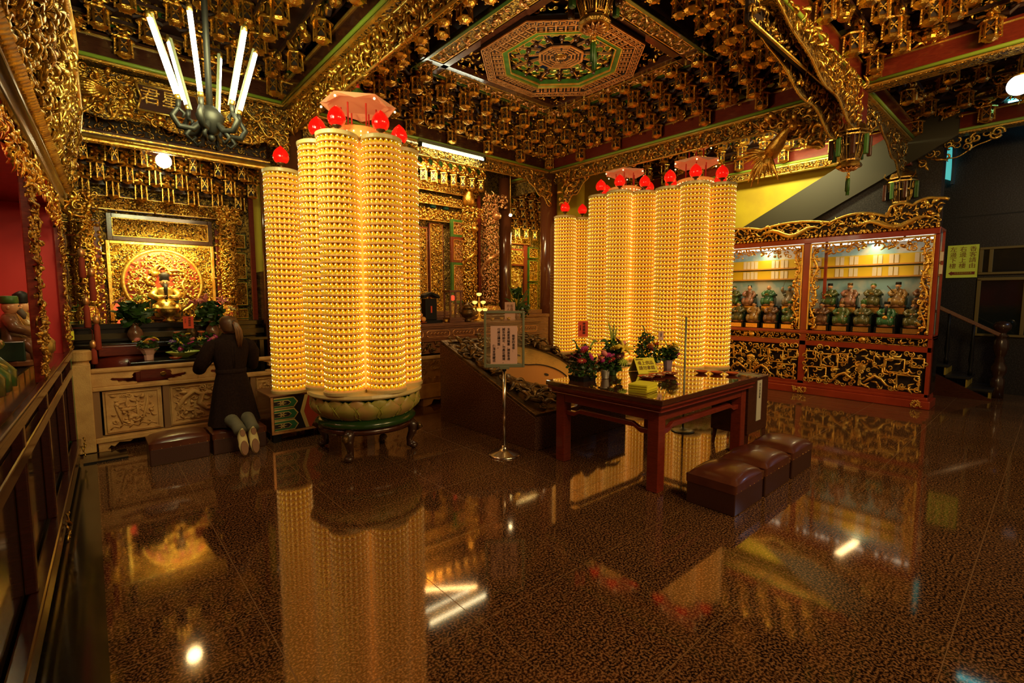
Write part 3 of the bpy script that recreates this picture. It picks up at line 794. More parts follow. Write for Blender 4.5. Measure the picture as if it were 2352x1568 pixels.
# ================= HANGING PALACE LANTERNS =================
def tassel(parent, x, y, z, L_=.34, r=.016, mats=('green', 'gold')):
    o = MB(); o.ball((x, y, z), r*1.1, 8); o.lathe([(r*.6, -.02), (r*1.1, -.035), (r*.9, -.05)], 8, (x, y, z))
    k = o.build('tassel_knot', M[mats[1]], parent, smooth=True)
    o = MB(); o.lathe([(r*.8, -.045), (r*1.0, -.09), (r*.95, -L_), (r*.6, -L_-.005)], 12, (x, y, z)); 
    for j in range(8):
        a = j*PI/4; o.tube([(x+math.cos(a)*r*.9, y+math.sin(a)*r*.9, z-.06), (x+math.cos(a)*r*1.05, y+math.sin(a)*r*1.05, z-L_-.012)], .003, 4)
    o.build('tassel_skirt', M[mats[0]], k, smooth=True)
def palace_lantern(loc, s, label, top, n=8, big=False):
    t = thing('palace_lantern', label, 'hanging lantern', loc)
    t.scale = (s, s, s)
    b = MB()
    # canopy ring with upturned arms, openwork body, tapered base
    for k in range(n):
        a = 2*PI*k/n; c, sn = math.cos(a), math.sin(a); a2 = 2*PI*(k+1)/n; c2, s2 = math.cos(a2), math.sin(a2)
        for r, z in ((.20, .42), (.22, .36), (.185, .22), (.13, .02)):
            b.bar((c*r, sn*r, z), (c2*r, s2*r, z), .016, .022)
        b.tube([(c*.20, sn*.20, .42), (c*.185, sn*.185, .22), (c*.12, sn*.12, .0)], .010, 6)
        b.tube([(c*.14, sn*.14, .42), (c*.24, sn*.24, .40), (c*.30, sn*.30, .44), (c*.285, sn*.285, .50)], [.012, .014, .012, .006], 6)
        for u in (.3, .5, .7):
            e = Vector((c*(1-u)+c2*u, sn*(1-u)+s2*u, 0))
            b.tube([e*.19+Vector((0,0,.24)), e*.21+Vector((0,0,.34))], .006, 5)
            b.tube([e*.125+Vector((0,0,.04)), e*.17+Vector((0,0,.13)), e*.175+Vector((0,0,.21))], .006, 5)
    b.build('openwork_body', M['gold_old'] if not big else M['gold'], t, smooth=False)
    b = MB(); b.lathe([(.09, .04), (.15, .20), (.17, .36), (.10, .44)], n, sx=.9, sy=.9); b.build('inner_shade', M['soffit'], t)
    b = MB(); b.lathe([(.13, .0), (.15, -.02), (.165, -.05), (.155, -.075), (.15, -.08)], n, rot=PI/n); b.lathe([(.15, .42), (.21, .44), (.18, .50), (.10, .55), (.04, .60), (.02, .64)], n)
    b.build('base_and_canopy', M['gold_old'], t)
    b = MB()   # lotus on the underside
    for k in range(12):
        a = 2*PI*k/12
        for r1, q in ((.12, .02), (.07, .015)):
            b.tube([(math.cos(a)*.02, math.sin(a)*.02, -.09), (math.cos(a)*r1*.7, math.sin(a)*r1*.7, -.10), (math.cos(a)*r1, math.sin(a)*r1, -.085)], [q*.7, q, .004], 6)
    b.ball((0, 0, -.10), .03, 10); b.build('lotus_boss', M['copper'], t, smooth=True)
    for k in range(n):
        a = 2*PI*(k+.5)/n
        b = MB(); x, y = math.cos(a)*.235, math.sin(a)*.235
        b.box(x-.028, x+.028, y-.028, y+.028, .06, .34); b.build('ribbon_pendant', M['green'] if k % 2 else M['lacquer'], t, bevel=.012)
    tassel(t, 0, 0, -.16, .30, .02); tassel(t, .055, .03, -.19, .20); tassel(t, -.055, -.02, -.19, .22); 
    b = MB(); b.tube([(0, 0, -.08), (0, 0, -.16)], .006, 6); b.tube([(0, 0, .62), (0, 0, (top-loc[2])/s)], .012, 8); b.build('hanging_rod', M['iron'], t)
    return t
palace_lantern((3.52, 2.90, 4.06), .92, 'large octagonal palace lantern hanging in front of the coffered ceiling', 4.95, 8, True)
palace_lantern((X1-.03, Y0, 3.27), .84, 'gilded openwork palace lantern under the near beam corner', 3.73, 8)
palace_lantern((10.1, Y0, 3.14), .95, 'gilded openwork palace lantern farther right, above the statue cabinet', 3.73, 8)

# ================= LAMPS =================
ch = thing('tube_chandelier', 'chandelier of six upright fluorescent tubes on curled iron arms', 'chandelier', (0.80, 4.45, 2.98))
b = MB(); b.lathe([(.02, -.12), (.05, -.10), (.085, -.03), (.10, .02), (.07, .06), (.03, .10)], 16); b.ball((0, 0, -.14), .03, 10); b.build('hub', M['iron'], ch, smooth=True)
b = MB(); b.tube([(0, 0, .05), (0, 0, 1.85)], .022, 12); b.lathe([(.02, 1.2), (.16, 1.25), (.18, 1.29), (.02, 1.33)], 20); b.build('rod', M['iron'], ch, smooth=True)
for k in range(6):
    a = R(5 + 60*k); c, s = math.cos(a), math.sin(a)
    b = MB()
    P = [(c*.05, s*.05, -.02), (c*.12, s*.12, -.10), (c*.21, s*.21, -.10), (c*.25, s*.25, -.03), (c*.21, s*.21, .03), (c*.17, s*.17, .0), (c*.185, s*.185, -.035)]
    b.tube(P, [.02, .024, .024, .022, .018, .014, .008], 8)
    b.tube([(c*.10, s*.10, -.06), (c*.17, s*.17, -.15), (c*.13, s*.13, -.19), (c*.10, s*.10, -.16)], [.015, .017, .012, .005], 7)
    b.tube([(c*.21, s*.21, .02), (c*.205, s*.205, .09)], .018, 8)
    b.build('arm', M['iron'], ch, smooth=True)
    p0 = Vector((c*.205, s*.205, .09)); p1 = Vector((c*.36, s*.36, .64)); d = (p1-p0).normalized()
    b = MB(); b.tube([p0+d*.03, p1-d*.03], .0165, 14); tb = b.build('fluorescent_tube', M['tube'], ch, smooth=True)
    b = MB(); b.tube([p0, p0+d*.035], .019, 12); b.tube([p1-d*.035, p1+d*.01], .019, 12); b.tube([p1+d*.01, p1+d*.03], .010, 8); b.build('end_cap', M['gold_old'], tb, smooth=True)
    # reflector strip behind each tube
    o = Vector((c, s, 0))*-.024
    b = MB(); b.bar(p0+o, p1+o, .02, .012); b.build('reflector_strip', M['alu'], ch)
def globe(loc, r, label, top, mt='globe'):
    t = thing('globe_lamp', label, 'lamp', loc)
    b = MB(); b.ball((0, 0, 0), r, 24); b.build('globe', M[mt], t, smooth=True)
    b = MB(); b.lathe([(r*.55, r*.8), (r*.6, r*1.0), (r*.3, r*1.15), (.012, r*1.2), (.012, top-loc[2])], 16); b.build('lamp_holder', M['gold_old'], t, smooth=True)
    return t
globe((0.83, 7.62, 3.33), .085, 'white lit globe lamp over the left shrine', 3.785)
M['globe_dim'] = mat('pale_globe', (.9, .9, .9), 0.3, emit=(0.9, 0.92, 1.0), estr=2.2)
globe((7.38, 0.44, 3.80), .10, 'pale globe lamp at the right edge of the dark bay', 4.95, 'globe_dim')
globe((6.55, 7.5, 3.28), .03, 'tiny lit bulb left of the middle column', 4.86)
ft = thing('fluorescent_fixture', 'twin fluorescent tube fixture on the back beam above the stone slab', 'ceiling light', (4.75, Y1-.17, 4.03))
b = MB(); b.box(-.66, .66, -.02, .06, .03, .09); b.build('housing', M['alu'], ft, bevel=.005)
b = MB(); b.tube([(-.62, -.0, 0), (.62, -.0, 0)], .017, 12); b.build('fluorescent_tube', M['tube'], ft, smooth=True)
b = MB(); b.box(-.66, -.62, -.03, .03, -.03, .04); b.box(.62, .66, -.03, .03, -.03, .04); b.build('end_cap', M['iron'], ft)
ft2 = thing('fluorescent_fixture', 'second fluorescent tube behind the back beam, partly hidden', 'ceiling light', (4.6, Y1+.14, 4.02))
b = MB(); b.tube([(-.62, 0, 0), (.62, 0, 0)], .015, 12); b.build('fluorescent_tube', M['tube'], ft2, smooth=True)
b = MB(); b.box(-.66, .66, -.02, .04, .025, .07); b.box(-.66, -.62, -.02, .02, -.02, .03); b.box(.62, .66, -.02, .02, -.02, .03); b.build('housing', M['alu'], ft2)

# ================= LIGHT TOWERS =================
M['shelf'] = mat('peach_plastic_shelf', (0.95, 0.50, 0.14), 0.4, emit=(1.0, 0.36, 0.07), estr=0.11)
M['niche'] = mat('glowing_amber_niche_wall', (0.16, 0.03, 0.01), 0.5, emit=(1.0, 0.20, 0.01), estr=0.06)
M['dome'] = mat('amber_glazed_niche_dome', (0.95, 0.60, 0.06), 0.16, 0.6, emit=(1.0, 0.55, 0.005), estr=0.27)
M['led'].node_tree.nodes['Principled BSDF'].inputs['Emission Strength'].default_value = 3.2
M['core'] = mat('glowing_core', (0.9, 0.5, 0.1), 0.4, emit=(1.0, 0.45, 0.04), estr=.7)
M['rim'] = mat('cream_rim', (0.72, 0.55, 0.22), 0.35)
TH = .066; TR = .21; NN = 22
def tier_mesh():
    b = MB()
    b.lathe([(TR-.035, 0), (TR-.035, TH)], 44, m=1)
    b.lathe([(TR-.03, 0), (TR+.004, 0), (TR+.006, .006), (TR+.003, .012), (TR-.03, .012)], 44, m=0)
    for k in range(NN):
        a = 2*PI*k/NN; c, s = math.cos(a), math.sin(a)
        vs = []; P = [(0.0, .0285), (.008, .0283), (.026, .0255), (.042, .0155), (.0535, .002)]
        for z, r in P:
            for j in range(7):
                u = PI*j/6 - PI/2
                # local tangent and outward directions
                tx, ox = math.sin(u)*r, math.cos(u)*r*.95
                rad = TR-.026+ox; vs.append((c*rad - s*tx, s*rad + c*tx, .012+z))
        fs = [(i*7+j, i*7+j+1, (i+1)*7+j+1, (i+1)*7+j) for i in range(4) for j in range(6)]
        b.add(vs, fs[:6], 0); b.add(vs, fs[6:], 2)
        rad = TR-.008; b.ball((c*(rad+.004), s*(rad+.004), .012+.038), .0050, 6, 3)
        # scalloped lip under each niche
        b.box(-0, 0, 0, 0, 0, 0, 0) if False else None
    me = b.build('tier', [M['shelf'], M['niche'], M['dome'], M['led']], None)
    for p in me.data.polygons: p.use_smooth = p.material_index in (1, 2, 3)
    return me
TIER = tier_mesh(); tier_used = [False]
def bud_mesh(parent, z):
    b = MB(); b.lathe([(.035, 0), (.04, .01), (.018, .03), (.02, .06), (.045, .075), (.05, .085)], 20, (0, 0, z)); b.build('lamp_socket', M['bronze'], parent, smooth=True)
    b = MB(); pr = [(.05, 0), (.075, .015), (.092, .05), (.094, .08), (.082, .12), (.058, .155), (.028, .182), (.008, .198), (.001, .202)]
    b.lathe(pr, 28, (0, 0, z+.085)); b.build('red_bud_lamp', M['bulbred'], parent, smooth=True)
def tower(loc, rows, rotz, label, group, bud=True, sc=(1, 1, 1)):
    t = thing('light_column', label, 'light tower', loc, rotz, group); t.scale = sc
    for i in range(rows):
        if not tier_used[0]: o = TIER; tier_used[0] = True
        else: o = TIER.copy(); C.objects.link(o)
        o.parent = t; o.location = (0, 0, .035 + i*TH); o.rotation_euler = (0, 0, 0)
    H = .035 + rows*TH
    b = MB(); b.lathe([(TR-.02, 0), (TR+.012, 0), (TR+.014, .03), (TR, .036)], 48); b.build('base_ring', M['rim'], t, smooth=False)
    b = MB(); b.lathe([(TR-.01, H), (TR+.010, H), (TR+.012, H+.035), (TR-.005, H+.045), (.02, H+.05)], 48); b.build('top_cap', M['rim'], t)
    if bud: bud_mesh(t, H+.05)
    return t
def lotus_stand(loc, h, label, rad=.60):
    t = thing('lotus_stand', label, 'stand', loc)
    b = MB(); b.lathe([(rad*.9, h-.05), (rad, h-.045), (rad+.01, h-.03), (rad, h-.003), (rad-.02, h)], 56); b.build('round_top', M['rim'], t, smooth=False)
    zb = h-.05; hb = min(.22, h*.34)
    b = MB(); b.lathe([(rad*.80, zb-hb), (rad*.93, zb-hb*.6), (rad*.92, zb-hb*.2), (rad*.86, zb)], 48); b.build('drum', M['green'], t, smooth=True)
    pm = M['petal']
    for row, (zz, q, off) in enumerate(((zb-hb*.98, 1.0, 0), (zb-hb*.80, .95, .5))):
        for k in range(16):
            a = 2*PI*(k+off)/16; p = MB(); c, s = math.cos(a), math.sin(a); vs = []
            W = 2*PI*rad/16*.56
            prof = [(0, .55), (.18, .92), (.38, 1.0), (.58, .88), (.78, .55), (.93, .18), (1.0, .0)]
            for u, w_ in prof:
                r = rad*(.80 + .17*math.sin(min(1, u*1.25)*PI*.62)) + .012 - row*.008
                for j in (-2, -1, 0, 1, 2):
                    tw = W*w_*j/2; rr = r - (abs(j)/2)**2*.018
                    vs.append((c*rr - s*tw, s*rr + c*tw, zz + hb*q*.92*u))
            p.add(vs, [(i*5+j, i*5+j+1, (i+1)*5+j+1, (i+1)*5+j) for i in range(6) for j in range(4)])
            o = p.build('lotus_petal', pm, t, smooth=True)
            e = MB(); L_ = [vs[i*5] for i in range(7)]; R_ = [vs[i*5+4] for i in range(7)]
            e.tube([Vector(q_)*1.0 + Vector((c*.004, s*.004, 0)) for q_ in L_ + R_[::-1][1:]], .0035, 4); e.build('petal_edge', M['lime_dim'], o)
    z1 = zb-hb
    b = MB(); b.lathe([(rad*.80, z1-.09), (rad*.86, z1-.085), (rad*.9, z1-.05), (rad*.86, z1-.02), (rad*.80, z1)], 48, m=0); b.build('green_moulding', M['darkgreen'], t, smooth=True)
    b = MB(); b.lathe([(rad*.70, z1-.15), (rad*.84, z1-.145), (rad*.86, z1-.10), (rad*.80, z1-.085)], 48); b.build('apron_ring', M['lacquer'], t, smooth=True)
    for k in range(4):
        a = R(PI*0) + PI/4 + k*PI/2; c, s = math.cos(a), math.sin(a); p = MB()
        H = z1-.10
        P = [(rad*.78, H), (rad*.88, H*.82), (rad*.86, H*.6), (rad*.80, H*.35), (rad*.80, H*.15), (rad*.87, .045)]
        p.tube([(c*r, s*r, z) for r, z in P], [.055, .06, .045, .032, .034, .042], 10)
        p.ball((c*rad*.88, s*rad*.88, .034), .048, 12, 0, 1, 1, .7)
        o = p.build('leg', M['legm'], t, smooth=True)
        q = MB(); q.tube([(c*(rad*.88+.045), s*(rad*.88+.045), H*.92), (c*(rad*.92+.05), s*(rad*.92+.05), H*.8), (c*(rad*.88+.03), s*(rad*.88+.03), H*.66)], [.03, .034, .012], 8); q.build('lion_mask', M['bronze'], o, smooth=True)
    return t
M['petal'] = mat('painted_lotus_petal', (0.58, 0.33, 0.12), 0.4, col2=(0.40, 0.36, 0.07), nscale=5)
M['lime_dim'] = mat('petal_lime_edge', (0.42, 0.42, 0.06), 0.4)
M['legm'] = mat('dark_bronzed_leg', (0.045, 0.018, 0.009), 0.3, coat=.5)
def pavilion(loc, tiers, label, z0):
    t = thing('pavilion_finial', label, 'miniature pavilion', (loc[0], loc[1], loc[2]))
    b = MB(); b.lathe([(.10, 0), (.10, z0)], 24); b.build('glowing_core', M['core'], t, smooth=True)
    b = MB(); b.lathe([(.30, z0), (.31, z0+.02), (.28, z0+.04), (.27, z0+.13), (.29, z0+.15), (.24, z0+.17)], 36); b.build('platform', M['shelf'], t)
    for k in range(24):
        pass
    d = MB()
    for k in range(26):
        a = 2*PI*k/26
        for z in (.06, .10): d.ball((math.cos(a)*.278, math.sin(a)*.278, z0+z), .008, 6)
    d.build('platform_lamps', M['led'], t)
    z = z0+.17; r = .24
    for q in range(tiers):
        hh = .24 - .06*q
        for k in range(6):
            a = PI/3*k + PI/6; p = MB(); p.tube([(math.cos(a)*r*.72, math.sin(a)*r*.72, z), (math.cos(a)*r*.72, math.sin(a)*r*.72, z+hh)], .009, 8); p.build('post', M['redpost'], t)
        z += hh
        f = MB(); n = 6; vs = []
        for (rr, zz) in ((1.55, -.02), (1.25, .012), (.8, .06), (.35, .115)):
            for j in range(12):
                a = PI/6*j; k_ = (1.0 if j % 2 == 0 else .88); up = .05 if (j % 2 == 0 and rr > 1.5) else 0
                vs.append((math.cos(a+PI/6)*r*rr*k_, math.sin(a+PI/6)*r*rr*k_, z+zz+up))
        f.add(vs, [(i*12+j, i*12+(j+1) % 12, (i+1)*12+(j+1) % 12, (i+1)*12+j) for i in range(3) for j in range(12)] + [tuple(range(11, -1, -1)), tuple(36+j for j in range(12))])
        f.build('roof', M['roofp'] if q < tiers-1 else M['roofp'], t)
        e = MB()
        for j in range(6):
            a = PI/3*j + PI/6; e.ball((math.cos(a)*r*1.5, math.sin(a)*r*1.5, z-.01), .012, 8)
        e.build('eave_bulbs', M['led'], t)
        z += .10; r *= .72
    f = MB(); f.lathe([(.13, z-.03), (.09, z+.03), (.03, z+.08), (.01, z+.10)], 6); f.build('roof_cap', M['green'], t)
    f = MB(); f.ball((0, 0, z+.11), .018, 8); f.tube([(0, 0, z+.09), (0, 0, z+.17)], [.012, .003], 6); f.build('finial', M['redpost'], t)
    return t
M['redpost'] = mat('bright_red_post', (0.55, 0.03, 0.02), 0.35)
M['roofp'] = mat('peach_roof', (0.85, 0.42, 0.22), 0.5, emit=(1.0, 0.30, 0.10), estr=.12)
def cluster(cx_, cy_, h, rows, a0, names, glabel, glabel2, tiers, sc=(1, 1, 1), rad=.60):
    lotus_stand((cx_, cy_, 0), h, glabel2[0], rad)
    Z = h + .012
    for k in range(6):
        a = a0 + k*PI/3
        tower((cx_+math.cos(a)*(.44 if sc[0] == 1 else .40), cy_+math.sin(a)*(.44 if sc[0] == 1 else .40), h), rows, a, names[k], glabel, sc=sc)
    pavilion((cx_, cy_, h), tiers, glabel2[1], (.035 + rows*TH + .02)*sc[2])
def toward(cx_, cy_): return math.atan2(-cy_, -cx_)
base = toward(2.19, 4.86)
cluster(2.19, 4.86, .67, 39, base - PI/6,
        ['glowing niche column at the front left of the big left tower group', 'glowing niche column at the front right of the big left tower group, next to the gap',
         'glowing niche column on the right flank of the left tower group', 'rear right glowing niche column hidden in the left tower group',
         'rear left glowing niche column hidden in the left tower group', 'glowing niche column on the left flank of the left tower group'],
        'niche columns of the left tower group', ('round lotus-petal stand on four clawed legs under the left towers', 'small red-posted pavilion on top of the left tower group'), 1, (.895, .895, .93), .575)
base = toward(7.46, 4.02)
cluster(7.46, 4.02, .50, 42, base,
        ['front glowing niche column of the rightmost tower group', 'rightmost glowing niche column beside the statue cabinet', 'rear right glowing niche column of the rightmost group',
         'hindmost glowing niche column of the rightmost group', 'rear left glowing niche column of the rightmost group', 'left glowing niche column of the rightmost tower group'],
        'niche columns of the rightmost tower group', ('round lotus stand under the rightmost towers, behind the table', 'two-roofed red-posted pavilion on the rightmost tower group'), 2)
base = toward(7.35, 5.30)
cluster(7.35, 5.30, .50, 43, base - R(11.5),
        ['front left glowing niche column of the middle tower group', 'front right glowing niche column of the middle tower group', 'rear right glowing niche column of the middle group',
         'hindmost glowing niche column of the middle group', 'rear left glowing niche column of the middle group', 'left glowing niche column of the middle tower group'],
        'niche columns of the middle tower group', ('round lotus stand under the middle towers, behind the stone slab', 'single-roofed pavilion on the middle tower group'), 1)
def plinth(x, y, h, label):
    t = thing('tower_plinth', label, 'plinth', (x, y, 0)); b = MB(); b.box(-.24, .24, -.24, .24, .03, h); b.build('body', M['lacquer'], t, bevel=.01)
    b = MB(); b.box(-.27, .27, -.27, .27, 0, .03); b.build('foot', M['iron'], t); return t
plinth(7.22, 6.62, .5, 'low dark plinth under the single column beside the glossy pillar')
tower((7.22, 6.62, .5), 40, 0.3, 'single glowing niche column right beside the glossy pillar', 'single niche columns')
plinth(7.72, 6.62, .5, 'low dark plinth under the second single column')
tower((7.66, 6.55, .5), 40, 0.1, 'second single glowing niche column, between the pillar column and the middle group', 'single niche columns')
# ================= FURNITURE AND THINGS ON THE FLOOR =================
# painted chest under the lone left column
cb = thing('painted_chest', 'low wooden chest with green, black and red hexagon painting under the lone column', 'chest', (1.44, 5.64, 0))
b = MB(); b.box(0, .62, 0, .56, .10, .52); b.build('body', M['lacquer'], cb, bevel=.008)
b = MB(); b.box(-.012, .632, -.012, .572, .515, .535); b.build('lid', mat('chest_brown', (0.17, 0.07, 0.03), 0.35, coat=.3), cb, bevel=.005)
b = MB(); b.box(0, .025, -.012, .0, .10, .515); b.box(.60, .62, -.012, .0, .10, .515); b.box(.025, .60, -.012, .0, .10, .125); b.build('front_frame', M['copper'], cb)
boxes('foot', [(.02, .10, .02, .10, 0, .10), (.52, .60, .02, .10, 0, .10), (.02, .10, .46, .54, 0, .10), (.52, .60, .46, .54, 0, .10)], M['iron'], cb)
pp = MB()   # painted front: bands of nested hexagons
def flat(pts, m, off): pp.poly([(p[0], p[1]) for p in pts], .003, m, 'y', off)
flat([(.03, .13), (.60, .13), (.60, .51), (.03, .51)], 0, -.006)
flat([(.03, .13), (.40, .13), (.33, .32), (.40, .51), (.03, .51)], 1, -.009)
flat([(.36, .13), (.40, .13), (.345, .32), (.40, .51), (.36, .51), (.305, .32)], 2, -.012)
for z0 in (.13, .255, .385):
    z1 = z0+.12; zm = (z0+z1)/2
    flat([(.03, z0), (.24, z0), (.285, zm), (.24, z1), (.03, z1)], 2, -.012)
    flat([(.03, z0+.012), (.235, z0+.012), (.27, zm), (.235, z1-.012), (.03, z1-.012)], 3, -.015)
    flat([(.03, z0+.032), (.18, z0+.032), (.21, zm), (.18, z1-.032), (.03, z1-.032)], 2, -.018)
    flat([(.03, z0+.038), (.175, z0+.038), (.20, zm), (.175, z1-.038), (.03, z1-.038)], 1, -.021)
    for k in range(6):
        a = PI*k/3; flat([(.11, zm), (.11+.022*math.cos(a-.3), zm+.016*math.sin(a-.3)), (.11+.05*math.cos(a), zm+.026*math.sin(a)), (.11+.022*math.cos(a+.3), zm+.016*math.sin(a+.3))], 2, -.024)
pp.build('painted_front', [mat('chest_red', (0.45, 0.05, 0.02), .4), mat('chest_black', (0.015, 0.012, 0.012), .4), mat('chest_cream', (0.65, 0.45, 0.14), .5), mat('chest_green', (0.03, 0.14, 0.05), .4)], cb)
tower((1.70, 5.80, .535), 39, .2, 'lone glowing niche column on the painted chest, leftmost of all', 'single niche columns', sc=(.90, .90, .93))

# ---- black granite floor strip along the left cabinet ----
plain('trim_floor_strip', -.62, -.02, -1, 6.1, 0.0, 0.006, M['marble'])
plain('trim_dark_patch', -.12, .22, 6.10, 6.42, .0, .02, M['marble'])

# ---- carved slab with the taiji relief ----
sl = thing('sloping_stone_slab', 'sloping granite block topped with a bronze dragon relief around a yin-yang disc', 'stone monument', (3.44, 3.55, 0))
W_, D_, zf, zk = 1.60, 1.80, .36, 1.02
b = MB(); b.add([(0,0,0),(W_,0,0),(W_,D_,0),(0,D_,0),(0,0,zf),(W_,0,zf),(W_,D_,zk),(0,D_,zk)], [(0,3,2,1),(4,5,6,7),(0,1,5,4),(1,2,6,5),(2,3,7,6),(3,0,4,7)])
b.build('granite_block', M['slab'], sl, bevel=.006)
ang = math.atan2(zk-zf, D_); LS = math.hypot(D_, zk-zf)
TOP = Matrix.Translation((0, 0, zf)) @ Matrix.Rotation(ang, 4, 'X')     # x across, y up the slope, z out
def ontop(name, m, fn, smooth=False, par=None):
    b = MB(); fn(b); o = b.build(name, M[m], par or sl, smooth=smooth)
    if par is None: o.matrix_local = TOP
    return o
def rim(b):
    b.box(0, W_, 0, .07, 0, .035); b.box(0, W_, LS-.07, LS, 0, .035); b.box(0, .07, .07, LS-.07, 0, .035); b.box(W_-.07, W_, .07, LS-.07, 0, .035)
ontop('bronze_rim', 'bronze', rim).modifiers.new('e', 'BEVEL').width = .006
ontop('relief_ground', 'bronze', lambda b: b.box(.07, W_-.07, .07, LS-.07, 0, .015))
DWN = Matrix(((1,0,0,0),(0,0,1,0),(0,-1,0,0),(0,0,0,1)))     # carve frame (x,-y out,z) -> (x, z up the slope, out)
ccx, ccy, rc = W_*.52, LS*.52, .56
def drag(b):
    carve(b, W_-.16, LS-.16, 260, .09, .17, 'flames', mask=lambda x, z: math.hypot(x+.08-ccx, z+.08-ccy) > rc+.07, xf=Matrix.Translation((.08, .08, .03)) @ DWN, depth=.05, seed=31)
    for k in range(8):      # coiling dragon bodies
        a0 = k*PI/4+.3; P = []
        for i in range(9):
            a = a0 + i*.085; r = rc + .16 + .07*math.sin(i*1.4+k); P.append((min(W_-.1, max(.1, ccx+math.cos(a)*r)), min(LS-.1, max(.1, ccy+math.sin(a)*r)), .06+.02*math.sin(i)))
        b.tube(P, [.02, .035, .045, .05, .05, .045, .035, .025, .008], 8)
ontop('dragon_relief', 'bronze', drag, True)
M['taiji_l'] = mat('pale_bronze_wave', (0.62, 0.40, 0.10), 0.3, 0.6, bump=.6, bscale=22); M['taiji_d'] = mat('copper_plate', (0.60, 0.28, 0.07), 0.35, 0.5)
def ring(b):
    b.loft([[(ccx+math.cos(2*PI*j/48)*r, ccy+math.sin(2*PI*j/48)*r, z) for j in range(48)] for r, z in ((rc+.05, .0), (rc+.05, .05), (rc, .05), (rc, .02))], cap=False)
ontop('disc_rim', 'bronze', ring)
def ypts(sg):
    P = [(ccx+rc*math.sin(a), ccy+rc*math.cos(a)) for a in np.linspace(0, PI, 28)] if sg > 0 else [(ccx-rc*math.sin(a), ccy-rc*math.cos(a)) for a in np.linspace(0, PI, 28)]
    S = [(ccx + rc/2*math.sin(a), ccy - rc/2 - rc/2*math.cos(a)) for a in np.linspace(0, PI, 16)] + [(ccx - rc/2*math.sin(a), ccy + rc/2 - rc/2*math.cos(a)) for a in np.linspace(0, PI, 16)][1:-1]
    return P + (S if sg > 0 else S[::-1])
d1 = ontop('taiji_dark_half', 'taiji_d', lambda b: b.poly(ypts(-1), .03, axis='z', off=.012))
ontop('taiji_line', 'dark', lambda b: b.tube([(ccx + rc/2*math.sin(a), ccy - rc/2 - rc/2*math.cos(a), .048) for a in np.linspace(0, PI, 16)] + [(ccx - rc/2*math.sin(a), ccy + rc/2 - rc/2*math.cos(a), .048) for a in np.linspace(0, PI, 16)][1:], .007, 6), True)
d2 = ontop('taiji_light_half', 'taiji_l', lambda b: b.poly(ypts(1), .034, axis='z', off=.012))
ontop('taiji_eye', 'dark', lambda b: b.lathe([(.028, .03), (.03, .05)], 16, (ccx, ccy+rc/2, 0)))
ontop('taiji_eye', 'dark', lambda b: b.lathe([(.028, .03), (.03, .05)], 16, (ccx, ccy-rc/2, 0)))

# ---- notice stand ----
ns = thing('notice_stand', 'steel-based notice stand holding a pink sheet of vertical writing', 'sign stand', (3.13, 3.68, 0))
ns.rotation_euler = (0, 0, R(-37))
b = MB(); b.lathe([(.165, 0), (.168, .008), (.15, .02), (.06, .045), (.028, .075), (.024, .10)], 48); b.build('base', M['steel'], ns, smooth=True)
b = MB(); b.tube([(0, 0, .09), (0, 0, .885)], .016, 16); b.build('pole', M['steel'], ns, smooth=True)
b = MB(); b.tube([(0, 0, .87), (0, 0, .904)], .022, 16); b.build('collar', M['iron'], ns, smooth=True)
fx, z0, z1 = .205, .865, 1.455
fx, z0, z1 = .205, 1.0, 1.52
z0, z1 = .905, 1.475
b = MB(); w = .024
b.box(-fx, -fx+w, -.015, .012, z0, z1); b.box(fx-w, fx, -.015, .012, z0, z1); b.box(-fx+w, fx-w, -.015, .012, z0, z0+w+.012); b.box(-fx+w, fx-w, -.015, .012, z1-w, z1)
b.build('frame', M['alu'], ns, bevel=.004)
b = MB(); b.box(-fx+w, fx-w, .001, .005, z0+w, z1-w)
M['tinted'] = mat('clear_acrylic', (0.6, 0.42, 0.22), 0.05, alpha=.10)
b.build('acrylic_panel', M['tinted'], ns)
b = MB(); b.box(-.05, .05, -.024, -.012, z0-.016, z0+.012); b.build('clip', M['alu'], ns, bevel=.003)
pg = MB(); pg.box(-.138, .132, -.003, -.001, z0+.036, z0+.42); pg = pg.build('notice_sheet', M['paper'], ns)
zt = z0+.40
for i, (s, off) in enumerate((('敬愛的香客：', 2.2), ('太歲星君輪臺，請香客虔', 0), ('誠祈拜即可，勿靠近觸摸，', 0), ('以維古蹟完整。', 0), ('仁海宮提醒您', 5.4))):
    k = .031; text('writing', s, .030, M['black'], pg, (.094-.049*i, -.006, zt - off*k), (R(90), 0, 0))

# ---- offering table ----
tb = thing('offering_table', 'low dark red lacquered table with a glossy overhanging top and square legs', 'table', (4.24, 2.66, 0))
hx, hy = .82, .57
b = MB(); b.box(-hx-.075, hx+.075, -hy-.075, hy+.075, .755, .80); b.build('tabletop', M['tabletop'] if 'tabletop' in M else M['lacquer'], tb, bevel=.008)
b = MB()
for (e, zz0, zz1) in ((.06, .725, .755), (.035, .70, .725), (.05, .688, .70)): b.box(-hx-e, hx+e, -hy-e, hy+e, zz0, zz1)
b.build('edge_moulding', M['redlac'], tb, bevel=.006)
b = MB()
e = .006; w = .105
b.box(-hx+w, hx-w, -hy+e, -hy+.03, .60, .688); b.box(-hx+w, hx-w, hy-.03, hy-e, .60, .688); b.box(-hx+e, -hx+.03, -hy+w, hy-w, .60, .688); b.box(hx-.03, hx-e, -hy+w, hy-w, .60, .688)
b.build('apron', M['redlac'], tb, bevel=.005)
for sx in (-1, 1):
    for sy in (-1, 1):
        b = MB(); w = .105; x = sx*(hx-w/2); y = sy*(hy-w/2)
        b.box(x-w/2, x+w/2, y-w/2, y+w/2, 0, .688); b.build('leg', M['redlac'], tb, bevel=.006)
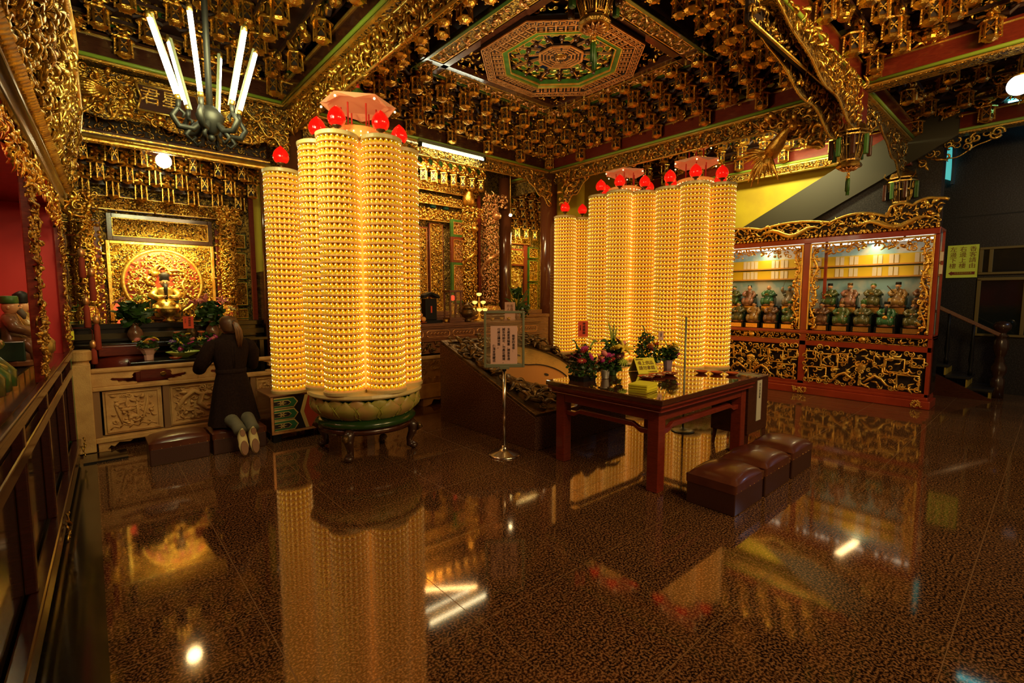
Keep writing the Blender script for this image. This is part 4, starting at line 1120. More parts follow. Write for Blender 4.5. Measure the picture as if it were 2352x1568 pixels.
for sg in (-1, 1):      # humped stretchers
    P = [(-hx+.10, .47), (-hx+.20, .47), (-hx+.27, .505), (hx-.27, .505), (hx-.20, .47), (hx-.10, .47), (hx-.10, .515), (hx-.22, .515), (hx-.29, .55), (-hx+.29, .55), (-hx+.22, .515), (-hx+.10, .515)]
    b = MB(); b.poly(P, .04, axis='y', off=sg*(hy-.052)-.02); b.build('stretcher', M['redlac'], tb, bevel=.005)
    P = [(-hy+.10, .47), (-hy+.20, .47), (-hy+.26, .505), (hy-.26, .505), (hy-.20, .47), (hy-.10, .47), (hy-.10, .515), (hy-.21, .515), (hy-.28, .55), (-hy+.28, .55), (-hy+.21, .515), (-hy+.10, .515)]
    b = MB(); b.poly(P, .04, axis='x', off=sg*(hx-.052)-.02); b.build('stretcher', M['redlac'], tb, bevel=.005)
TZ = .80
# stack of yellow slips
for i in range(10):
    o = box('yellow_slip', 0, .22, 0, .17, 0, .0062, M['yelpaper'])
    if i == 0: sp = o
    tag(o, 'bundle of yellow paper slips, %s in the pile on the table' % ('lowest', 'second', 'third', 'fourth', 'fifth', 'sixth', 'seventh', 'eighth', 'ninth', 'topmost')[i], 'paper slips', 'pile of yellow slips')
    o.location = (3.50+.004*math.sin(i*2.2), 2.26+.003*math.cos(i*3), TZ+.001+.0066*i); o.rotation_euler = (0, 0, R(9 + 1.2*math.sin(i*1.7)))
# tent notice
tn = thing('tent_notice', 'folded yellow card with big brown characters standing on the table', 'table sign', (4.38, 3.00, TZ+.002), R(-22))
a = R(32); H = .185; W = .25
b = MB()
for sg, nm in ((-1, 'front_leaf'), (1, 'back_leaf')):
    b = MB(); y0 = sg*math.sin(a)*H; b.add([(0, y0, 0), (W, y0, 0), (W, 0, math.cos(a)*H), (0, 0, math.cos(a)*H), (0, y0+.003, 0), (W, y0+.003, 0), (W, .003, math.cos(a)*H), (0, .003, math.cos(a)*H)], [(0,1,2,3),(7,6,5,4),(0,4,5,1),(1,5,6,2),(2,6,7,3),(3,7,4,0)])
    o = b.build(nm, M['yelpaper'], tn)
    if sg < 0: fl = o
M['brownink'] = mat('brown_ink', (0.16, 0.05, 0.01), .6)
tr = (R(90)-a, 0, 0)
def onleaf(s, size, x, d, sx=1): text('writing', s, size, M['brownink'], fl, (x, -math.sin(a)*H + math.sin(a)*(H-d) - .003, math.cos(a)*(H-d)+.002), tr, vertical=False, sx=sx)
onleaf('敬愛的香客：', .018, .07, .012); onleaf('桌上供品', .050, W/2, .040); onleaf('請勿拿錯', .050, W/2, .098); onleaf('仁海宮管理委員會', .014, W*.72, .160)
# dishes of offerings
M['dish'] = mat('orange_dish', (0.62, 0.13, 0.035), 0.25, coat=.5); M['petalw'] = mat('cream_petals', (0.75, 0.62, 0.30), .6); M['seed'] = mat('dark_seeds', (0.05, 0.02, 0.01), .5)
def dish(x, y, r, label, fill, z=TZ):
    t = thing('offering_dish', label, 'dish', (x, y, z+.001))
    b = MB(); pr = [(r*.5, 0), (r*.55, .004), (r*.85, .014), (r, .026), (r*1.02, .028), (r*.98, .026), (r*.8, .012), (r*.5, .006), (.002, .006)]
    b.lathe(pr, 36); b.build('dish_bowl', M['dish'], t, smooth=True)
    if fill:
        b = MB(); rng = random.Random(int(x*100+y*1000))
        for i in range(34):
            a = rng.uniform(0, 2*PI); q = r*.75*math.sqrt(rng.random()); s = rng.uniform(.008, .014)
            b.ball((math.cos(a)*q, math.sin(a)*q, .013+.012*(1-q/r)*rng.random()*1.4), s, 6, rng.choice([0, 0, 1]), 1.3, .8, .45)
        b.build('petals_and_seeds', [M['petalw'], M['seed']], t, smooth=True)['kind'] = 'stuff'
    return t
dish(4.16, 2.70, .082, 'orange dish of petals nearest the yellow slips', True)
dish(4.345, 2.695, .084, 'middle orange dish heaped with pale petals', True)
dish(4.53, 2.66, .084, 'orange dish of seeds farthest from the yellow slips', True)
for i in range(3): dish(4.90+.065*i, 2.50-.135*i, .066, ('empty orange dish at the left of the three by the table edge', 'middle empty orange dish by the table edge', 'empty orange dish nearest the table corner')[i], False)

# ---- flowers ----
FM = {k: mat('petal_'+k, c, .55) for k, c in dict(red=(.40, .02, .012), maroon=(.14, .012, .02), pink=(.75, .22, .20), magenta=(.50, .03, .22), yellow=(.85, .62, .05), cream=(.75, .62, .25), orange=(.85, .28, .05), purple=(.16, .06, .32), lime=(.45, .52, .06), coral=(.85, .22, .12)).items()}
def bloom(parent, loc, r, col, kind='daisy', tilt=(0, 0), rng=random):
    b = MB()
    if kind == 'mum':
        for lay in range(3):
            k = 12 - lay*2
            for j in range(k):
                a = 2*PI*j/k + lay*.3; q = r*(1-.25*lay); up = .25+.35*lay
                b.tube([(0, 0, 0), (math.cos(a)*q*.6, math.sin(a)*q*.6, q*up*.9), (math.cos(a)*q, math.sin(a)*q, q*up)], [r*.08, r*.13, r*.04], 5)
    elif kind == 'lily':
        for j in range(6):
            a = 2*PI*j/6
            b.tube([(0, 0, 0), (math.cos(a)*r*.35, math.sin(a)*r*.35, r*.5), (math.cos(a)*r*.8, math.sin(a)*r*.8, r*.65), (math.cos(a)*r*1.1, math.sin(a)*r*1.1, r*.45)], [r*.06, r*.17, r*.15, r*.02], 6)
    elif kind == 'cup':
        b.lathe([(r*.1, 0), (r*.6, r*.2), (r*.8, r*.6), (r*.6, r*1.0), (r*.2, r*.9)], 10)
    else:
        for j in range(13):
            a = 2*PI*j/13
            b.tube([(0, 0, 0), (math.cos(a)*r*.55, math.sin(a)*r*.55, r*.16), (math.cos(a)*r, math.sin(a)*r, r*.05)], [r*.06, r*.13, r*.08], 5)
    o = b.build('blossom', FM[col], parent, smooth=True); o.location = loc; o.rotation_euler = (tilt[0], tilt[1], rng.uniform(0, 6))
    if kind in ('daisy', 'mum'):
        c = MB(); c.ball((0, 0, r*.1 + (r*.35 if kind == 'mum' else 0)), r*.24, 8, 0, 1, 1, .6); c.build('blossom_centre', FM['cream' if kind == 'daisy' else col], o, smooth=True)
    return o
def foliage(parent, c, r, n, size, m='leaf', seed=1, name='foliage', sz=1.0):
    rng = np.random.default_rng(seed); Vs = []; Qs = []; tot = 0
    base = np.array([(-.5, 0, 0), (-.15, .0, .32), (.3, 0, .26), (.6, 0, 0), (.3, .0, -.26), (-.15, .0, -.32), (0, -.12, 0), (.3, -.10, 0)])
    Q = np.array([(0, 1, 6, 5), (1, 2, 7, 6), (2, 3, 4, 7), (6, 7, 4, 5)])
    for i in range(n):
        v = rng.normal(size=3); v /= np.linalg.norm(v); rr = r*rng.uniform(.45, 1.0)
        p = np.array(c) + v*rr*np.array([1, 1, sz])
        A = np.array(Matrix.Rotation(rng.uniform(0, 6.28), 3, 'Z') @ Matrix.Rotation(rng.uniform(-1.2, 1.2), 3, 'X') @ Matrix.Rotation(rng.uniform(-1, 1), 3, 'Y'))
        Vs.append(base*size*rng.uniform(.6, 1.3) @ A.T + p); Qs.append(Q+tot); tot += 8
    b = MB(); b.arr(np.concatenate(Vs), np.concatenate(Qs)); o = b.build(name, M[m], parent, smooth=True); o['kind'] = 'stuff'
    return o
def blade(parent, p0, p1, w, m='leaf2', bend=.04):
    p0 = Vector(p0); p1 = Vector(p1); b = MB(); n = 8; vs = []
    d = (p1-p0); s = d.cross(Vector((.3, -1, .1))).normalized()
    for i in range(n+1):
        u = i/n; q = p0 + d*u + Vector((0, 0, bend*math.sin(u*PI))); ww = w*math.sin(min(1, u*.95+.05)*PI)**.6
        vs += [q - s*ww, q + Vector((.003, -.006, 0)), q + s*ww]
    b.add(vs, [(i*3+j, i*3+j+1, i*3+j+4, i*3+j+3) for i in range(n) for j in range(2)]); return b.build('long_leaf', M[m], parent, smooth=True)
def arrangement(loc, label, vessel, blooms, fol, card=None, blades=(), rotz=0):
    t = thing('flower_arrangement', label, 'flowers', loc, rotz)
    vessel(t)
    for i, (c, r, n, s) in enumerate(fol): foliage(t, c, r, n, s, seed=int(abs(loc[0]*97+loc[1]*31)) + i)
    rg = random.Random(int(loc[0]*1000))
    for (p, r, col, kind) in blooms: bloom(t, (p[0]-.028, p[1]-.035, p[2]+.01), r*1.3, col, kind, (rg.uniform(.3, 1.0), rg.uniform(-.5, .1)), rg)
    for bl in blades: blade(t, *bl)
    return t
def tray(w, d, h, m='iron'):
    def f(t):
        b = MB(); b.lathe([(w*.9, 0), (w, h)], 4, rot=PI/4); b.build('tray', M[m], t)
    return f
def pot(r, h, m, wrap=False):
    def f(t):
        b = MB(); b.lathe([(r*.75, 0), (r*.8, h*.1), (r, h*.9), (r*1.02, h), (r*.9, h)], 24 if not wrap else 9); b.build('flower_pot', M[m], t, smooth=not wrap)
    return f
def card(loc, rotz, w, h, m, label, lines, stick=.12):
    t = thing('greeting_card', label, 'card', loc, rotz)
    b = MB(); b.box(-w/2, w/2, -.001, .001, stick, stick+h); c = b.build('card_sheet', M[m], t)
    b = MB(); b.tube([(0, .003, 0), (0, .003, stick+h*.3)], .002, 6); b.build('card_stick', M['leaf'], t)
    for (s, size, x, z) in lines: text('writing', s, size, M['black'], c, (x, -.003, stick+h-z), (R(90), 0, 0))
    return t
M['silverwrap'] = mat('silver_wrap', (0.55, 0.50, 0.42), .3, .6); M['purplewrap'] = mat('purple_wrap', (0.36, 0.25, 0.32), .35, .2)
rg = random.Random(8)
def rb(n, c, r, cols, kinds, s0, s1, zmin=None):
    out = []
    for i in range(n):
        a = rg.uniform(0, 2*PI); q = rg.uniform(.5, 1)*r; z = c[2] + rg.uniform(-.5, 1)*r*.8
        out.append(((c[0]+math.cos(a)*q, c[1]+math.sin(a)*q, z), rg.uniform(s0, s1), rg.choice(cols), rg.choice(kinds)))
    return out
arrangement((3.61, 3.06, TZ), 'low box of green leaves and dark red flowers at the left table corner', tray(.14, .1, .05),
            rb(9, (-.02, 0, .24), .12, ['maroon', 'red', 'maroon', 'magenta'], ['mum', 'daisy'], .028, .042) + [((.10, -.12, .19), .045, 'coral', 'daisy'), ((.06, -.13, .22), .03, 'pink', 'lily'), ((.16, -.10, .24), .035, 'pink', 'cup')],
            [((0, 0, .12), .16, 420, .036), ((-.02, 0, .25), .11, 200, .03)], blades=(((-.05, 0, .28), (-.14, .03, .40), .012, 'leaf'), ((.1, 0, .3), (.26, .02, .36), .018)))
arrangement((3.85, 2.97, TZ), 'small wrapped posy of magenta flowers between the box and the lily bunch', pot(.045, .09, 'silverwrap'),
            rb(7, (0, 0, .18), .07, ['magenta', 'purple', 'red', 'magenta'], ['mum', 'daisy', 'cup'], .022, .034), [((0, 0, .16), .09, 160, .04)])
arrangement((4.09, 3.06, TZ), 'tall bunch of yellow lilies with striped upright leaves on the table', pot(.05, .08, 'leaf'),
            [((.03, -.09, .26), .07, 'yellow', 'lily'), ((-.08, -.08, .28), .045, 'yellow', 'mum'), ((.02, -.10, .13), .045, 'lime', 'mum'), ((.09, -.06, .30), .035, 'pink', 'cup'), ((-.02, -.09, .2), .035, 'maroon', 'daisy'), ((.11, 0, .22), .04, 'maroon', 'mum'), ((.10, .03, .34), .035, 'maroon', 'mum'), ((.14, -.03, .27), .03, 'orange', 'daisy')],
            [((0, 0, .14), .12, 200, .055), ((.02, 0, .27), .11, 160, .05)],
            blades=(((-.01, 0, .30), (-.06, .02, .56), .022), ((.0, 0, .30), (.0, .02, .50), .02), ((.02, 0, .30), (.09, .02, .49), .02), ((.01, 0, .30), (.05, .03, .53), .014, 'leaf'), ((-.05, 0, .3), (-.22, .0, .36), .018, 'leaf')))
arrangement((4.78, 3.10, TZ), 'dark leafy arrangement of red flowers behind the yellow tent card', tray(.11, .1, .06),
            rb(8, (0, 0, .26), .11, ['red', 'maroon', 'orange', 'red'], ['mum', 'daisy', 'lily'], .028, .04), [((0, 0, .17), .16, 330, .04), ((-.02, 0, .34), .09, 140, .03)], blades=(((-.03, 0, .36), (-.09, .02, .50), .014, 'leaf'),))
arrangement((4.95, 2.93, TZ), 'purple-wrapped bunch of yellow flowers at the back of the table', pot(.055, .10, 'purplewrap', True),
            [((-.03, -.05, .25), .035, 'yellow', 'daisy'), ((.03, -.04, .26), .035, 'yellow', 'mum'), ((.07, -.04, .20), .035, 'yellow', 'mum'), ((.08, -.05, .15), .03, 'magenta', 'daisy'), ((.04, -.06, .20), .035, 'cream', 'lily')], [((.02, 0, .17), .11, 150, .055)], blades=(((0, -.02, .1), (-.13, -.02, .34), .012),))
card((3.68, 3.12, TZ+.28), R(-38), .10, .155, 'redpaper', 'red greeting card on a stick above the leafy flower box', [('神威顯赫', .030, .010, .012), ('弟子敬獻', .013, -.026, .04)], .14)
card((4.97, 3.04, TZ+.28), R(-38), .06, .10, 'paper', 'pale greeting card standing in the flowers behind the tent card', [('神威顯赫', .014, 0, .01)], .04)
# wooden donation box behind the table and queue pole
M['greyink'] = mat('grey_ink', (.12, .10, .07), .7)
db = thing('wooden_collection_box', 'dark wooden box on tapering legs behind the table, paper strip on its side', 'box', (5.15, 2.10, 0))
b = MB(); b.box(0, .50, 0, .40, .16, .74); b.build('body', M['lacquer'], db, bevel=.006)
b = MB(); b.box(-.01, .51, -.01, .41, .74, .755); b.build('lid', M['lacquer'], db, bevel=.004)
for x in (.03, .47):
    for y in (.03, .37): b = MB(); b.tube([(x, y, .17), (x*1.0+(x-.25)*.05, y+(y-.2)*.05, 0)], [.034, .022], 4); b.build('leg', M['lacquer'], db)
b = MB(); b.box(.02, .36, .02, .38, .756, .759); b.build('cloth_cover', mat('olive_cloth', (0.30, 0.27, 0.12), .8), db)
b = MB(); b.box(.20, .32, -.004, -.001, .28, .72); o = b.build('paper_strip', mat('white_strip', (0.55, 0.52, 0.42), .7), db)
text('writing', '百元香油箱', .034, M['greyink'], o, (.265, -.006, .69), (R(90), 0, 0))
qp = thing('queue_pole', 'slim yellow-green metal pole on a disc base behind the table', 'pole', (5.33, 2.93, 0))
b = MB(); b.lathe([(.13, 0), (.135, .008), (.10, .018), (.02, .03), (.018, .05)], 36); b.build('base', M['alu'], qp, smooth=True)
b = MB(); b.tube([(0, 0, .02), (0, 0, 1.38)], .012, 12); b.build('pole', M['alu'], qp, smooth=True)

# ---- leather kneeling stools ----
def stool(x0, x1, y0, y1, h, label, group, cover='leather'):
    w, d = x1-x0, y1-y0
    t = thing('kneeling_stool', label, 'stool', ((x0+x1)/2, (y0+y1)/2, 0), 0, group)
    b = MB(); b.box(-w/2, w/2, -d/2, d/2, .0, h*.58); b.build('base', M['stoolbase'], t, bevel=.008)
    n = 14; vs = []
    for i in range(n+1):
        for j in range(n+1):
            u = i/n*2-1; v = j/n*2-1; e = (1-u**6)*(1-v**6)
            z = h*.80 + h*.20*(1-u*u*.55)*(1-v*v*.55)*min(1, e*1.3)**.35 if e > 0 else h*.78
            vs.append((u*w/2*1.015, v*d/2*1.02, max(h*.78, z)))
    b = MB(); b.add(vs, [(i*(n+1)+j, (i+1)*(n+1)+j, (i+1)*(n+1)+j+1, i*(n+1)+j+1) for i in range(n) for j in range(n)])
    k = n+1; ed = [i*k for i in range(n)] + [n*k+j for j in range(n)] + [i*k+n for i in range(n, 0, -1)] + [j for j in range(n, 0, -1)]
    lo = [(vs[e][0]*.995, vs[e][1]*.99, h*.56) for e in ed]; m0 = len(vs)
    b2 = [vs[e] for e in ed]
    b.add(b2 + lo, [(i, (i+1) % len(ed), (i+1) % len(ed)+len(ed), i+len(ed)) for i in range(len(ed))])
    o = b.build('padded_top', M[cover], t, smooth=True)
    b = MB()
    for i in range(7):
        for sy in (-1, 1): b.ball((-w/2+.02+(w-.04)*i/6, sy*d/2*1.01, h*.585), .004, 6)
    b.build('tacks', M['gold_old'], o); return t
M['stoolbase'] = mat('brown_leatherette', (0.05, 0.015, 0.009), 0.35, coat=.2, bump=.15, bscale=160)
stool(3.47, 3.97, 1.48, 1.86, .30, 'square brown leather stool nearest the camera, first in the row of three', 'stools in front of the table')
stool(4.02, 4.55, 1.48, 1.86, .30, 'square brown leather stool in the middle of the row of three', 'stools in front of the table')
stool(4.61, 5.11, 1.48, 1.86, .30, 'square brown leather stool at the far end of the row, near the wooden box', 'stools in front of the table')
stool(.36, .85, 5.62, 5.98, .28, 'wide leather kneeling stool standing empty left of the kneeling woman', 'stools at the railing')
stool(.88, 1.38, 5.62, 5.98, .28, 'leather kneeling stool under the kneeling woman', 'stools at the railing')

# ---- carved stone railing ----
rl = thing('stone_railing', 'carved sandstone railing with dragon panels in front of the left shrine', 'railing', (-.02, 6.50, 0))
RW = 1.98
rl.scale = (1, 1, .80)
b = MB(); b.box(0, RW, 0, .13, .80, .855); b.build('lower_rail', M['stone'], rl, bevel=.012)
b = MB(); b.box(0, RW, .0, .13, 1.035, 1.085); b.build('top_rail', M['stone'], rl, bevel=.015)
b = MB(); b.box(0, RW, -.01, .14, .12, .19); b.build('bottom_rail', M['stone'], rl, bevel=.012)
def cloudend(x0, x1, flip):
    pts = []; w = x1-x0
    prof = [(0, 0), (.86, 0), (.90, .10), (.80, .16), (.70, .14), (.66, .22), (.60, .26), (.52, .22), (.50, .34), (.40, .36), (.36, .48), (.40, .58), (.44, .55), (.78, .46), (.82, .55), (.80, .68), (.84, .84), (.95, .9), (1.0, 1.0), (0, 1.0)]
    for u, v in prof: pts.append((x0 + w*(u if not flip else 1-u), .855 + .18*v))
    b = MB(); b.poly(pts, .09, axis='y', off=.02); return b
cloudend(0, .42, False).build('cloud_bracket', M['stone'], rl, bevel=.006)
b = cloudend(.93, 1.28, False); bb = cloudend(.62, .93, True); b.V += bb.V; b.Fc += [tuple(i+b.n for i in f) for f in bb.Fc]; b.M += bb.M; b.n = len(b.V)
b.build('cloud_bracket', M['stone'], rl, bevel=.006)
cloudend(1.62, RW, True).build('cloud_bracket', M['stone'], rl, bevel=.006)
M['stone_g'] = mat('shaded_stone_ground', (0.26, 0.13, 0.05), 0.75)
for (x0, x1, nm, sd) in ((.10, .56, 'plant', 1), (.66, 1.44, 'dragon', 2), (1.54, 1.92, 'plant', 3)):
    b = MB(); b.box(x0-.02, x1+.02, .045, .09, .21, .785); o = b.build('carved_panel', M['stone'], rl)
    g = MB(); e = .02
    g.box(x0, x1, .03, .045, .23, .25); g.box(x0, x1, .03, .045, .745, .765); g.box(x0, x0+e, .03, .045, .25, .745); g.box(x1-e, x1, .03, .045, .25, .745)
    g.build('panel_moulding', M['stone'], o, bevel=.004)
    g = MB(); xm = (x0+x1)/2; w = x1-x0
    if nm == 'dragon':
        P = [(x0+.10, .06, .34), (x0+.05, .05, .44), (x0+.12, .04, .58), (x0+.22, .04, .68), (x0+.30, .04, .62), (x0+.27, .04, .50), (x0+.34, .04, .40), (x0+.44, .04, .42)]
        g.tube(P, [.012, .022, .032, .038, .036, .032, .03, .02], 8)
        g.ball((x0+.35, .045, .63), .045, 10, 0, 1.2, .5, .8); g.ball((x0+.49, .045, .36), .03, 12, 0, 1, .6, 1)
        for k in range(9):
            a = R(20+k*40); g.tube([(x0+.49+math.cos(a)*.035, .045, .36+math.sin(a)*.035), (x0+.49+math.cos(a)*.075, .042, .36+math.sin(a)*.07)], [.009, .002], 5)
        P = [(x1-.10, .06, .34), (x1-.05, .05, .44), (x1-.12, .04, .58), (x1-.2, .04, .68), (x1-.27, .04, .60), (x1-.24, .04, .48)]
        g.tube(P, [.012, .022, .032, .036, .03, .02], 8)
        carve(g, w-.08, .46, 90, .045, .085, 'flames', xf=XF((x0+.04, .05, .28)), depth=.008, seed=sd)
        for k in range(11): g.tube([(x0+.04+k*.068, .045, .275), (x0+.075+k*.068, .038, .30), (x0+.11+k*.068, .045, .275)], .008, 5)
    else:
        for k in range(5):
            zz = .29+.016*(k % 2)
            g.tube([(x0+.03+k*w*.17, .045, zz-.02), (x0+.06+k*w*.17, .038, zz+.025), (x0+.11+k*w*.17, .045, zz-.01)], .008, 5)
        for k in range(4):
            g.tube([(xm-.10+k*.05, .048, .32), (xm-.12+k*.07+.02*math.sin(k), .04, .45), (xm-.15+k*.09, .04, .60), (xm-.12+k*.08, .045, .70)], [.010, .016, .013, .003], 6)
        g.ball((xm-.05, .045, .52), .05, 10, 0, 1.3, .5, .6); g.ball((xm+.0, .045, .42), .045, 10, 0, 1.3, .5, .6)
        carve(g, w-.10, .40, 40, .035, .07, 'foliage', xf=XF((x0+.05, .05, .32)), depth=.008, seed=sd)
    g.build('relief_carving', M['stone'], o, smooth=True)
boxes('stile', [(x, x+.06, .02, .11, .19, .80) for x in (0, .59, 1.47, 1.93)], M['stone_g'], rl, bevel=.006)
for (xa_, sg) in ((.02, 1), (.98, -1), (1.02, 1), (RW-.02, -1)):
    P = [(0, .12), (.30, .12), (.26, .09), (.17, .10), (.13, .05), (.10, .07), (.07, .02), (.10, 0), (0, 0)]
    b = MB(); b.poly([(xa_+sg*p[0], p[1]) for p in P], .10, axis='y', off=.015); b.build('scroll_foot', M['stone'], rl, bevel=.005)
pt = thing('stone_post', 'square carved sandstone end post of the railing beside the left cabinet', 'post', (-.09, 6.53, 0))
b = MB(); b.box(-.075, .075, -.075, .075, .02, .93); b.build('shaft', M['stone'], pt, bevel=.01)
b = MB(); b.lathe([(.075, .93), (.068, .945), (.068, .96), (.09, .975), (.092, 1.06), (.08, 1.075)], 24); b.build('drum_cap', M['stone'], pt, smooth=False)
# ================= KNEELING WOMAN =================
M['skin'] = mat('skin', (0.55, 0.27, 0.15), 0.5); M['hair'] = mat('dark_brown_hair', (0.045, 0.018, 0.008), 0.4, col2=(0.11, 0.045, 0.015), nscale=6)
M['hairlight'] = mat('brown_lit_hair', (0.20, 0.085, 0.03), 0.4, col2=(0.10, 0.04, 0.015), nscale=9)
M['coat'] = mat('dark_wool_coat', (0.010, 0.004, 0.003), 0.95, bump=.2, bscale=180, col2=(0.018, 0.008, 0.006), nscale=60, spec=.15)
M['jeans'] = mat('grey_blue_jeans', (0.085, 0.085, 0.06), 0.8, col2=(0.13, 0.12, 0.08), nscale=14)
M['shoe'] = mat('cream_sole', (0.62, 0.50, 0.22), 0.55); M['solepatch'] = mat('brown_sole_patch', (0.24, 0.11, 0.05), 0.6)
pe = thing('person', 'woman with a ponytail in a dark coat kneeling upright on the leather stool, praying', 'person', (1.11, 5.80, 0), R(6))
def skinbody(name, verts, edges, rad, root, m, parent, lv=2):
    me = bpy.data.meshes.new(name); me.from_pydata(verts, edges, []); o = bpy.data.objects.new(name, me); C.objects.link(o); o.parent = parent
    md = o.modifiers.new('skin', 'SKIN'); md.use_smooth_shade = True
    for i, r in enumerate(rad):
        me.skin_vertices[0].data[i].radius = (r, r) if not isinstance(r, tuple) else r
        me.skin_vertices[0].data[i].use_root = (i == root)
    s = o.modifiers.new('sub', 'SUBSURF'); s.levels = lv; s.render_levels = lv
    me.materials.append(m); return o
V = [(0, 0, .74), (0, .0, .90), (0, .0, 1.04), (0, .0, 1.12), (0, .01, 1.21), (0, .02, 1.255),      # 0-5 trunk
     (-.14, 0, 1.10), (-.24, .06, .90), (-.10, .24, .98), (.14, 0, 1.10), (.22, .06, .90), (.06, .24, .98),   # 6-11 arms
     (-.085, 0, .70), (-.085, .07, .345), (-.07, -.16, .335), (-.05, -.37, .27),
     (.085, 0, .70), (.085, .07, .345), (.075, -.16, .335), (.065, -.37, .27)]
E_ = [(0, 1), (1, 2), (2, 3), (3, 4), (4, 5), (3, 6), (6, 7), (7, 8), (3, 9), (9, 10), (10, 11), (0, 12), (12, 13), (13, 14), (14, 15), (0, 16), (16, 17), (17, 18), (18, 19)]
RD = [.115, .09, .10, .065, .045, .04, .035, .034, .024, .035, .034, .024, .085, .055, .052, .034, .085, .055, .052, .034]
skinbody('body', V, E_, RD, 0, M['skin'], pe)
# jeans over the lower legs
for sg in (-1, 1):
    b = MB(); b.tube([(sg*.085, .10, .40), (sg*.085, .06, .350), (sg*.082, -.06, .350), (sg*.075, -.18, .338), (sg*.065, -.30, .305), (sg*.06, -.385, .255)], [.07, .074, .072, .066, .058, .060], 16)
    b.build('jeans_leg', M['jeans'], pe, smooth=True)
# coat
def ringz(z, rx, ry, cyo, wav, ph=0.0, n=56):
    P = []
    for j in range(n):
        t = 2*PI*j/n
        w = 1 + wav*(.5*math.cos(t*7+ph) + .35*math.cos(t*12+1+ph))
        back = max(0, -math.sin(t))**14
        P.append((math.cos(t)*rx*w, cyo + math.sin(t)*ry*w*(1-.16*back*(wav > .02)), z))
    return P
b = MB(); b.loft([ringz(.275, .245, .225, -.02, .075), ringz(.36, .228, .205, -.015, .065), ringz(.48, .208, .182, -.01, .05), ringz(.62, .185, .155, -.005, .035), ringz(.74, .158, .132, 0, .02), ringz(.825, .138, .110, 0, .01),
                  ringz(.85, .140, .110, 0, .008), ringz(.93, .158, .116, 0, .012), ringz(1.02, .178, .122, 0, .01), ringz(1.09, .190, .120, 0, .0), ringz(1.145, .176, .105, 0, .0), ringz(1.185, .118, .085, .0, 0), ringz(1.205, .078, .070, .005, 0)], cap=False)
co = b.build('coat', M['coat'], pe, smooth=True)
b = MB(); b.loft([ringz(.818, .146, .118, 0, 0), ringz(.858, .148, .120, 0, 0), ringz(.858, .14, .112, 0, 0)], cap=False); b.build('belt', M['coat'], co, smooth=True)
b = MB(); b.loft([ringz(1.175, .122, .094, 0, 0), ringz(1.215, .078, .074, .004, 0), ringz(1.235, .066, .066, .006, 0), ringz(1.20, .066, .062, .006, 0)], cap=False); b.build('collar', M['coat'], co, smooth=True)
for sg, ex in ((-1, .275), (1, .235)):
    b = MB(); b.tube([(sg*.135, 0, 1.135), (sg*.185, .0, 1.10), (sg*.225, .01, 1.02), (sg*(ex-.01), .03, .93), (sg*ex, .06, .875), (sg*(ex-.04), .13, .895), (sg*.16, .19, .945), (sg*.09, .235, .985)], [.050, .066, .068, .064, .062, .056, .050, .046], 18)
    b.build('sleeve', M['coat'], co, smooth=True)
b = MB()
for k in range(2): b.tube([(-.02+.03*k, -.123, 1.10), (-.015+.022*k, -.118, .98), (-.01+.012*k, -.112, .87)], [.004, .007, .004], 6)
b.build('back_pleat', M['coat'], co, smooth=True)
# hands pressed together, five fingers each
for sg in (-1, 1):
    Vh = [(sg*.055, .245, .99), (sg*.028, .285, 1.015), (sg*.018, .305, 1.045)]; Eh = [(0, 1), (1, 2)]; Rh = [.022, .027, .026]
    for f, (oy, L_) in enumerate(((-.028, .058), (-.010, .068), (.009, .072), (.026, .062))):
        i = len(Vh); Vh += [(sg*.014, .306+oy, 1.062), (sg*.010, .306+oy*1.05+.006, 1.062+L_*.5), (sg*.009, .306+oy*1.05+.010, 1.062+L_)]
        Eh += [(2, i), (i, i+1), (i+1, i+2)]; Rh += [.0095, .0085, .0065]
    i = len(Vh); Vh += [(sg*.022, .270, 1.045), (sg*.014, .258, 1.075)]; Eh += [(1, i), (i, i+1)]; Rh += [.011, .008]
    skinbody('hand', Vh, Eh, Rh, 0, M['skin'], pe, 1)
# head with face, ears, hair and ponytail
hd = MB()
rings = []
for z, rx, ry, oy in ((1.205, .042, .045, .01), (1.235, .045, .05, .02), (1.25, .058, .07, .035), (1.27, .068, .085, .035), (1.30, .074, .092, .03), (1.33, .078, .095, .025), (1.36, .075, .092, .02), (1.385, .062, .078, .015), (1.402, .035, .05, .012)):
    rings.append([(math.cos(2*PI*j/24)*rx, oy + math.sin(2*PI*j/24)*ry, z) for j in range(24)])
hd.loft(rings); h = hd.build('head', M['skin'], pe, smooth=True)
q = MB(); q.ball((0, .125, 1.295), .014, 8, 0, .8, 1, 1.4); q.tube([(0, .118, 1.33), (0, .128, 1.30)], [.006, .011], 6); q.build('nose', M['skin'], h, smooth=True)
for sg in (-1, 1):
    q = MB(); q.ball((sg*.028, .108, 1.322), .009, 8); q.build('eye', M['black'], h, smooth=True)
    q = MB(); q.ball((sg*.077, .03, 1.305), .018, 10, 0, .4, .8, 1.3); q.build('ear', M['skin'], h, smooth=True)
q = MB(); q.tube([(-.02, .116, 1.268), (0, .122, 1.266), (.02, .116, 1.268)], .004, 6); q.build('mouth', mat('lips', (.4, .12, .09), .5), h, smooth=True)
hr = MB(); rings = []
for z, rx, ry, oy in ((1.245, .060, .052, -.035), (1.27, .074, .075, -.025), (1.30, .084, .092, -.012), (1.33, .088, .100, -.004), (1.36, .086, .103, .004), (1.39, .074, .092, .008), (1.41, .05, .066, .008), (1.418, .015, .02, .008)):
    rings.append([(math.cos(2*PI*j/28)*rx*(1+.012*math.cos(j*3.7)), oy + math.sin(2*PI*j/28)*ry*(.62 if math.sin(2*PI*j/28) > 0 and z < 1.35 else 1), z) for j in range(28)])
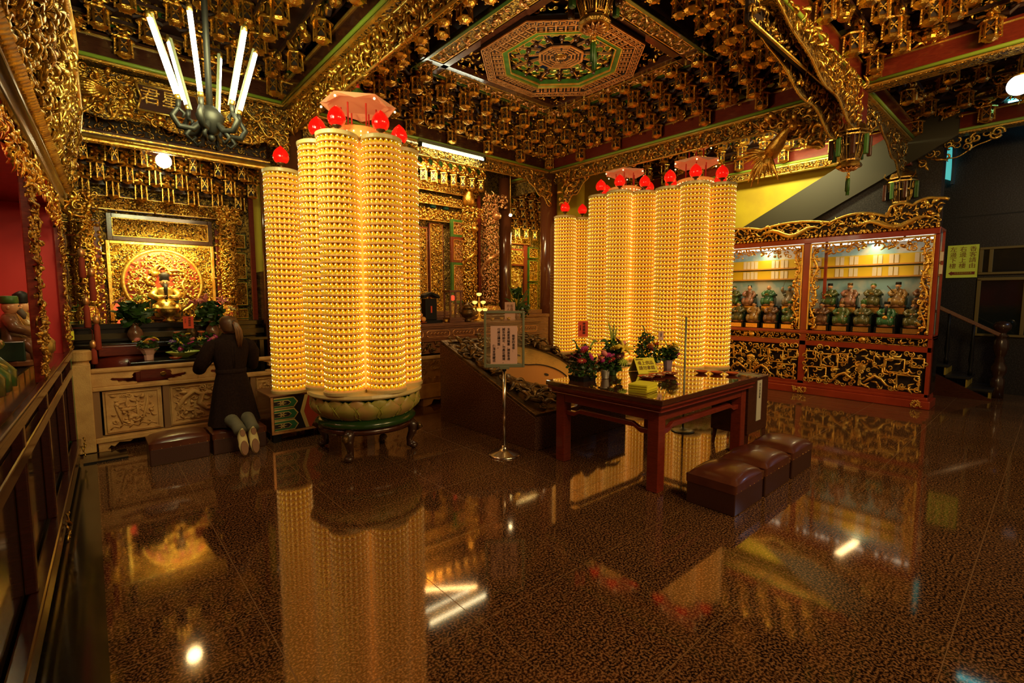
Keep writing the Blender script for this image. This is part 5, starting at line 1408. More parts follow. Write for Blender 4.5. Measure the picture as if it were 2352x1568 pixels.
hr.loft(rings); hr.build('hair', M['hair'], h, smooth=True)
pt_ = MB()
rr_ = random.Random(4)
for k in range(26):
    a = rr_.uniform(0, 2*PI); q_ = rr_.uniform(0, .022); ox, oy = math.cos(a)*q_, math.sin(a)*q_*.7; e = rr_.uniform(.9, 1.25)
    pt_.tube([(.015+ox*.5, -.085, 1.352+oy*.5), (.03+ox, -.125, 1.335+oy), (.045+ox*1.4, -.135+oy, 1.27), (.055+ox*1.6, -.128+oy, 1.20), (.05+ox*1.0*e, -.122+oy, 1.20-.09*e)], [.010, .012, .011, .009, .002], 6)
pt_.build('ponytail', M['hairlight'], h, smooth=True)
q = MB(); q.tube([(.012, -.075, 1.352), (.022, -.10, 1.35)], .022, 10); q.build('hair_tie', M['black'], h, smooth=True)
# shoes, soles towards the viewer
for sg, rzz in ((-1, R(5)), (1, R(-4))):
    sh = MB(); n = 20; rings = []
    L_ = .25
    for u in np.linspace(0, 1, 12):
        w = .030 + .014*math.sin(min(1, u*1.15)*PI*.85) + (.006 if u > .6 else 0); w *= (math.sin(min(1, (u*.985+.012)*1.0)*PI)**.28)
        hgt = .060 - .030*u if u > .25 else .062
        z = .285 - u*.262; y = -.405 - u*.085
        rings.append([(math.cos(2*PI*j/n)*w, y + .030 + math.sin(2*PI*j/n)*hgt*.5*(1 if u < .9 else .8) + (.02 if math.sin(2*PI*j/n) > 0 and u < .4 else 0), z - math.sin(2*PI*j/n)*.012) for j in range(n)])
    sh.loft(rings); o = sh.build('shoe', M['shoe'], pe, smooth=True); o.location = (sg*.052, 0, 0)
    for (uc, ul, wd) in ((.15, .075, .024), (.70, .15, .034)):
        p = MB(); pts = []
        cz = .285 - uc*.262; cyy_ = -.405 - uc*.085
        vs = [(math.cos(2*PI*j/20)*wd, cyy_ + .030 - .036 + (.014 if uc > .5 else .004) - .006 + math.sin(2*PI*j/20)*ul*.33*.32, cz + math.sin(2*PI*j/20)*ul*.46) for j in range(20)]
        vs2 = [(x, y+.016, z) for x, y, z in vs]
        p.add(vs + vs2, [tuple(range(20)), tuple(range(39, 19, -1))] + [(j, j+20, (j+1) % 20+20, (j+1) % 20) for j in range(20)])
        p.build('sole_patch', M['solepatch'], o, smooth=False)
# ================= LEFT SHRINE =================
plain('wall_shrine_floor_step', -.5, 2.0, 8.25, 8.9, 0, .02, M['marble'])
sx0, sx1 = -.35, 1.93
at = thing('marble_altar', 'black marble altar ledge across the left shrine', 'altar', (sx0, 7.70, 0))
b = MB(); b.box(0, sx1-sx0, 0, .70, 1.22, 1.29); b.build('altar_top', M['marble'], at, bevel=.008)
b = MB(); b.box(.02, sx1-sx0-.02, .05, .68, 0, 1.22); b.build('altar_body', M['marble'], at)
b = MB(); b.box(0.0, sx1-sx0, .02, .05, 1.10, 1.17); b.box(0, sx1-sx0, .03, .05, .98, 1.02); b.box(.75, .79, .02, .05, .1, .98); b.box(1.62, 1.66, .02, .05, .1, .98); b.box(.79, 1.62, .025, .05, .90, .92); b.build('moulding', mat('bronze_line', (.10, .07, .03), .3, .5), at)
# reredos wall: framed panels in tiers
WY = 8.32
sr = thing('shrine_screen', 'gilded carved back wall of the left shrine with a big round dragon relief', 'carved screen', (0, WY, 0))
def panel(par, x0, x1, z0, z1, n, mt='gold', back='relief', frame='redlac', fr=.02, mix='foliage', smin=.03, smax=.06, y=0.0, name='carved_panel', seed=None, bead=True):
    b = MB(); b.box(x0, x1, y, y+.03, z0, z1); o = b.build(name, M[back], par)
    b = MB(); carve(b, x1-x0, z1-z0, n, smin, smax, mix, xf=XF((x0, y, z0)), seed=seed)
    if b.big: b.build('carving', M[mt], o, smooth=True)
    if fr:
        b = MB(); b.box(x0-fr, x0, y-.03, y+.03, z0-fr, z1+fr); b.box(x1, x1+fr, y-.03, y+.03, z0-fr, z1+fr); b.box(x0, x1, y-.03, y+.03, z0-fr, z0); b.box(x0, x1, y-.03, y+.03, z1, z1+fr); b.build('frame', M[frame], o, bevel=.004)
    if bead:
        g = .009; b = MB(); b.box(x0, x0+g, y-.034, y, z0, z1); b.box(x1-g, x1, y-.034, y, z0, z1); b.box(x0+g, x1-g, y-.034, y, z0, z0+g); b.box(x0+g, x1-g, y-.034, y, z1-g, z1); b.build('gilt_bead', M['gold_hi'], o)
    return o
b = MB(); b.box(-.5, 2.0, .03, .07, 1.2, 4.3); b.build('ground_board', M['relief_dark'], sr)
panel(sr, .30, 1.38, 2.42, 2.66, 170, fr=.055, frame='lacquer', seed=1)
panel(sr, .12, 1.55, 2.76, 2.93, 190, fr=.012, seed=2)
# square panel with circle
b = MB(); b.box(.26, 1.40, .0, .03, 1.30, 2.32); sq = b.build('square_panel', M['relief'], sr)
mxc, mzc, mr = .82, 1.82, .44
b = MB(); carve(b, 1.14, 1.02, 620, .03, .055, 'foliage', mask=lambda x, z: math.hypot(x+.26-mxc, z+1.30-mzc) > mr+.02, xf=XF((.26, 0, 1.30)), seed=3); b.build('carving', M['gold'], sq, smooth=True)
b = MB(); b.box(.22, .26, -.04, .03, 1.30, 2.36); b.box(1.40, 1.44, -.04, .03, 1.30, 2.36); b.box(.26, 1.40, -.04, .03, 2.32, 2.36); b.build('bright_frame', M['gold_hi'], sq, bevel=.006)
def disc_fn(r, y0, y1, b, n=48, m=0):
    vs = [(mxc+math.cos(2*PI*j/n)*r, y0, mzc+math.sin(2*PI*j/n)*r) for j in range(n)]; vs += [(x, y1, z) for x, _, z in vs]
    b.add(vs, [tuple(range(n)), tuple(range(2*n-1, n-1, -1))] + [(j, (j+1) % n, (j+1) % n+n, j+n) for j in range(n)], m)
b = MB(); disc_fn(mr, -.012, .0, b); rd = b.build('round_relief', mat('vermilion_ground', (.55, .06, .02), .4), sr)
b = MB(); n = 48; vs = []
for r, y in ((mr-.015, -.015), (mr-.01, -.045), (mr+.025, -.045), (mr+.03, -.005)):
    vs += [(mxc+math.cos(2*PI*j/n)*r, y, mzc+math.sin(2*PI*j/n)*r) for j in range(n)]
b.add(vs, [(i*n+j, i*n+(j+1) % n, (i+1)*n+(j+1) % n, (i+1)*n+j) for i in range(3) for j in range(n)]); b.build('round_rim', M['gold_hi'], rd, smooth=True)
b = MB()
P = []
for i in range(34):      # coiling dragon
    a = R(200 - i*11); r = .14 + .20*(i/33) + .045*math.sin(i*.9); P.append((mxc+math.cos(a)*r, -.05-.02*math.sin(i), mzc+.02+math.sin(a)*r*.95))
b.tube(P, [.022 - .012*(i/33) + .006*math.sin(i*2.6) for i in range(34)], 8)
b.ball((mxc-.10, -.07, mzc+.12), .04, 10, 0, 1.2, .7, .9)
b.build('dragon', M['gold_hi'], rd, smooth=True)
b = MB(); carve(b, 2*mr, 2*mr, 560, .035, .07, 'foliage', mask=lambda x, z: .10 < math.hypot(x-mr, z-mr) < mr-.03, xf=XF((mxc-mr, -.02, mzc-mr)), seed=6); b.build('flames', M['gold_hi'], rd, smooth=True)
# side strips with characters and outer carved panels
for (x0, x1, zs) in ((1.58, 1.86, ((1.30, 1.44), (1.50, 1.84), (1.90, 2.28), (2.36, 2.56))), (-.34, -.10, ((1.30, 1.44), (1.50, 2.10), (2.16, 2.56)))):
    for z0, z1 in zs: panel(sr, x0, x1, z0, z1, int(160*(x1-x0)*(z1-z0)/.1), mt='gold', fr=.012, frame='green', smin=.03, smax=.05, seed=int(z0*100))
for x0 in (.10, 1.47):
    b = MB(); b.box(x0, x0+.08, -.03, .03, 1.28, 2.62); o = b.build('couplet_strip', M['redlac'], sr, bevel=.008)
    b = MB(); carve(b, .10, 1.34, 46, .05, .08, 'figures', xf=XF((x0-.01, -.03, 1.28)), seed=int(x0*50)); b.build('gilt_writing', M['gold'], o, smooth=True)
# carved dragon columns either side
def dragon_column(x, y, z0, z1, r, label, seed, m='gold', n=300):
    t = thing('dragon_column', label, 'carved column', (x, y, 0))
    b = MB(); b.lathe([(r*.8, z0), (r*.8, z1)], 20); b.build('shaft', M['relief_dark'], t, smooth=True)
    b = MB(); H = z1-z0
    P = []; K = int(H*16)
    for i in range(K): 
        a = i*.30 + .7*math.sin(i*.35); P.append((math.cos(a)*r*(1.05+.12*math.sin(i*1.3)), math.sin(a)*r*(1.05+.12*math.sin(i*1.3)), z0+.1+(H-.25)*i/K))
    b.tube(P, [r*.19*(1 if 3 < i < K-4 else .6) for i in range(K)], 8); b.ball((0, -r*1.3, z1-.28), r*.5, 10, 0, 1, 1.2, .9)
    b.build('coiled_dragon', M[m], t, smooth=True)
    b = MB()
    def cyl(V):
        a = -PI/2 + (V[:, 0]/(2*PI*r)-.5)*2*PI; rr = r*.85 - V[:, 1]
        return np.stack([np.cos(a)*rr, np.sin(a)*rr, V[:, 2]], 1)
    carve(b, 2*PI*r, H-.1, int(n*1.7), .045, .08, 'flames', curve=cyl, xf=Matrix.Translation((0, 0, z0+.05)), seed=seed)
    b.build('flames_and_clouds', M[m], t, smooth=True)
    b = MB(); b.lathe([(r*1.3, z0-.18), (r*1.35, z0-.12), (r*1.2, z0-.04), (r*1.0, z0)], 8); b.build('pedestal', M['relief_red'], t)
    b = MB(); carve(b, r*3.4, .24, 40, .06, .10, 'foliage', xf=XF((-r*1.7, -r*.9, z1-.08)), seed=seed+3); b.build('capital', M[m], t, smooth=True)
    return t
dragon_column(.0, 8.14, 1.50, 2.75, .085, 'gilded dragon column on the left of the round relief', 71)
dragon_column(1.60, 8.14, 1.50, 2.75, .085, 'gilded dragon column on the right of the round relief', 72)
# upper bracket zone of the shrine
for r_, (z, yy) in enumerate(((3.10, 8.12), (3.28, 7.98), (3.48, 7.84))):
    for i in range(8):
        x = -.25 + .29*i + (.145 if r_ % 2 else 0)
        if x > 1.93: continue
        put('sq', 'altar_bracket', (x, yy, z), 0, 'bright gilded lantern bracket of the left shrine, %s row, %s from the left' % (ORD[(0, 2, 4)[r_]], ORDW[i]), 'ceiling bracket', '%s lantern brackets of the left shrine' % ORD[(0, 2, 4)[r_]], 1.05)
t = struct(bpy.data.objects.new('trim_shrine_tiers', None), 'green and white tier boards between the shrine brackets'); C.objects.link(t)
for i, (z, yy) in enumerate(((3.0, 8.2), (3.20, 8.06), (3.40, 7.92), (3.60, 7.78))):
    b = MB(); b.box(-.5, 1.95, yy, yy+.10, z+.05, z+.10); b.build('tier_board', M['lacquer'], t)
    b = MB(); b.box(-.5, 1.95, yy+.10, yy+.12, z+.07, z+.17); b.build('green_board', M['green'], t)
    b = MB(); b.box(-.5, 1.95, yy+.09, yy+.13, z+.17, z+.19); b.build('white_line', M['white'], t)
plain('ceiling_shrine', -.6, 2.0, 7.1, 8.4, 3.78, 3.84, M['relief'])
bm = beam((-.6, 7.30), (1.98, 7.30), 'brown lintel below the name board of the left shrine', z=3.36, w=.09, h=.10, bead='gold_hi')
fretboard('carved_board', 2.4, .17, (-.45, 7.28, 3.48), 0, 'black and gold carved strip under the phoenix board', 'carved board', 150, .04, .07, 'flames', m='gold_old', back='dark')
# phoenix name board above the railing
nbd = thing('shrine_name_board', 'large gilded phoenix board with a dark fan-shaped plaque over the left shrine', 'carved board', (-.32, Y1-.10, 3.52))
b = MB(); w = 2.32
pts = [(0, .52), (w, .52), (w, .06)] + [(w - w*i/16, .10 + .05*math.cos(i*1.3) - .06*math.sin(PI*i/16)) for i in range(1, 17)]
b.poly(pts, .03); b.build('backing', M['relief'], nbd)
b = MB(); carve(b, w, .46, 190, .07, .12, 'foliage', mask=lambda x, z: not (.84 < x < 1.45 and z > .12), xf=XF((0, 0, .06)), seed=21)
b.build('phoenix_carving', M['gold'], nbd, smooth=True)
for sg, cx_ in ((1, .62), (-1, 1.62)):
    for k in range(9):
        b = MB(); a = R(150+k*14) if sg > 0 else R(30-k*14)
        b.tube([(cx_, -.04, .30), (cx_+math.cos(a)*.16, -.07, .30+math.sin(a)*.10), (cx_+math.cos(a)*.34, -.05, .30+math.sin(a)*.14)], [.012, .028, .006], 6); b.build('wing_feather', M['gold'], nbd, smooth=True)
b = MB(); pl = [(.86, .16), (1.42, .16), (1.46, .30), (1.42, .44), (.86, .44), (.90, .30)]; b.poly(pl, .05, off=-.07); pq = b.build('plaque', M['plaque'] if 'plaque' in M else M['lacquer'], nbd, bevel=.008)
b = MB()
for p0, p1 in zip(pl, pl[1:]+pl[:1]): b.tube([(p0[0], -.075, p0[1]), (p1[0], -.075, p1[1])], .012, 6)
b.build('plaque_rim', M['gold_hi'], pq, smooth=True)
text('gold_characters', '君星', .19, M['gold_hi'], pq, (1.08, -.078, .41), (R(90), 0, 0), depth=.006, vertical=False)

# deity, vases and offerings of the left shrine
def seated(name, label, cat, loc, s, robe, skin_, hat=None, beard=None, hold=None, seat=None, group=None, rotz=0.0, capc='green', pose=0, armup=False):
    t = thing(name, label, cat, loc, rotz, group); t.scale = (s, s, s)
    b = MB(); n = 22
    def rg_(z, rx, ry, oy=0, f=0): return [(math.cos(2*PI*j/n)*rx*(1+f*math.cos(j*2*PI/n*6)), oy+math.sin(2*PI*j/n)*ry*(1+f*math.cos(j*2*PI/n*6)), z) for j in range(n)]
    b.loft([rg_(.05, .17, .13, -.05, .05), rg_(.12, .165, .15, -.05, .05), rg_(.19, .16, .16, -.04, .03), rg_(.235, .135, .13, -.01), rg_(.29, .09, .075), rg_(.37, .10, .07), rg_(.43, .12, .068), rg_(.465, .085, .055), rg_(.485, .04, .04)])
    for sg in (-1, 1):     # knees under the robe
        b.tube([(sg*.06, -.02, .19), (sg*.12, -.13, .19), (sg*.115, -.17, .14), (sg*.10, -.17, .05)], [.06, .062, .055, .05], 10)
    for q in range(5): b.tube([(-.06+.03*q, -.175, .17-.01*abs(q-2)), (-.07+.035*q, -.19, .06)], .008, 5)
    b.build('robe', robe, t, smooth=True)
    for sg in (-1, 1):
        b = MB()
        if armup and sg < 0: P = [(sg*.10, 0, .44), (sg*.17, -.03, .40), (sg*.19, -.07, .47), (sg*.18, -.08, .54)]
        elif pose == 1 and sg > 0: P = [(sg*.10, 0, .44), (sg*.16, -.03, .34), (sg*.13, -.14, .25)]
        else: P = [(sg*.10, 0, .44), (sg*.165, -.04, .36), (sg*.11, -.13, .32), (sg*.04, -.155, .335)]
        b.tube(P, [.045, .05, .045, .034][:len(P)], 10); o = b.build('arm', robe, t, smooth=True)
        h = MB(); h.ball(P[-1], .026, 8, 0, 1.1, .9, .8)
        for q in range(4): h.tube([P[-1], (P[-1][0]-sg*.012+.008*q, P[-1][1]-.02, P[-1][2]+.018)], [.008, .006], 5)
        h.build('hand', skin_, o, smooth=True)
    b = MB(); b.ball((0, -.01, .545), .062, 14, 0, .9, 1, 1.15); b.tube([(0, 0, .47), (0, 0, .51)], .032, 10); b.ball((0, -.075, .535), .012, 6); b.ball((-.058, 0, .54), .014, 6, 0, .5, 1, 1.3); b.ball((.058, 0, .54), .014, 6, 0, .5, 1, 1.3)
    hd = b.build('head', skin_, t, smooth=True)
    b = MB(); b.ball((-.022, -.066, .553), .006, 6); b.ball((.022, -.066, .553), .006, 6); b.tube([(-.014, -.070, .515), (.014, -.070, .515)], .004, 5); b.build('face_features', M['black'], hd, smooth=True)
    if hat:
        b = MB()
        if hat == 'cap': b.lathe([(.060, .575), (.064, .585), (.062, .635), (.055, .645)], 16, (0, -.004, 0))
        elif hat == 'crown': b.lathe([(.062, .57), (.066, .585), (.058, .62), (.070, .66), (.03, .69), (.008, .70)], 8)
        elif hat == 'round': b.ball((0, .0, .575), .066, 12, 0, 1, 1, .75)
        elif hat == 'buns': b.ball((0, .005, .57), .06, 12, 0, 1, 1, .7); b.ball((-.04, 0, .615), .02, 8); b.ball((.04, 0, .615), .02, 8)
        b.build('hat', M[capc] if capc in M else capc, hd, smooth=True)
    if beard:
        b = MB(); b.tube([(0, -.062, .515), (0, -.09, .47), (0, -.095, .43 if beard == 1 else .30)], [.028, .026, .008 if beard == 1 else .02], 8); b.build('beard', M['black'] if beard == 2 else M['greybeard'], hd, smooth=True)
    if hold == 'staff': b = MB(); b.tube([(-.16, -.15, .04), (-.15, -.17, .55)], .008, 6); b.ball((-.15, -.17, .56), .02, 6); b.build('staff', M['gold_old'], t, smooth=True)
    if hold == 'sword': b = MB(); b.bar((-.02, -.17, .33), (-.20, -.16, .55), .008, .022); b.bar((-.05, -.17, .32), (.01, -.17, .36), .02, .02); b.build('sword', M['bronze'], t)
    if hold == 'rod': b = MB(); b.tube([(-.19, -.08, .50), (-.10, -.05, .78)], .005, 6); b.build('rod', M['bronze'], t)
    if hold == 'tablet': b = MB(); b.box(-.035, .035, -.185, -.165, .28, .46); b.build('tablet', M['lacquer'], t, bevel=.004)
    if hold == 'bowl': b = MB(); b.lathe([(.02, 0), (.045, .02), (.055, .045), (.045, .045)], 14, (0, -.17, .33)); b.build('bowl', M['gold_old'], t, smooth=True)
    if hold == 'gourd': b = MB(); b.ball((0, -.17, .24), .05, 12, 0, 1.2, .8, 1); b.build('ingot', M['gold_hi'], t, smooth=True)
    if hold == 'ring': b = MB(); b.tube([(math.cos(a)*.085, -.18, .27+math.sin(a)*.05) for a in np.linspace(0, PI, 12)], .012, 6); b.build('belt_ring', M['gold_hi'], t, smooth=True)
    if seat:
        b = MB(); b.lathe([(.13, .0), (.16, .015), (.17, .05), (.165, .065)], 12, (0, -.04, 0), sx=1.1, sy=.95); b.build('plinth', M['statuebase'], t)
        b = MB(); b.box(-.17, .17, .06, .10, .0, .34); b.box(-.19, -.16, -.10, .10, .06, .24); b.box(.16, .19, -.10, .10, .06, .24); b.box(-.21, .21, .065, .095, .30, .36); b.build('chair_back', M['statuechair'], t, bevel=.008)
    return t
M['greybeard'] = mat('grey_beard', (.12, .09, .06), .6); M['statuebase'] = mat('brown_statue_base', (.30, .12, .05), .45); M['statuechair'] = mat('dark_green_chair', (.02, .045, .025), .3, coat=.4)
M['sskin'] = mat('painted_face', (.72, .36, .16), .4, coat=.3)
seated('deity_statue', 'black-bearded deity figure seated in front of the round golden relief', 'statue', (.80, 8.02, 1.31), .92, M['gold_hi'], M['sskin'], 'crown', 2, None, True, capc='black')
M['vase'] = mat('brown_crackle_vase', (.40, .19, .09), .22, coat=.6, col2=(.16, .06, .03), nscale=7)
def vase(x, y, z, h, label, flowers, r=.06, mt='vase'):
    t = thing('vase', label, 'vase', (x, y, z))
    b = MB(); b.lathe([(r*.55, 0), (r*.6, .01), (r*.95, h*.22), (r*1.12, h*.42), (r*.95, h*.62), (r*.5, h*.82), (r*.48, h*.9), (r*.7, h*1.0), (r*.6, h)], 28); b.build('vase_body', M[mt], t, smooth=True); return t
def bunch(x, y, z, label, blooms, fol, blades=()):
    t = thing('flower_bunch', label, 'flowers', (x, y, z))
    b = MB()
    for k in range(9): a = k*.7; b.tube([(0, 0, -.06), (math.cos(a)*.03, math.sin(a)*.03, .05), (math.cos(a)*.10, math.sin(a)*.08, .17)], .004, 5)
    b.build('stems', M['leaf'], t)
    for i, f in enumerate(fol): foliage(t, *f, seed=int(x*77)+i)
    rg = random.Random(int(x*500))
    for (p, r, col, kind) in blooms: bloom(t, p, r, col, kind, (rg.uniform(.2, 1.1), rg.uniform(-.6, .6)), rg)
    for bl in blades: blade(t, *bl)
    return t
for (vx, ly, lab, fx) in ((.42, 7.50, 'brown glazed vase on the left, below the altar ledge', 'green lily bunch in the left brown vase'), (1.02, 7.48, 'brown glazed vase on the right, beside the woman', 'bunch of pink lilies in the right brown vase')):
    pass
st = thing('side_table', 'dark red drawer table behind the railing carrying the flower baskets', 'table', (.62, 6.98, 0))
st.scale = (1, 1, .90)
b = MB(); b.box(-.30, .72, -.20, .22, .95, .985); b.build('tabletop', M['marble'], st, bevel=.005)
b = MB(); b.box(-.26, .68, -.17, .19, .70, .95); b.build('drawer_case', M['redlac'], st, bevel=.006)
b = MB(); b.box(-.22, .20, -.18, -.17, .74, .91); o = b.build('drawer', M['redlac'], st, bevel=.004)
b = MB(); b.lathe([(.02, 0), (.03, .004), (.02, .008)], 12, (0, 0, 0)); q = b.build('drawer_plate', M['gold_old'], o); q.location = (-.01, -.188, .82); q.rotation_euler = (R(90), 0, 0)
for x in (-.24, .66):
    for y in (-.15, .17): b = MB(); b.box(x-.025, x+.025, y-.025, y+.025, 0, .70); b.build('leg', M['redlac'], st)
bx = thing('lacquer_drum', 'rounded dark red lacquered chest behind the railing, left of the flowers', 'chest', (.30, 7.40, 0))
b = MB(); b.lathe([(.19, .0), (.20, .05), (.22, .50), (.26, .80), (.24, .90), (.19, .93)], 28, sx=1.1, sy=.8); b.build('body', M['redlac'], bx, smooth=True)
b = MB(); b.box(-.24, .24, -.17, .17, .93, 1.05); b.build('lid', M['redlac'], bx, bevel=.01)
t = thing('vase_shelf', 'narrow black shelf in front of the marble altar carrying vases', 'shelf', (0, 7.50, 0)); b = MB(); b.box(-.3, 1.9, -.08, .12, 1.02, 1.06); b.build('shelf_top', M['marble'], t, bevel=.005)
b = MB(); b.box(.0, .05, -.05, .1, 0, 1.02); b.box(1.8, 1.85, -.05, .1, 0, 1.02); b.build('shelf_legs', M['marble'], t)
vase(.42, 7.50, 1.06, .24, 'brown glazed vase holding green lilies left of the shrine centre', None, .075)
vase(1.24, 7.50, 1.06, .24, 'brown glazed vase holding pink lilies beside the woman\'s head', None, .075)
bunch(.42, 7.50, 1.30, 'green lily bunch standing in the left brown vase', [((-.12, -.05, .24), .07, 'pink', 'lily'), ((.05, -.04, .28), .06, 'lime', 'lily')], [((0, 0, .12), .17, 130, .10)], tuple(((0, 0, 0), (math.cos(k)*.24, -.05, .18+.1*math.sin(k*2)), .018, 'leaf') for k in range(9)))
bunch(1.24, 7.50, 1.30, 'pink lily bunch in the right brown vase by the woman', [((-.18, -.05, .22), .08, 'pink', 'lily'), ((-.06, -.08, .26), .09, 'pink', 'lily'), ((.12, -.05, .24), .085, 'pink', 'lily'), ((.22, -.04, .14), .06, 'cream', 'lily')], [((0, 0, .10), .18, 170, .09)])
vase(1.02, 7.56, 1.06, .20, 'dark pierced incense jar between the lily vases', None, .065, 'bronze')
def basket(x, y, z, cols, label, seed, pm='paper', r=.09):
    t = thing('flower_basket', label, 'flowers', (x, y, z)); rgx = random.Random(seed)
    b = MB(); b.lathe([(r*.5, 0), (r*.55, .06), (r*.95, .12), (r*1.2, .14), (r*.8, .13)], 9); b.build('paper_wrap', M[pm], t)
    foliage(t, (0, 0, .18), r*1.25, 90, .06, seed=seed)
    for k in range(11):
        a = rgx.uniform(0, 2*PI); q = r*1.25*rgx.random()**.5
        bloom(t, (math.cos(a)*q, math.sin(a)*q, .19+.05*rgx.random()), rgx.uniform(.026, .042), rgx.choice(cols), rgx.choice(['daisy', 'mum', 'mum', 'lily']), (rgx.uniform(.2, .9), rgx.uniform(-.4, .4)), rgx)
    return t
basket(.50, 6.95, .889, ['yellow', 'magenta', 'pink', 'orange'], 'left flower basket in pink paper with yellow and magenta blooms', 1)
basket(1.10, 6.98, .889, ['magenta', 'pink', 'red', 'yellow'], 'right flower basket with pink chrysanthemums by the woman', 3)
t = thing('glass_bowl', 'wide wavy-edged green glass bowl between the two flower baskets', 'bowl', (.83, 6.93, .889))
b = MB(); b.lathe([(.05, 0), (.06, .01), (.12, .04), (.17, .075), (.175, .078), (.165, .075), (.10, .035)], 32); b.build('bowl', M['limeglass'] if 'limeglass' in M else M['lime'], t, smooth=True)
t = bunch(.83, 6.95, .975, 'yellow lilies and purple asters standing in the green glass bowl', [((-.06, -.06, .10), .055, 'yellow', 'lily'), ((.07, -.07, .09), .045, 'magenta', 'daisy'), ((.02, -.08, .06), .04, 'purple', 'mum'), ((.10, -.02, .13), .035, 'pink', 'mum'), ((-.10, -.05, .12), .04, 'purple', 'daisy'), ((.0, -.03, .16), .035, 'red', 'lily'), ((.06, 0, .19), .03, 'yellow', 'mum'), ((-.03, -.09, .03), .035, 'magenta', 'daisy')], [((0, 0, .09), .13, 150, .06)])
dish(.74, 6.82, .065, 'orange dish of offerings in front of the green glass bowl', True, z=.888)
card((.90, 6.93, 1.20), R(-4), .105, .145, 'redpaper', 'orange-red greeting card above the flowers of the left shrine', [('神威顯赫', .028, .012, .012), ('弟子敬獻', .013, -.03, .03)], .04)
for i, (x, lab) in enumerate(((.84, 'left lotus candle lamp beside the red card'), (1.10, 'right lotus candle lamp near the woman'))):
    t = thing('lotus_lamp', lab, 'lamp', (x, 7.42, 1.06)); b = MB(); b.lathe([(.02, 0), (.006, .02), (.006, .08), (.03, .09), (.045, .115), (.03, .11)], 14); b.build('lotus_cup', M['dish'], t, smooth=True)
t = thing('incense_burner', 'small gilded incense burner at the deity\'s feet', 'incense burner', (.80, 7.82, 1.29)); b = MB(); b.lathe([(.06, 0), (.07, .02), (.04, .05), (.10, .10), (.13, .15), (.12, .17), (.13, .18), (.10, .18)], 24); b.build('bowl', M['gold_old'], t, smooth=True); b = MB(); [b.tube([(sg*.12, 0, .12), (sg*.17, 0, .17), (sg*.15, 0, .23)], [.012, .012, .008], 6) for sg in (-1, 1)]; b.build('handles', M['gold_old'], t, smooth=True)
for i, x in enumerate((.30, 1.40)):
    t = thing('glowing_lotus_lamp', ('left', 'right')[i] + ' red glowing lotus lamp on the marble altar', 'lamp', (x, 7.95, 1.29)); b = MB(); b.lathe([(.03, 0), (.012, .03), (.012, .12), (.03, .14), (.06, .18), (.03, .24), (.005, .26)], 14); b.build('lamp_body', mat('red_glow_%d' % i, (.6, .05, .02), .4, emit=(1, .10, .03), estr=1.2), t, smooth=True)
area_lamp('round_relief_fill', (.82, 7.9, 2.30), (.82, 8.3, 1.75), .6, .1, 18, (1.0, .80, .26))  # added light without a fixture, brightens the round relief
# wooden door on the right side of the shrine, yellow strip above it
b = MB(); b.box(1.99, 2.15, 7.6, 8.5, 0, 2.0); struct(b.build('door_1', M['lacquer'], None), 'brown wooden door right of the left shrine')
t = struct(bpy.data.objects.new('door_2', None), 'brown panelled door below the yellow strip'); C.objects.link(t)
b = MB(); b.box(1.93, 2.5, 8.40, 8.46, 0, 1.95); b.build('door_leaf', M['lacquer'], t, bevel=.01); b = MB(); b.box(2.0, 2.4, 8.37, 8.40, .15, .85); b.box(2.0, 2.4, 8.37, 8.40, 1.0, 1.8); b.build('door_panel', M['lacquer'], t, bevel=.012); b = MB(); b.tube([(2.02, 8.35, .95), (2.12, 8.35, .95)], .012, 8); b.build('door_handle', M['steel'], t)
plain('trim_red_jamb', 1.88, 1.94, 8.05, 8.12, 0, 3.3, M['redlac'])
# ================= MIDDLE ALTAR =================
M['altarwood'] = wood('brown_altar_wood', (0.26, 0.10, 0.035), (0.13, 0.045, 0.016), .28, .5, scale=(2, 12, 12))
mt_ = thing('altar_table', 'long brown altar table with a carved frieze behind the sloping slab', 'table', (2.65, 5.98, 0))
TW = 3.32
b = MB(); b.box(0, TW, 0, .62, 1.19, 1.235); b.build('tabletop', M['altarwood'], mt_, bevel=.008)
b = MB(); b.box(.02, TW-.02, .02, .60, 1.165, 1.19); b.box(.05, TW-.05, .05, .57, 1.00, 1.165); b.box(.0, TW, .0, .62, .975, 1.00); b.build('waist', M['altarwood'], mt_, bevel=.006)
b = MB()
for k in range(7):
    x = .10+k*.455; P = [(x, 1.055), (x+.03, 1.035), (x+.36, 1.035), (x+.39, 1.055), (x+.39, 1.11), (x+.36, 1.13), (x+.03, 1.13), (x, 1.11)]
    b.tube([(p[0], .045, p[1]) for p in P+P[:1]], .007, 5)
    for q in range(5): b.tube([(x+.05+.06*q, .045, 1.07), (x+.08+.06*q, .04, 1.105), (x+.10+.06*q, .045, 1.075)], .006, 5)
b.build('scroll_cartouches', M['copper'], mt_, smooth=True)
b = MB(); carve(b, TW-.1, .16, 80, .06, .10, 'scroll', xf=XF((.05, .03, .82))); b.build('carved_apron', M['bronze'], mt_, smooth=True)
b = MB(); b.box(.03, TW-.03, .04, .60, .80, .975); b.build('apron_board', M['altarwood'], mt_)
for x in (.05, TW-.17):
    for y in (.04, .46): b = MB(); b.box(x, x+.12, y, y+.12, 0, .80); b.build('leg', M['altarwood'], mt_, bevel=.01)
sp_ = thing('stone_plinth', 'carved sandstone base with scroll feet under the middle altar, behind the left towers', 'plinth', (2.55, 6.12, 0))
b = MB(); b.box(0, 3.3, 0, .40, .12, .34); b.box(0, 3.3, .03, .40, .34, .70); b.box(0, 3.3, -.01, .40, .70, .76); b.build('body', M['stone'], sp_, bevel=.01)
b = MB(); carve(b, 3.3, .32, 120, .05, .09, 'scroll', xf=XF((0, .025, .36))); b.build('relief', M['stone'], sp_, smooth=True)
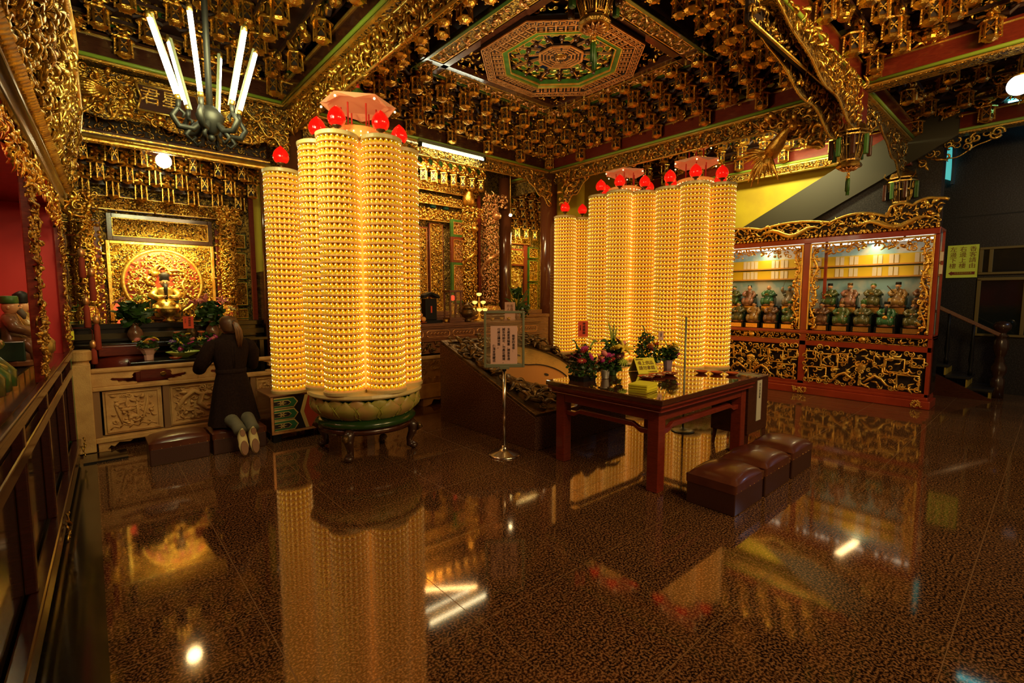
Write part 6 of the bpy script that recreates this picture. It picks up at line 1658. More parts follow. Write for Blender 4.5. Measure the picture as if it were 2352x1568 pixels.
for x in (.3, 1.1, 1.9, 2.7): b = MB(); b.poly([(x, .12), (x+.35, .12), (x+.28, .07), (x+.18, .09), (x+.14, .02), (x+.06, 0), (x, 0)], .2, axis='y', off=.02); b.build('scroll_foot', M['stone'], sp_, bevel=.005)
back = thing('back_altar', 'dark stepped altar bench behind the middle altar table', 'altar', (2.6, 6.75, 0))
b = MB(); b.box(0, 4.3, 0, .5, 0, 1.24); b.box(0, 4.3, -.03, .5, 1.24, 1.30); b.box(0, 4.3, .18, .5, 1.30, 1.38); b.build('bench', M['altarwood'], back, bevel=.008)
# offerings on it
def thingmesh(name, label, cat, loc, fn, m, smooth=True, part='body', rotz=0):
    t = thing(name, label, cat, loc, rotz); b = MB(); fn(b); b.build(part, M[m] if isinstance(m, str) else m, t, smooth=smooth); return t
TZ2 = 1.236
t = thing('tablet_shrine', 'small dark tablet house with curved roof at the left of the middle altar', 'tablet', (3.86, 6.28, TZ2))
b = MB(); b.box(-.10, .10, -.06, .06, .04, .36); b.build('body', M['iron'], t, bevel=.01); b = MB(); b.poly([(-.15, .36), (-.10, .37), (0, .42), (.10, .37), (.15, .36), (.13, .41), (0, .46), (-.13, .41)], .16, off=-.08); b.build('roof', M['iron'], t, bevel=.008)
b = MB(); b.box(-.012, .012, -.066, -.06, .15, .25); b.build('glowing_slot', M['redglow'] if 'redglow' in M else M['redpaper'], t); b = MB(); b.box(-.17, .17, -.10, .10, 0, .04); b.build('base', M['iron'], t)
t = thing('oranges_plate', 'small heap of oranges at the far left of the middle altar', 'plate', (3.64, 6.16, TZ2)); b = MB(); b.lathe([(.05, 0), (.09, .015), (.088, .02)], 20); b.build('plate', M['dish'], t)
for i, (x, y, z) in enumerate(((-.04, 0, .05), (.04, -.01, .05), (0, .05, .05), (0, .01, .11))):
    o = MB(); o.ball((0, 0, 0), .038, 12); o = o.build('orange', M['orangefruit'] if 'orangefruit' in M else mat('orange_fruit_%d' % i, (.85, .40, .10), .5), None, smooth=True); o.location = (3.64+x, 6.16+y, TZ2+z+.01); tag(o, 'orange %s' % ('at the left of the heap on the altar', 'at the right front of the heap on the altar', 'at the back of the heap on the altar', 'on top of the heap on the altar')[i], 'orange', 'oranges on the middle altar')
t = thing('glass_lantern_case', 'tall wooden framed glass lantern case on the middle altar', 'lantern', (4.30, 6.30, TZ2))
b = MB()
b.box(-.14, .14, -.12, .12, 0, .03); b.box(-.12, .12, -.10, .10, .03, .07)
for x in (-.10, 0, .10):
    b.box(x-.012, x+.012, -.09, -.07, .07, .46)
for x in (-.10, .10): b.box(x-.012, x+.012, .07, .09, .07, .46)
b.box(-.125, .125, -.105, .105, .46, .49); b.build('frame', M['altarwood'], t, bevel=.004)
b = MB(); b.box(-.10, .10, -.075, -.07, .07, .46); b.build('glass', M['tinted'], t)
b = MB(); b.lathe([(.05, .08), (.03, .12), (.05, .20), (.03, .28)], 12); carve(b, .16, .2, 18, .03, .05, 'figures', xf=XF((-.08, -.02, .1))); b.build('gilt_figure', M['gold_hi'], t, smooth=True)
b = MB(); b.ball((0, 0, .37), .04, 12, 0, 1, 1, 1.1); b.build('red_lamp', mat('red_lamp', (.6, .04, .02), .4, emit=(1, .08, .03), estr=1.0), t, smooth=True)
t = thing('censer', 'round dark bronze censer with handles beside the glass lantern case', 'incense burner', (4.52, 6.20, TZ2))
b = MB(); b.lathe([(.05, 0), (.06, .02), (.04, .04), (.11, .09), (.13, .14), (.11, .17), (.12, .19), (.10, .19)], 26); b.lathe([(.09, .19), (.08, .24), (.05, .27), (.02, .29), (.005, .31)], 20)
b.tube([(-.12, 0, .12), (-.17, 0, .16), (-.15, 0, .22)], .012, 6); b.tube([(.12, 0, .12), (.17, 0, .16), (.15, 0, .22)], .012, 6); b.build('body', M['bronze'], t, smooth=True)
t = thing('lotus_candelabrum', 'brass candelabrum of lit lotus cups on the middle altar', 'candelabrum', (4.78, 6.25, TZ2))
b = MB(); b.lathe([(.09, 0), (.085, .015), (.03, .04), (.015, .10), (.02, .20), (.012, .38)], 20)
for sg in (-1, 1):
    b.tube([(0, 0, .12), (sg*.06, 0, .08), (sg*.11, 0, .10), (sg*.12, 0, .14)], .008, 6); b.tube([(0, 0, .24), (sg*.05, 0, .20), (sg*.08, 0, .22), (sg*.085, 0, .26)], .008, 6)
b.build('stem', M['gold_hi'], t, smooth=True)
M['lotuslit'] = mat('lit_lotus', (.8, .6, .2), .4, emit=(1, .62, .12), estr=1.3)
for (x, z) in ((-.12, .15), (.12, .15), (-.085, .27), (.085, .27), (0, .15), (0, .40)):
    b = MB(); b.lathe([(.01, 0), (.035, .015), (.045, .04), (.03, .05), (.005, .055)], 10, (x, -.01 if x == 0 and z < .2 else 0, z)); b.build('lotus_cup', M['lotuslit'], t, smooth=True)
t = thing('notice_card', 'pink notice card with handwriting standing on the middle altar', 'sign', (5.42, 6.22, TZ2), R(-30))
b = MB(); b.box(-.09, .09, 0, .004, .0, .30); o = b.build('sheet', M['paper'], t); text('writing', '外客\n人員', .06, M['brownink'], o, (0, -.004, .26), (R(90), 0, 0), vertical=False)
vase(5.62, 6.25, TZ2, .16, 'slim brown vase holding a spray of green leaves at the right of the middle altar', None, .05)
t = bunch(5.62, 6.25, TZ2+.16, 'spray of long green leaves in the slim vase on the middle altar', [((.06, -.03, .12), .04, 'cream', 'lily')], [((0, 0, .30), .10, 70, .09)],
          tuple(((0, 0, 0), (math.cos(k*.9)*.30, math.sin(k*.9)*.1, .30+.16*math.sin(k*1.9)), .02, 'leaf') for k in range(10)) + (((0, 0, -.02), (.03, 0, .30), .008, 'leaf2'), ((0, 0, -.02), (-.04, 0, .28), .008, 'leaf2')))
t = bunch(5.88, 6.40, TZ2+.07, 'low dark green potted shrub at the right end of the middle altar', [((.0, -.08, .05), .03, 'pink', 'daisy')], [((0, 0, .08), .15, 170, .06)])
for i, x in enumerate((4.05, 4.95, 5.15, 5.30)):
    thingmesh('offering_cup', ('small cup left of the censer', 'small cup right of the lotus candelabrum', 'middle small cup behind the notice frame', 'small cup beside the pink notice card')[i], 'cup', (x, 6.12, TZ2), lambda b: b.lathe([(.02, 0), (.025, .005), (.035, .05), (.03, .05)], 16), 'gold_old')
# back wall of the middle shrine
WM = 8.25
ms = thing('middle_shrine_screen', 'gilded carved back wall of the middle shrine with tall lattice panels', 'carved screen', (0, WM, 0))
b = MB(); b.box(2.2, 7.1, .03, .07, 1.2, 4.9); b.build('ground_board', M['relief_dark'], ms)
for (x0, x1, z0, z1, mt, fr, sm) in ((4.45, 4.80, 1.35, 3.0, 'gold_hi', 'gold_hi', .05), (4.86, 5.02, 1.5, 2.95, 'gold', 'redlac', .04), (5.10, 5.38, 1.35, 3.05, 'gold', 'redlac', .045), (3.4, 4.4, 1.35, 3.0, 'gold_hi', 'redlac', .06), (2.3, 3.3, 1.35, 3.0, 'gold', 'redlac', .06)):
    panel(ms, x0, x1, z0, z1, int(520*(x1-x0)*(z1-z0)), mt=mt, fr=.02, frame=fr, smin=sm*.8, smax=sm*1.4, seed=int(x0*10))
for (z0, z1, fr) in ((2.86, 3.10, 'green'), (2.36, 2.76, 'redlac'), (1.56, 2.26, 'green')):      # coloured glass lattice windows
    panel(ms, 5.50, 5.76, z0, z1, int(700*.26*(z1-z0)), mt='copper', back='relief', fr=.05, frame=fr, smin=.03, smax=.05, y=-.22, seed=int(z0*10), mix='scroll')
for (z0, h, yy, mt) in ((3.12, .22, -.05, 'gold'), (3.42, .16, -.12, 'gold'), (3.66, .24, -.16, 'gold'), (3.98, .26, -.24, 'gold')):
    b = MB(); b.box(2.3, 6.2, yy, yy+.08, z0, z0+h); o = b.build('carved_lintel', M['relief'], ms)
    c = MB(); carve(c, 3.9, h, int(3.9*h*330), .05, .085, 'figures', xf=XF((2.3, yy, z0)), seed=int(z0*7)); c.build('figures', M[mt], o, smooth=True)
    c = MB(); c.box(2.3, 6.2, yy-.03, yy, z0-.02, z0); c.build('gilt_ledge', M['gold_hi'], o)
b = MB()
for x in (4.62, 4.9, 5.2, 5.5): b.box(x, x+.13, -.10, -.05, 3.92, 3.98)
for x in (5.12, 5.42): b.box(x, x+.10, -.06, -.0, 3.36, 3.44)
b.build('teal_tiles', M['teal'], ms)
for i in range(9): put('sq', 'altar_bracket', (4.3+.22*i, WM-.42, 3.95), 0, 'gilded lantern bracket over the middle shrine, %s from the light towers' % ORDW[i], 'ceiling bracket', 'lantern brackets of the middle shrine', 1.1)
dragon_column(5.86, 7.98, 1.45, 3.25, .145, 'gilded dragon column right of the coloured lattice windows', 81, n=420)
dragon_column(6.38, 7.95, 1.45, 3.55, .175, 'larger carved phoenix column beside the slim dark column', 82, 'copper', n=520)
t = thing('carved_pot_finial', 'gilded pot-shaped boss on top of the dragon column', 'carved ornament', (5.86, 7.98, 3.43)); b = MB(); b.lathe([(.05, 0), (.11, .06), (.13, .16), (.09, .26), (.10, .30)], 20); b.build('pot', M['gold'], t, smooth=True)
b = MB(); carve(b, .36, .5, 60, .06, .10, 'figures', xf=XF((-.18, -.05, .3))); b.build('figure_cluster', M['gold'], t, smooth=True)
plain('trim_red_strip', 6.13, 6.19, 8.02, 8.08, 1.2, 3.7, M['redlac'])
# right part: side shrine seen between the two columns
rs = thing('side_shrine_screen', 'gilded back wall of the side shrine seen between the two dark columns', 'carved screen', (0, 8.55, 0))
b = MB(); b.box(6.9, 8.5, .03, .07, 1.1, 4.6); b.build('ground_board', M['relief_dark'], rs)
panel(rs, 7.0, 7.84, 2.40, 2.72, 130, fr=.035, smin=.04, smax=.07, seed=61); panel(rs, 7.0, 8.08, 2.88, 3.06, 90, mt='gold', fr=.015, smin=.05, smax=.08, seed=62)
b = MB(); b.box(7.0, 7.84, 0, .03, 1.3, 2.32); sq = b.build('square_panel', M['relief'], rs)
b = MB(); carve(b, .84, 1.02, 190, .04, .07, 'foliage', xf=XF((7.0, 0, 1.3)), seed=64); b.build('carving', M['gold'], sq, smooth=True)
b = MB(); n = 40; vs = [(7.40+math.cos(2*PI*j/n)*.36, -.05, 1.83+math.sin(2*PI*j/n)*.44) for j in range(n)]; vs += [(x, -.0, z) for x, _, z in vs]
b.add(vs, [tuple(range(n)), tuple(range(2*n-1, n-1, -1))] + [(j, (j+1) % n, (j+1) % n+n, j+n) for j in range(n)]); rd2 = b.build('round_relief', mat('lit_golden_relief', (1, .66, .16), .35, .6, bump=1, bscale=20), rs)
b = MB(); carve(b, .7, .86, 90, .06, .11, 'flames', mask=lambda x, z: (x-.35)**2/.12+(z-.43)**2/.17 < 1, xf=XF((7.05, -.05, 1.40)), seed=66); b.build('dragon_relief', M['gold_hi'], rd2, smooth=True)
for (z0, z1) in ((1.34, 1.95), (2.02, 2.50), (2.58, 2.80)): panel(rs, 8.05, 8.32, z0, z1, int(500*.27*(z1-z0)), fr=.02, frame='green', smin=.035, smax=.06, seed=int(z0*30))
b = MB(); b.box(7.88, 7.98, -.03, .03, 1.3, 2.85); b.build('couplet_strip', M['redlac'], rs, bevel=.006)
for r_ in range(4):
    for i in range(4): put('sq', 'altar_bracket', (7.25+.28*i+(.14 if r_ % 2 else 0), 8.38-.10*r_, 3.20+.20*r_), 0, 'gilded bracket between the two dark columns, %s row, %s from the left' % (ORD[r_], ORDW[i]), 'ceiling bracket', 'brackets of the side shrine, %s row' % ORD[r_], 1.15)
area_lamp('side_shrine_fill', (7.5, 8.0, 3.1), (7.5, 8.5, 2.2), .6, .15, 16, (1.0, .78, .28))  # added fill on the side shrine wall, no fixture built
area_lamp('middle_shrine_fill', (4.9, 7.5, 4.0), (5.4, 8.2, 2.2), 1.2, .15, 42, (1.0, .66, .28))  # added fill to brighten the middle shrine, no fixture built
plain('ceiling_middle', 2.2, 8.5, 7.2, 8.9, 4.85, 4.9, M['soffit'])
fretboard('carved_board', 1.4, .25, (X1-.08, Y1+.3, 3.8), PI/2, 'dim carving above the gap between the two dark columns', 'carved board', 40, .07, .12, 'foliage', m='gold_old', back='relief_dark')

# ================= RIGHT STATUE CABINET =================
RC = thing('statue_cabinet', 'long red lacquered cabinet with gilded openwork panels holding rows of deity statues', 'cabinet', (9.0, 6.16, 0), -PI/2)
BW = 1.66; NB = 3; RL = BW*NB; DP = .46
M['redcab'] = mat('red_cabinet_lacquer', (.42, .05, .016), .3, coat=.4, col2=(.32, .035, .012), nscale=3)
def bm_(fn, name, m, par=RC, smooth=False, bevel=0):
    b = MB(); fn(b); return b.build(name, M[m] if isinstance(m, str) else m, par, smooth=smooth, bevel=bevel)
bm_(lambda b: (b.box(-.02, RL+.03, -.03, DP, 0, .12), b.box(0, RL, -.01, DP, .12, .17)), 'base_plinth', 'redcab', bevel=.012)
boxes('upright', [(i*BW-.05 if i else 0, i*BW+.05 if i < NB else RL, 0, .06, .17, 2.56) for i in range(NB+1)], M['redcab'], RC, bevel=.006)
bm_(lambda b: (b.box(0, RL, 0, .06, .17, .22), b.box(0, RL, 0, .06, .82, .90), b.box(0, RL, -.02, DP, 1.02, 1.07), b.box(0, RL, -.03, .06, 2.50, 2.58), b.box(0, RL, 0, DP, 2.56, 2.60)), 'rails', 'redcab', bevel=.006)
bm_(lambda b: (b.box(.0, RL, DP-.02, DP, .17, 2.56),), 'back_board', mat('painted_sky', (.30, .52, .62), .7, col2=(.75, .74, .66), nscale=2.2, thr=(.40, .52)))
bm_(lambda b: (b.box(0, RL, .10, .12, .17, 1.02),), 'dark_back', 'dark')
bm_(lambda b: b.box(0, RL, .05, DP-.02, 1.0, 1.02), 'counter', 'iron')
sd_ = bm_(lambda b: (b.box(RL-.012, RL, .06, DP, 1.10, 2.50),), 'side_glass', 'tinted')
bm_(lambda b: (b.box(RL-.03, RL, .04, .07, 1.07, 2.56), b.box(RL-.03, RL, DP-.04, DP, .17, 2.56), b.box(RL-.02, RL, .06, DP, .17, 1.05)), 'side_frame', 'redcab')
bm_(lambda b: b.box(RL-.01, RL+.012, .10, DP-.04, .22, 1.0), 'side_panel', 'marble')
def sqring(b, x, z, w, h, r=.016, y=-.0):
    b.tube([(x, y, z), (x+w, y, z), (x+w, y, z+h), (x, y, z+h), (x, y, z), (x+w*.2, y, z)], r, 6)
for i in range(NB):
    x0 = i*BW+.05; x1 = (i+1)*BW-.05; W = x1-x0; xm = (x0+x1)/2
    b = MB()      # lower openwork: interlaced squares, vase and dragons
    for sg in (-1, 1):
        f = lambda u, w: xm + sg*u if sg > 0 else xm - u - w
        sqring(b, f(.30, .24), .50, .24, .20); sqring(b, f(.46, .26), .27, .26, .20); sqring(b, f(.62, .14), .60, .14, .13); sqring(b, f(.17, .15), .58, .15, .14, .013)
        P = [(xm+sg*.05, .0, .30), (xm+sg*.12, -.02, .36), (xm+sg*.20, -.03, .42), (xm+sg*.28, -.03, .38), (xm+sg*.34, -.02, .30), (xm+sg*.42, -.01, .26)]
        b.tube(P, [.012, .019, .022, .02, .016, .008], 7); b.ball((xm+sg*.14, -.03, .44), .024, 9, 0, 1.2, .7, .9)
    b.lathe([(.02, .24), (.03, .27), (.02, .33), (.014, .42), (.035, .47), (.07, .52), (.08, .56), (.06, .58), (.02, .60)], 16, (xm, .01, 0), sy=.35)
    carve(b, W, .60, 120, .06, .10, 'scroll', xf=XF((x0, .01, .22)), seed=200+i, depth=.01)
    for k in range(13): b.ball((x0+.02+k*W/12.5, .01, .785 if k % 2 else .25), .018, 6)
    b.build('openwork_panel', M['gold_hi'], RC, smooth=True)
    b = MB(); carve(b, W, .11, 34, .05, .075, 'scroll', xf=XF((x0, .01, .905)), seed=210+i, depth=.005); b.ball((xm, .0, .96), .045, 10, 0, 1.2, .5, 1)
    b.tube([(x0, .01, .91), (x1, .01, .91)], .007, 5); b.tube([(x0, .01, 1.01), (x1, .01, 1.01)], .007, 5); b.build('scroll_frieze', M['gold'], RC, smooth=True)
    b = MB(); g = .022
    b.box(x0, x0+g, -.015, .02, 1.08, 2.49); b.box(x1-g, x1, -.015, .02, 1.08, 2.49); b.box(x0+g, x1-g, -.015, .02, 2.47, 2.49); b.build('gilt_surround', M['gold_hi'], RC, bevel=.005)
    def vmask(x, z): return z > .20 - .11*abs(math.sin(x/W*PI*2.0))**.8 - (.0)
    b = MB(); carve(b, W-.06, .26, 120, .05, .09, 'foliage', mask=vmask, xf=XF((x0+.03, .02, 2.21)), seed=220+i, depth=.01)
    b.build('carved_valance', M['gold'], RC, smooth=True)
    for sg in (0, 1):
        b = MB(); xx = x0+.03 if sg == 0 else x1-.13
        carve(b, .10, 1.36, 60, .05, .085, 'figures', mask=lambda x, z: True, xf=XF((xx, .02, 1.09)), seed=230+i*2+sg, depth=.01)
        b.tube([(xx+.05+.035*math.sin(k*1.1), .0, 1.12+k*.075) for k in range(18)], .016, 6); b.build('carved_side_drop', M['gold'], RC, smooth=True)
# crest with arched gilt rail and dragons
def ctop(x):
    u = (RL - x)      # distance from the near end
    if u < .30: return .36 + .05*math.sin(u/.30*PI)
    if u < .62: return .31 + .07*math.sin((u-.30)/.32*PI)
    if u < 1.35: return .20 + .10*math.sin((u-.62)/.73*PI)**.8
    return .20 + .07*abs(math.sin((u-1.35)/1.05*PI))**.8
b = MB(); N_ = 120; pts = [(RL*k/N_, 2.60+ctop(RL*k/N_)) for k in range(N_+1)]
b.poly([(0, 2.60)] + [(RL, 2.60)] + pts[::-1], .03, off=.02); cr = b.build('crest_board', M['dark'], RC)
b = MB(); b.tube([(p[0]+(.06 if p[0] > RL-.05 else 0), .0, p[1]) for p in pts], .022, 8); b.build('crest_rail', M['gold_hi'], RC, smooth=True)
b = MB(); carve(b, RL, .42, 620, .05, .10, 'flames', mask=lambda x, z: z < ctop(x)-.02, xf=XF((0, .02, 2.61)), seed=240)
for c0 in (1.1, 2.6, 4.0):
    b.tube([(c0+.09*k, -.02, 2.70+.06*math.sin(k*.9)) for k in range(11)], [.015, .025, .035, .04, .042, .042, .04, .036, .03, .022, .01], 7)
b.build('crest_dragons', M['gold_hi'], RC, smooth=True)
b = MB()
for k in range(int(RL/.06)): b.ball((.03+k*.06, -.035, 2.60), .026, 7, 0, 1, .6, .8)
b.build('bead_row', M['gold'], RC, smooth=True)
for x in (BW*2-.05, BW*2+.05, RL-.12):
    b = MB(); carve(b, .12, .08, 8, .035, .05, 'scroll', xf=XF((x-.06, -.03, .03))); b.build('corner_mount', M['gold_hi'], RC, smooth=True)
# shelves, slips and lamp inside
bm_(lambda b: (b.box(.03, RL-.03, .24, .44, 1.40, 1.43), b.box(.03, RL-.03, .24, .26, 1.07, 1.40)), 'upper_step', 'iron')
bm_(lambda b: (b.box(.03, RL-.03, .36, .44, 1.93, 1.95), b.box(.03, RL-.03, .36, .44, 2.12, 2.14)), 'slip_ledges', mat('orange_ledge', (.65, .30, .05), .5))
bm_(lambda b: (b.box(.03, RL-.03, .40, .42, 1.95, 2.10), b.box(.03, RL-.03, .40, .42, 2.14, 2.29)), 'yellow_slip_racks', mat('yellow_rack', (.80, .56, .02), .5))
b = MB()
for row in (1.955, 2.145):
    for k in range(int(RL/.17)):
        x = .08+k*.17+.02*math.sin(k*2.3)
        if (k % 3) == 2: continue
        b.box(x, x+.055, .385, .392, row, row+.135); b.box(x+.068, x+.12, .385, .392, row, row+.13)
b.build('cream_slips', mat('cream_slip', (.80, .70, .50), .6), RC)
bm_(lambda b: b.tube([(.2, .22, 2.47), (RL-.1, .22, 2.47)], .012, 8), 'interior_tube', mat('cabinet_tube', (1, 1, 1), .4, emit=(1, .92, .70), estr=4), smooth=True)
bm_(lambda b: [b.box(i*BW+.20, i*BW+.24, .20, .24, 1.07, 2.5) for i in range(NB)], 'inner_posts', 'redcab')
M['plaque_b'] = mat('brass_plate', (.85, .50, .12), .25, .8)
def cabw(x, y): return (9.0 + y, 6.16 - x)     # local to world
ROB = [mat('robe_'+n, c, .32, coat=.4, col2=c2, nscale=10) for n, c, c2 in (('green', (.04, .13, .03), (.12, .11, .02)), ('olive', (.15, .12, .03), (.06, .07, .02)), ('brown', (.25, .11, .045), (.12, .05, .02)), ('gold', (.42, .24, .05), (.20, .10, .03)), ('rose', (.42, .17, .12), (.18, .10, .04)), ('jade', (.05, .20, .08), (.03, .10, .04)), ('slate', (.14, .16, .14), (.30, .18, .05)))]
capn = ['green', 'iron', 'bronze']
spec_up = [   # x along cabinet (from the far end), robe, hat, beard, hold, label
 (3.52, 4, 'buns', None, 'tablet', 'statue with two hair buns and a pink shoulder, upper row of the left bay'),
 (3.88, 5, None, None, 'bowl', 'bald statue in a bright green robe, upper row of the left bay'),
 (4.24, 6, 'round', 1, 'rod', 'statue raising a thin rod, upper row of the left bay'),
 (3.20, 0, 'round', 1, 'staff', 'green statue half hidden by the rightmost light column, upper row'),
 (5.10-.0, 0, 'cap', 1, 'ring', 'capped statue holding a hooped belt, leftmost in the upper row of the right bay'),
 (5.44-.39, 4, 'cap', 1, None, '')]
ups = [(3.22, 0, 'round', 1, 'staff', 'green statue half hidden by the rightmost light column, upper row', 0), (3.52, 4, 'buns', None, 'tablet', 'statue with two hair buns and a pink shoulder in the upper row', 0),
       (3.86, 5, None, None, 'bowl', 'bald statue in a bright green robe in the upper row', 0), (4.19, 6, 'round', 1, 'rod', 'statue lifting a thin rod overhead in the upper row', 1),
       (3.74+0.0, 0, '', None, None, None, 0)]
ups = ups[:4] + [(3.66, 0, None, None, None, None, 0)][:0]
x_ = 3.32
ups2 = [(3.6, 0)]
UP = [(y_, r_, h_, be, ho, la, am) for (y_, r_, h_, be, ho, la, am) in (
      (4.24-.10, 0, 'round', 1, 'staff', 'green statue half hidden by the rightmost light column, upper row', 0),
      (3.86, 4, 'buns', None, 'tablet', 'statue with two hair buns and a pink shoulder in the upper row', 0),
      (3.52, 5, None, None, 'bowl', 'bald statue in a bright green robe in the upper row', 0),
      (3.17, 6, 'round', 1, 'rod', 'statue lifting a thin rod overhead in the upper row', 1),
      (2.56, 0, 'cap', 1, 'ring', 'dark-capped statue holding a hooped belt, upper row right bay', 0),
      (2.28, 4, 'cap', 1, None, 'white-bearded statue in a pinkish robe, upper row right bay', 0),
      (1.97, 1, 'round', None, 'bowl', 'statue with clasped hands and a round cap, upper row right bay', 0),
      (1.66, 3, 'cap', 1, 'sword', 'green-capped statue holding a sword, upper row right bay', 0),
      (1.36, 2, 'crown', None, None, 'dark statue behind the carved drop at the right end, upper row', 0))]
LO = [(3.98, 1, 'round', None, 'staff', 'olive-robed statue with a staff beside the light column, lower row', 0),
      (3.70, 3, 'round', None, None, 'golden-robed statue with a raised hand to its mouth, lower row', 0),
      (3.40, 2, 'cap', None, 'bowl', 'tan-robed statue holding a bowl, lower row left bay', 0),
      (3.10, 0, 'cap', 1, None, 'statue partly behind the carved drop, lower row left bay', 0),
      (2.62, 2, 'round', 1, None, 'brown statue nearest the red centre post, lower row right bay', 0),
      (2.34, 0, 'cap', None, None, 'green-robed statue with crossed hands, lower row right bay', 0),
      (2.05, 1, 'crown', None, None, 'statue with a headband and one fist at the chest, lower row', 0),
      (1.75, 5, 'cap', 2, 'gourd', 'bearded statue with a golden ingot and a staff, lower row', 0),
      (1.43, 1, 'crown', 1, None, 'long-bearded statue at the right end of the lower row', 0)]
for row, L_, yy, zz, grp in ((0, UP, .30, 1.432, 'statues in the upper row of the right cabinet'), (1, LO, .14, 1.165, 'statues in the lower row of the right cabinet')):
    for k, (wy, r_, h_, be, ho, la, am) in enumerate(L_):
        s = .60
        seated('deity_statue', la, 'statue', (9.0+yy, wy, zz+(.03 if row == 0 else 0)), s, ROB[r_], M['sskin'], h_, be, ho, True, grp, rotz=-PI/2, capc=capn[k % 3], pose=k % 2, armup=bool(am))
        # plate block under each statue
        t = thing('name_block', 'brass plated block under the %s' % ' '.join(la.replace(',', '').split()[:10]), 'name plate', (9.0+yy, wy, zz-(.0 if row == 0 else .10)), -PI/2, 'name plates of the right cabinet')
        if row == 0: b = MB(); b.box(-.13, .13, -.06, .08, 0, .03); b.build('block', M['iron'], t)
        else: b = MB(); b.box(-.13, .13, -.09, .09, .0, .10); b.build('block', M['iron'], t)
        b = MB(); b.box(-.10, .10, (-.066 if row == 0 else -.096), (-.06 if row == 0 else -.09), (-.07 if row == 0 else .015), (.025 if row == 0 else .088)); b.build('brass_plate', M['plaque_b'], t)
area_lamp('cabinet_lamp', (9.10, 2.0, 2.40), (9.26, 2.0, 1.4), .10, 1.5, 6, (1.0, .76, .36))
area_lamp('cabinet_lamp', (9.10, 3.6, 2.40), (9.26, 3.6, 1.4), .10, 1.5, 7, (1.0, .76, .36))

# ================= LEFT STATUE CABINET =================
LC = thing('glass_statue_cabinet', 'tall dark red cabinet along the left edge with gilded carving and a red-lined statue niche', 'cabinet', (-.335, .80, 0), PI/2 - R(1.78))
LL = 5.42
def lb(fn, name, m, smooth=False, bevel=0, par=LC):
    b = MB(); fn(b); return b.build(name, M[m] if isinstance(m, str) else m, par, smooth=smooth, bevel=bevel)
posts = [0.0, 1.25, 3.25, 5.36]
lb(lambda b: (b.box(0, LL, 0, .6, 0, .05),), 'plinth', 'marble')
lb(lambda b: (b.box(0, LL, -.03, .02, .05, .13), b.box(0, LL, -.045, .02, .17, .24)), 'base_rails', 'darkred', bevel=.01)
lb(lambda b: (b.box(0, LL, -.02, .03, .86, .93), b.box(0, LL, -.03, .6, 1.04, 1.09), b.box(0, LL, -.04, .0, 1.09, 1.12)), 'middle_rails', 'darkred', bevel=.008)
boxes('lower_stile', [(x, x+.06, -.015, .03, .24, 1.04) for x in (0, .6, 1.25, 2.25, 3.25, 4.3, 5.36)], M['darkred'], LC, bevel=.006)
M['darkglass'] = mat('dark_reflective_glass', (.035, .022, .012), .07, spec=.8, coat=.5)
lb(lambda b: b.box(0, LL, .03, .05, .24, 1.04), 'glass_front', 'darkglass')
b = MB()
for x in (.45, 1.2, 3.2, 5.3):
    carve(b, .10, .16, 8, .04, .06, 'scroll', xf=XF((x, -.045, .08)))
b.build('gilt_mounts', M['gold_old'], LC, smooth=True)
lb(lambda b: b.box(0, LL, .58, .62, 1.1, 2.75), 'red_lining', mat('red_lining', (.42, .012, .010), .6))
lb(lambda b: b.box(0, LL, .03, .60, 2.45, 2.50), 'niche_top', 'redlac'); lb(lambda b: b.box(LL-.03, LL, .02, .6, 1.09, 2.5), 'end_wall', mat('red_end', (.40, .012, .010), .6))
for i, x in enumerate(posts):
    lb(lambda b: b.box(x, x+.05, -.02, .03, 1.09, 2.50), 'post', 'redlac', bevel=.006)
    lb(lambda b: (b.box(x-.006 if i else x, x+.008, -.03, -.02, 1.12, 2.48), b.box(x+.045, x+.056, -.03, -.02, 1.12, 2.48)), 'gilt_fillet', 'gold_old')
    for sg in (-1, 1):
        if (i == 0 and sg < 0) or (i == 3 and sg > 0): continue
        b = MB(); xx = x-.15 if sg < 0 else x+.05
        carve(b, .15, 1.25, 150, .035, .065, 'foliage', mask=lambda q, z: (q if sg > 0 else .15-q) < .085+.05*math.sin(z*9), xf=XF((xx, -.0, 1.13)), seed=300+i*2+sg, depth=.03)
        b.build('carved_side_drop', M['gold_old'], LC, smooth=True)
b = MB(); carve(b, LL, .30, 620, .045, .08, 'foliage', mask=lambda x, z: z > .20 - .13*abs(math.sin(x*1.57)), xf=XF((0, 0, 2.16)), seed=320, depth=.03); b.build('carved_valance', M['gold'], LC, smooth=True)
lb(lambda b: (b.box(0, LL, -.06, .6, 2.46, 2.56), b.box(0, LL, -.085, -.05, 2.53, 2.56)), 'cornice', 'lacquer', bevel=.01)
b = MB(); n_ = int(LL/.045)
for k in range(n_): b.tube([(k*.045, -.055, 2.565), (k*.045+.03, -.10, 2.60), (k*.045+.05, -.055, 2.635)], [.014, .024, .014], 6)
b.tube([(0, -.055, 2.60), (LL, -.055, 2.60)], .03, 8); b.build('rope_moulding', M['gold_old'], LC, smooth=True)
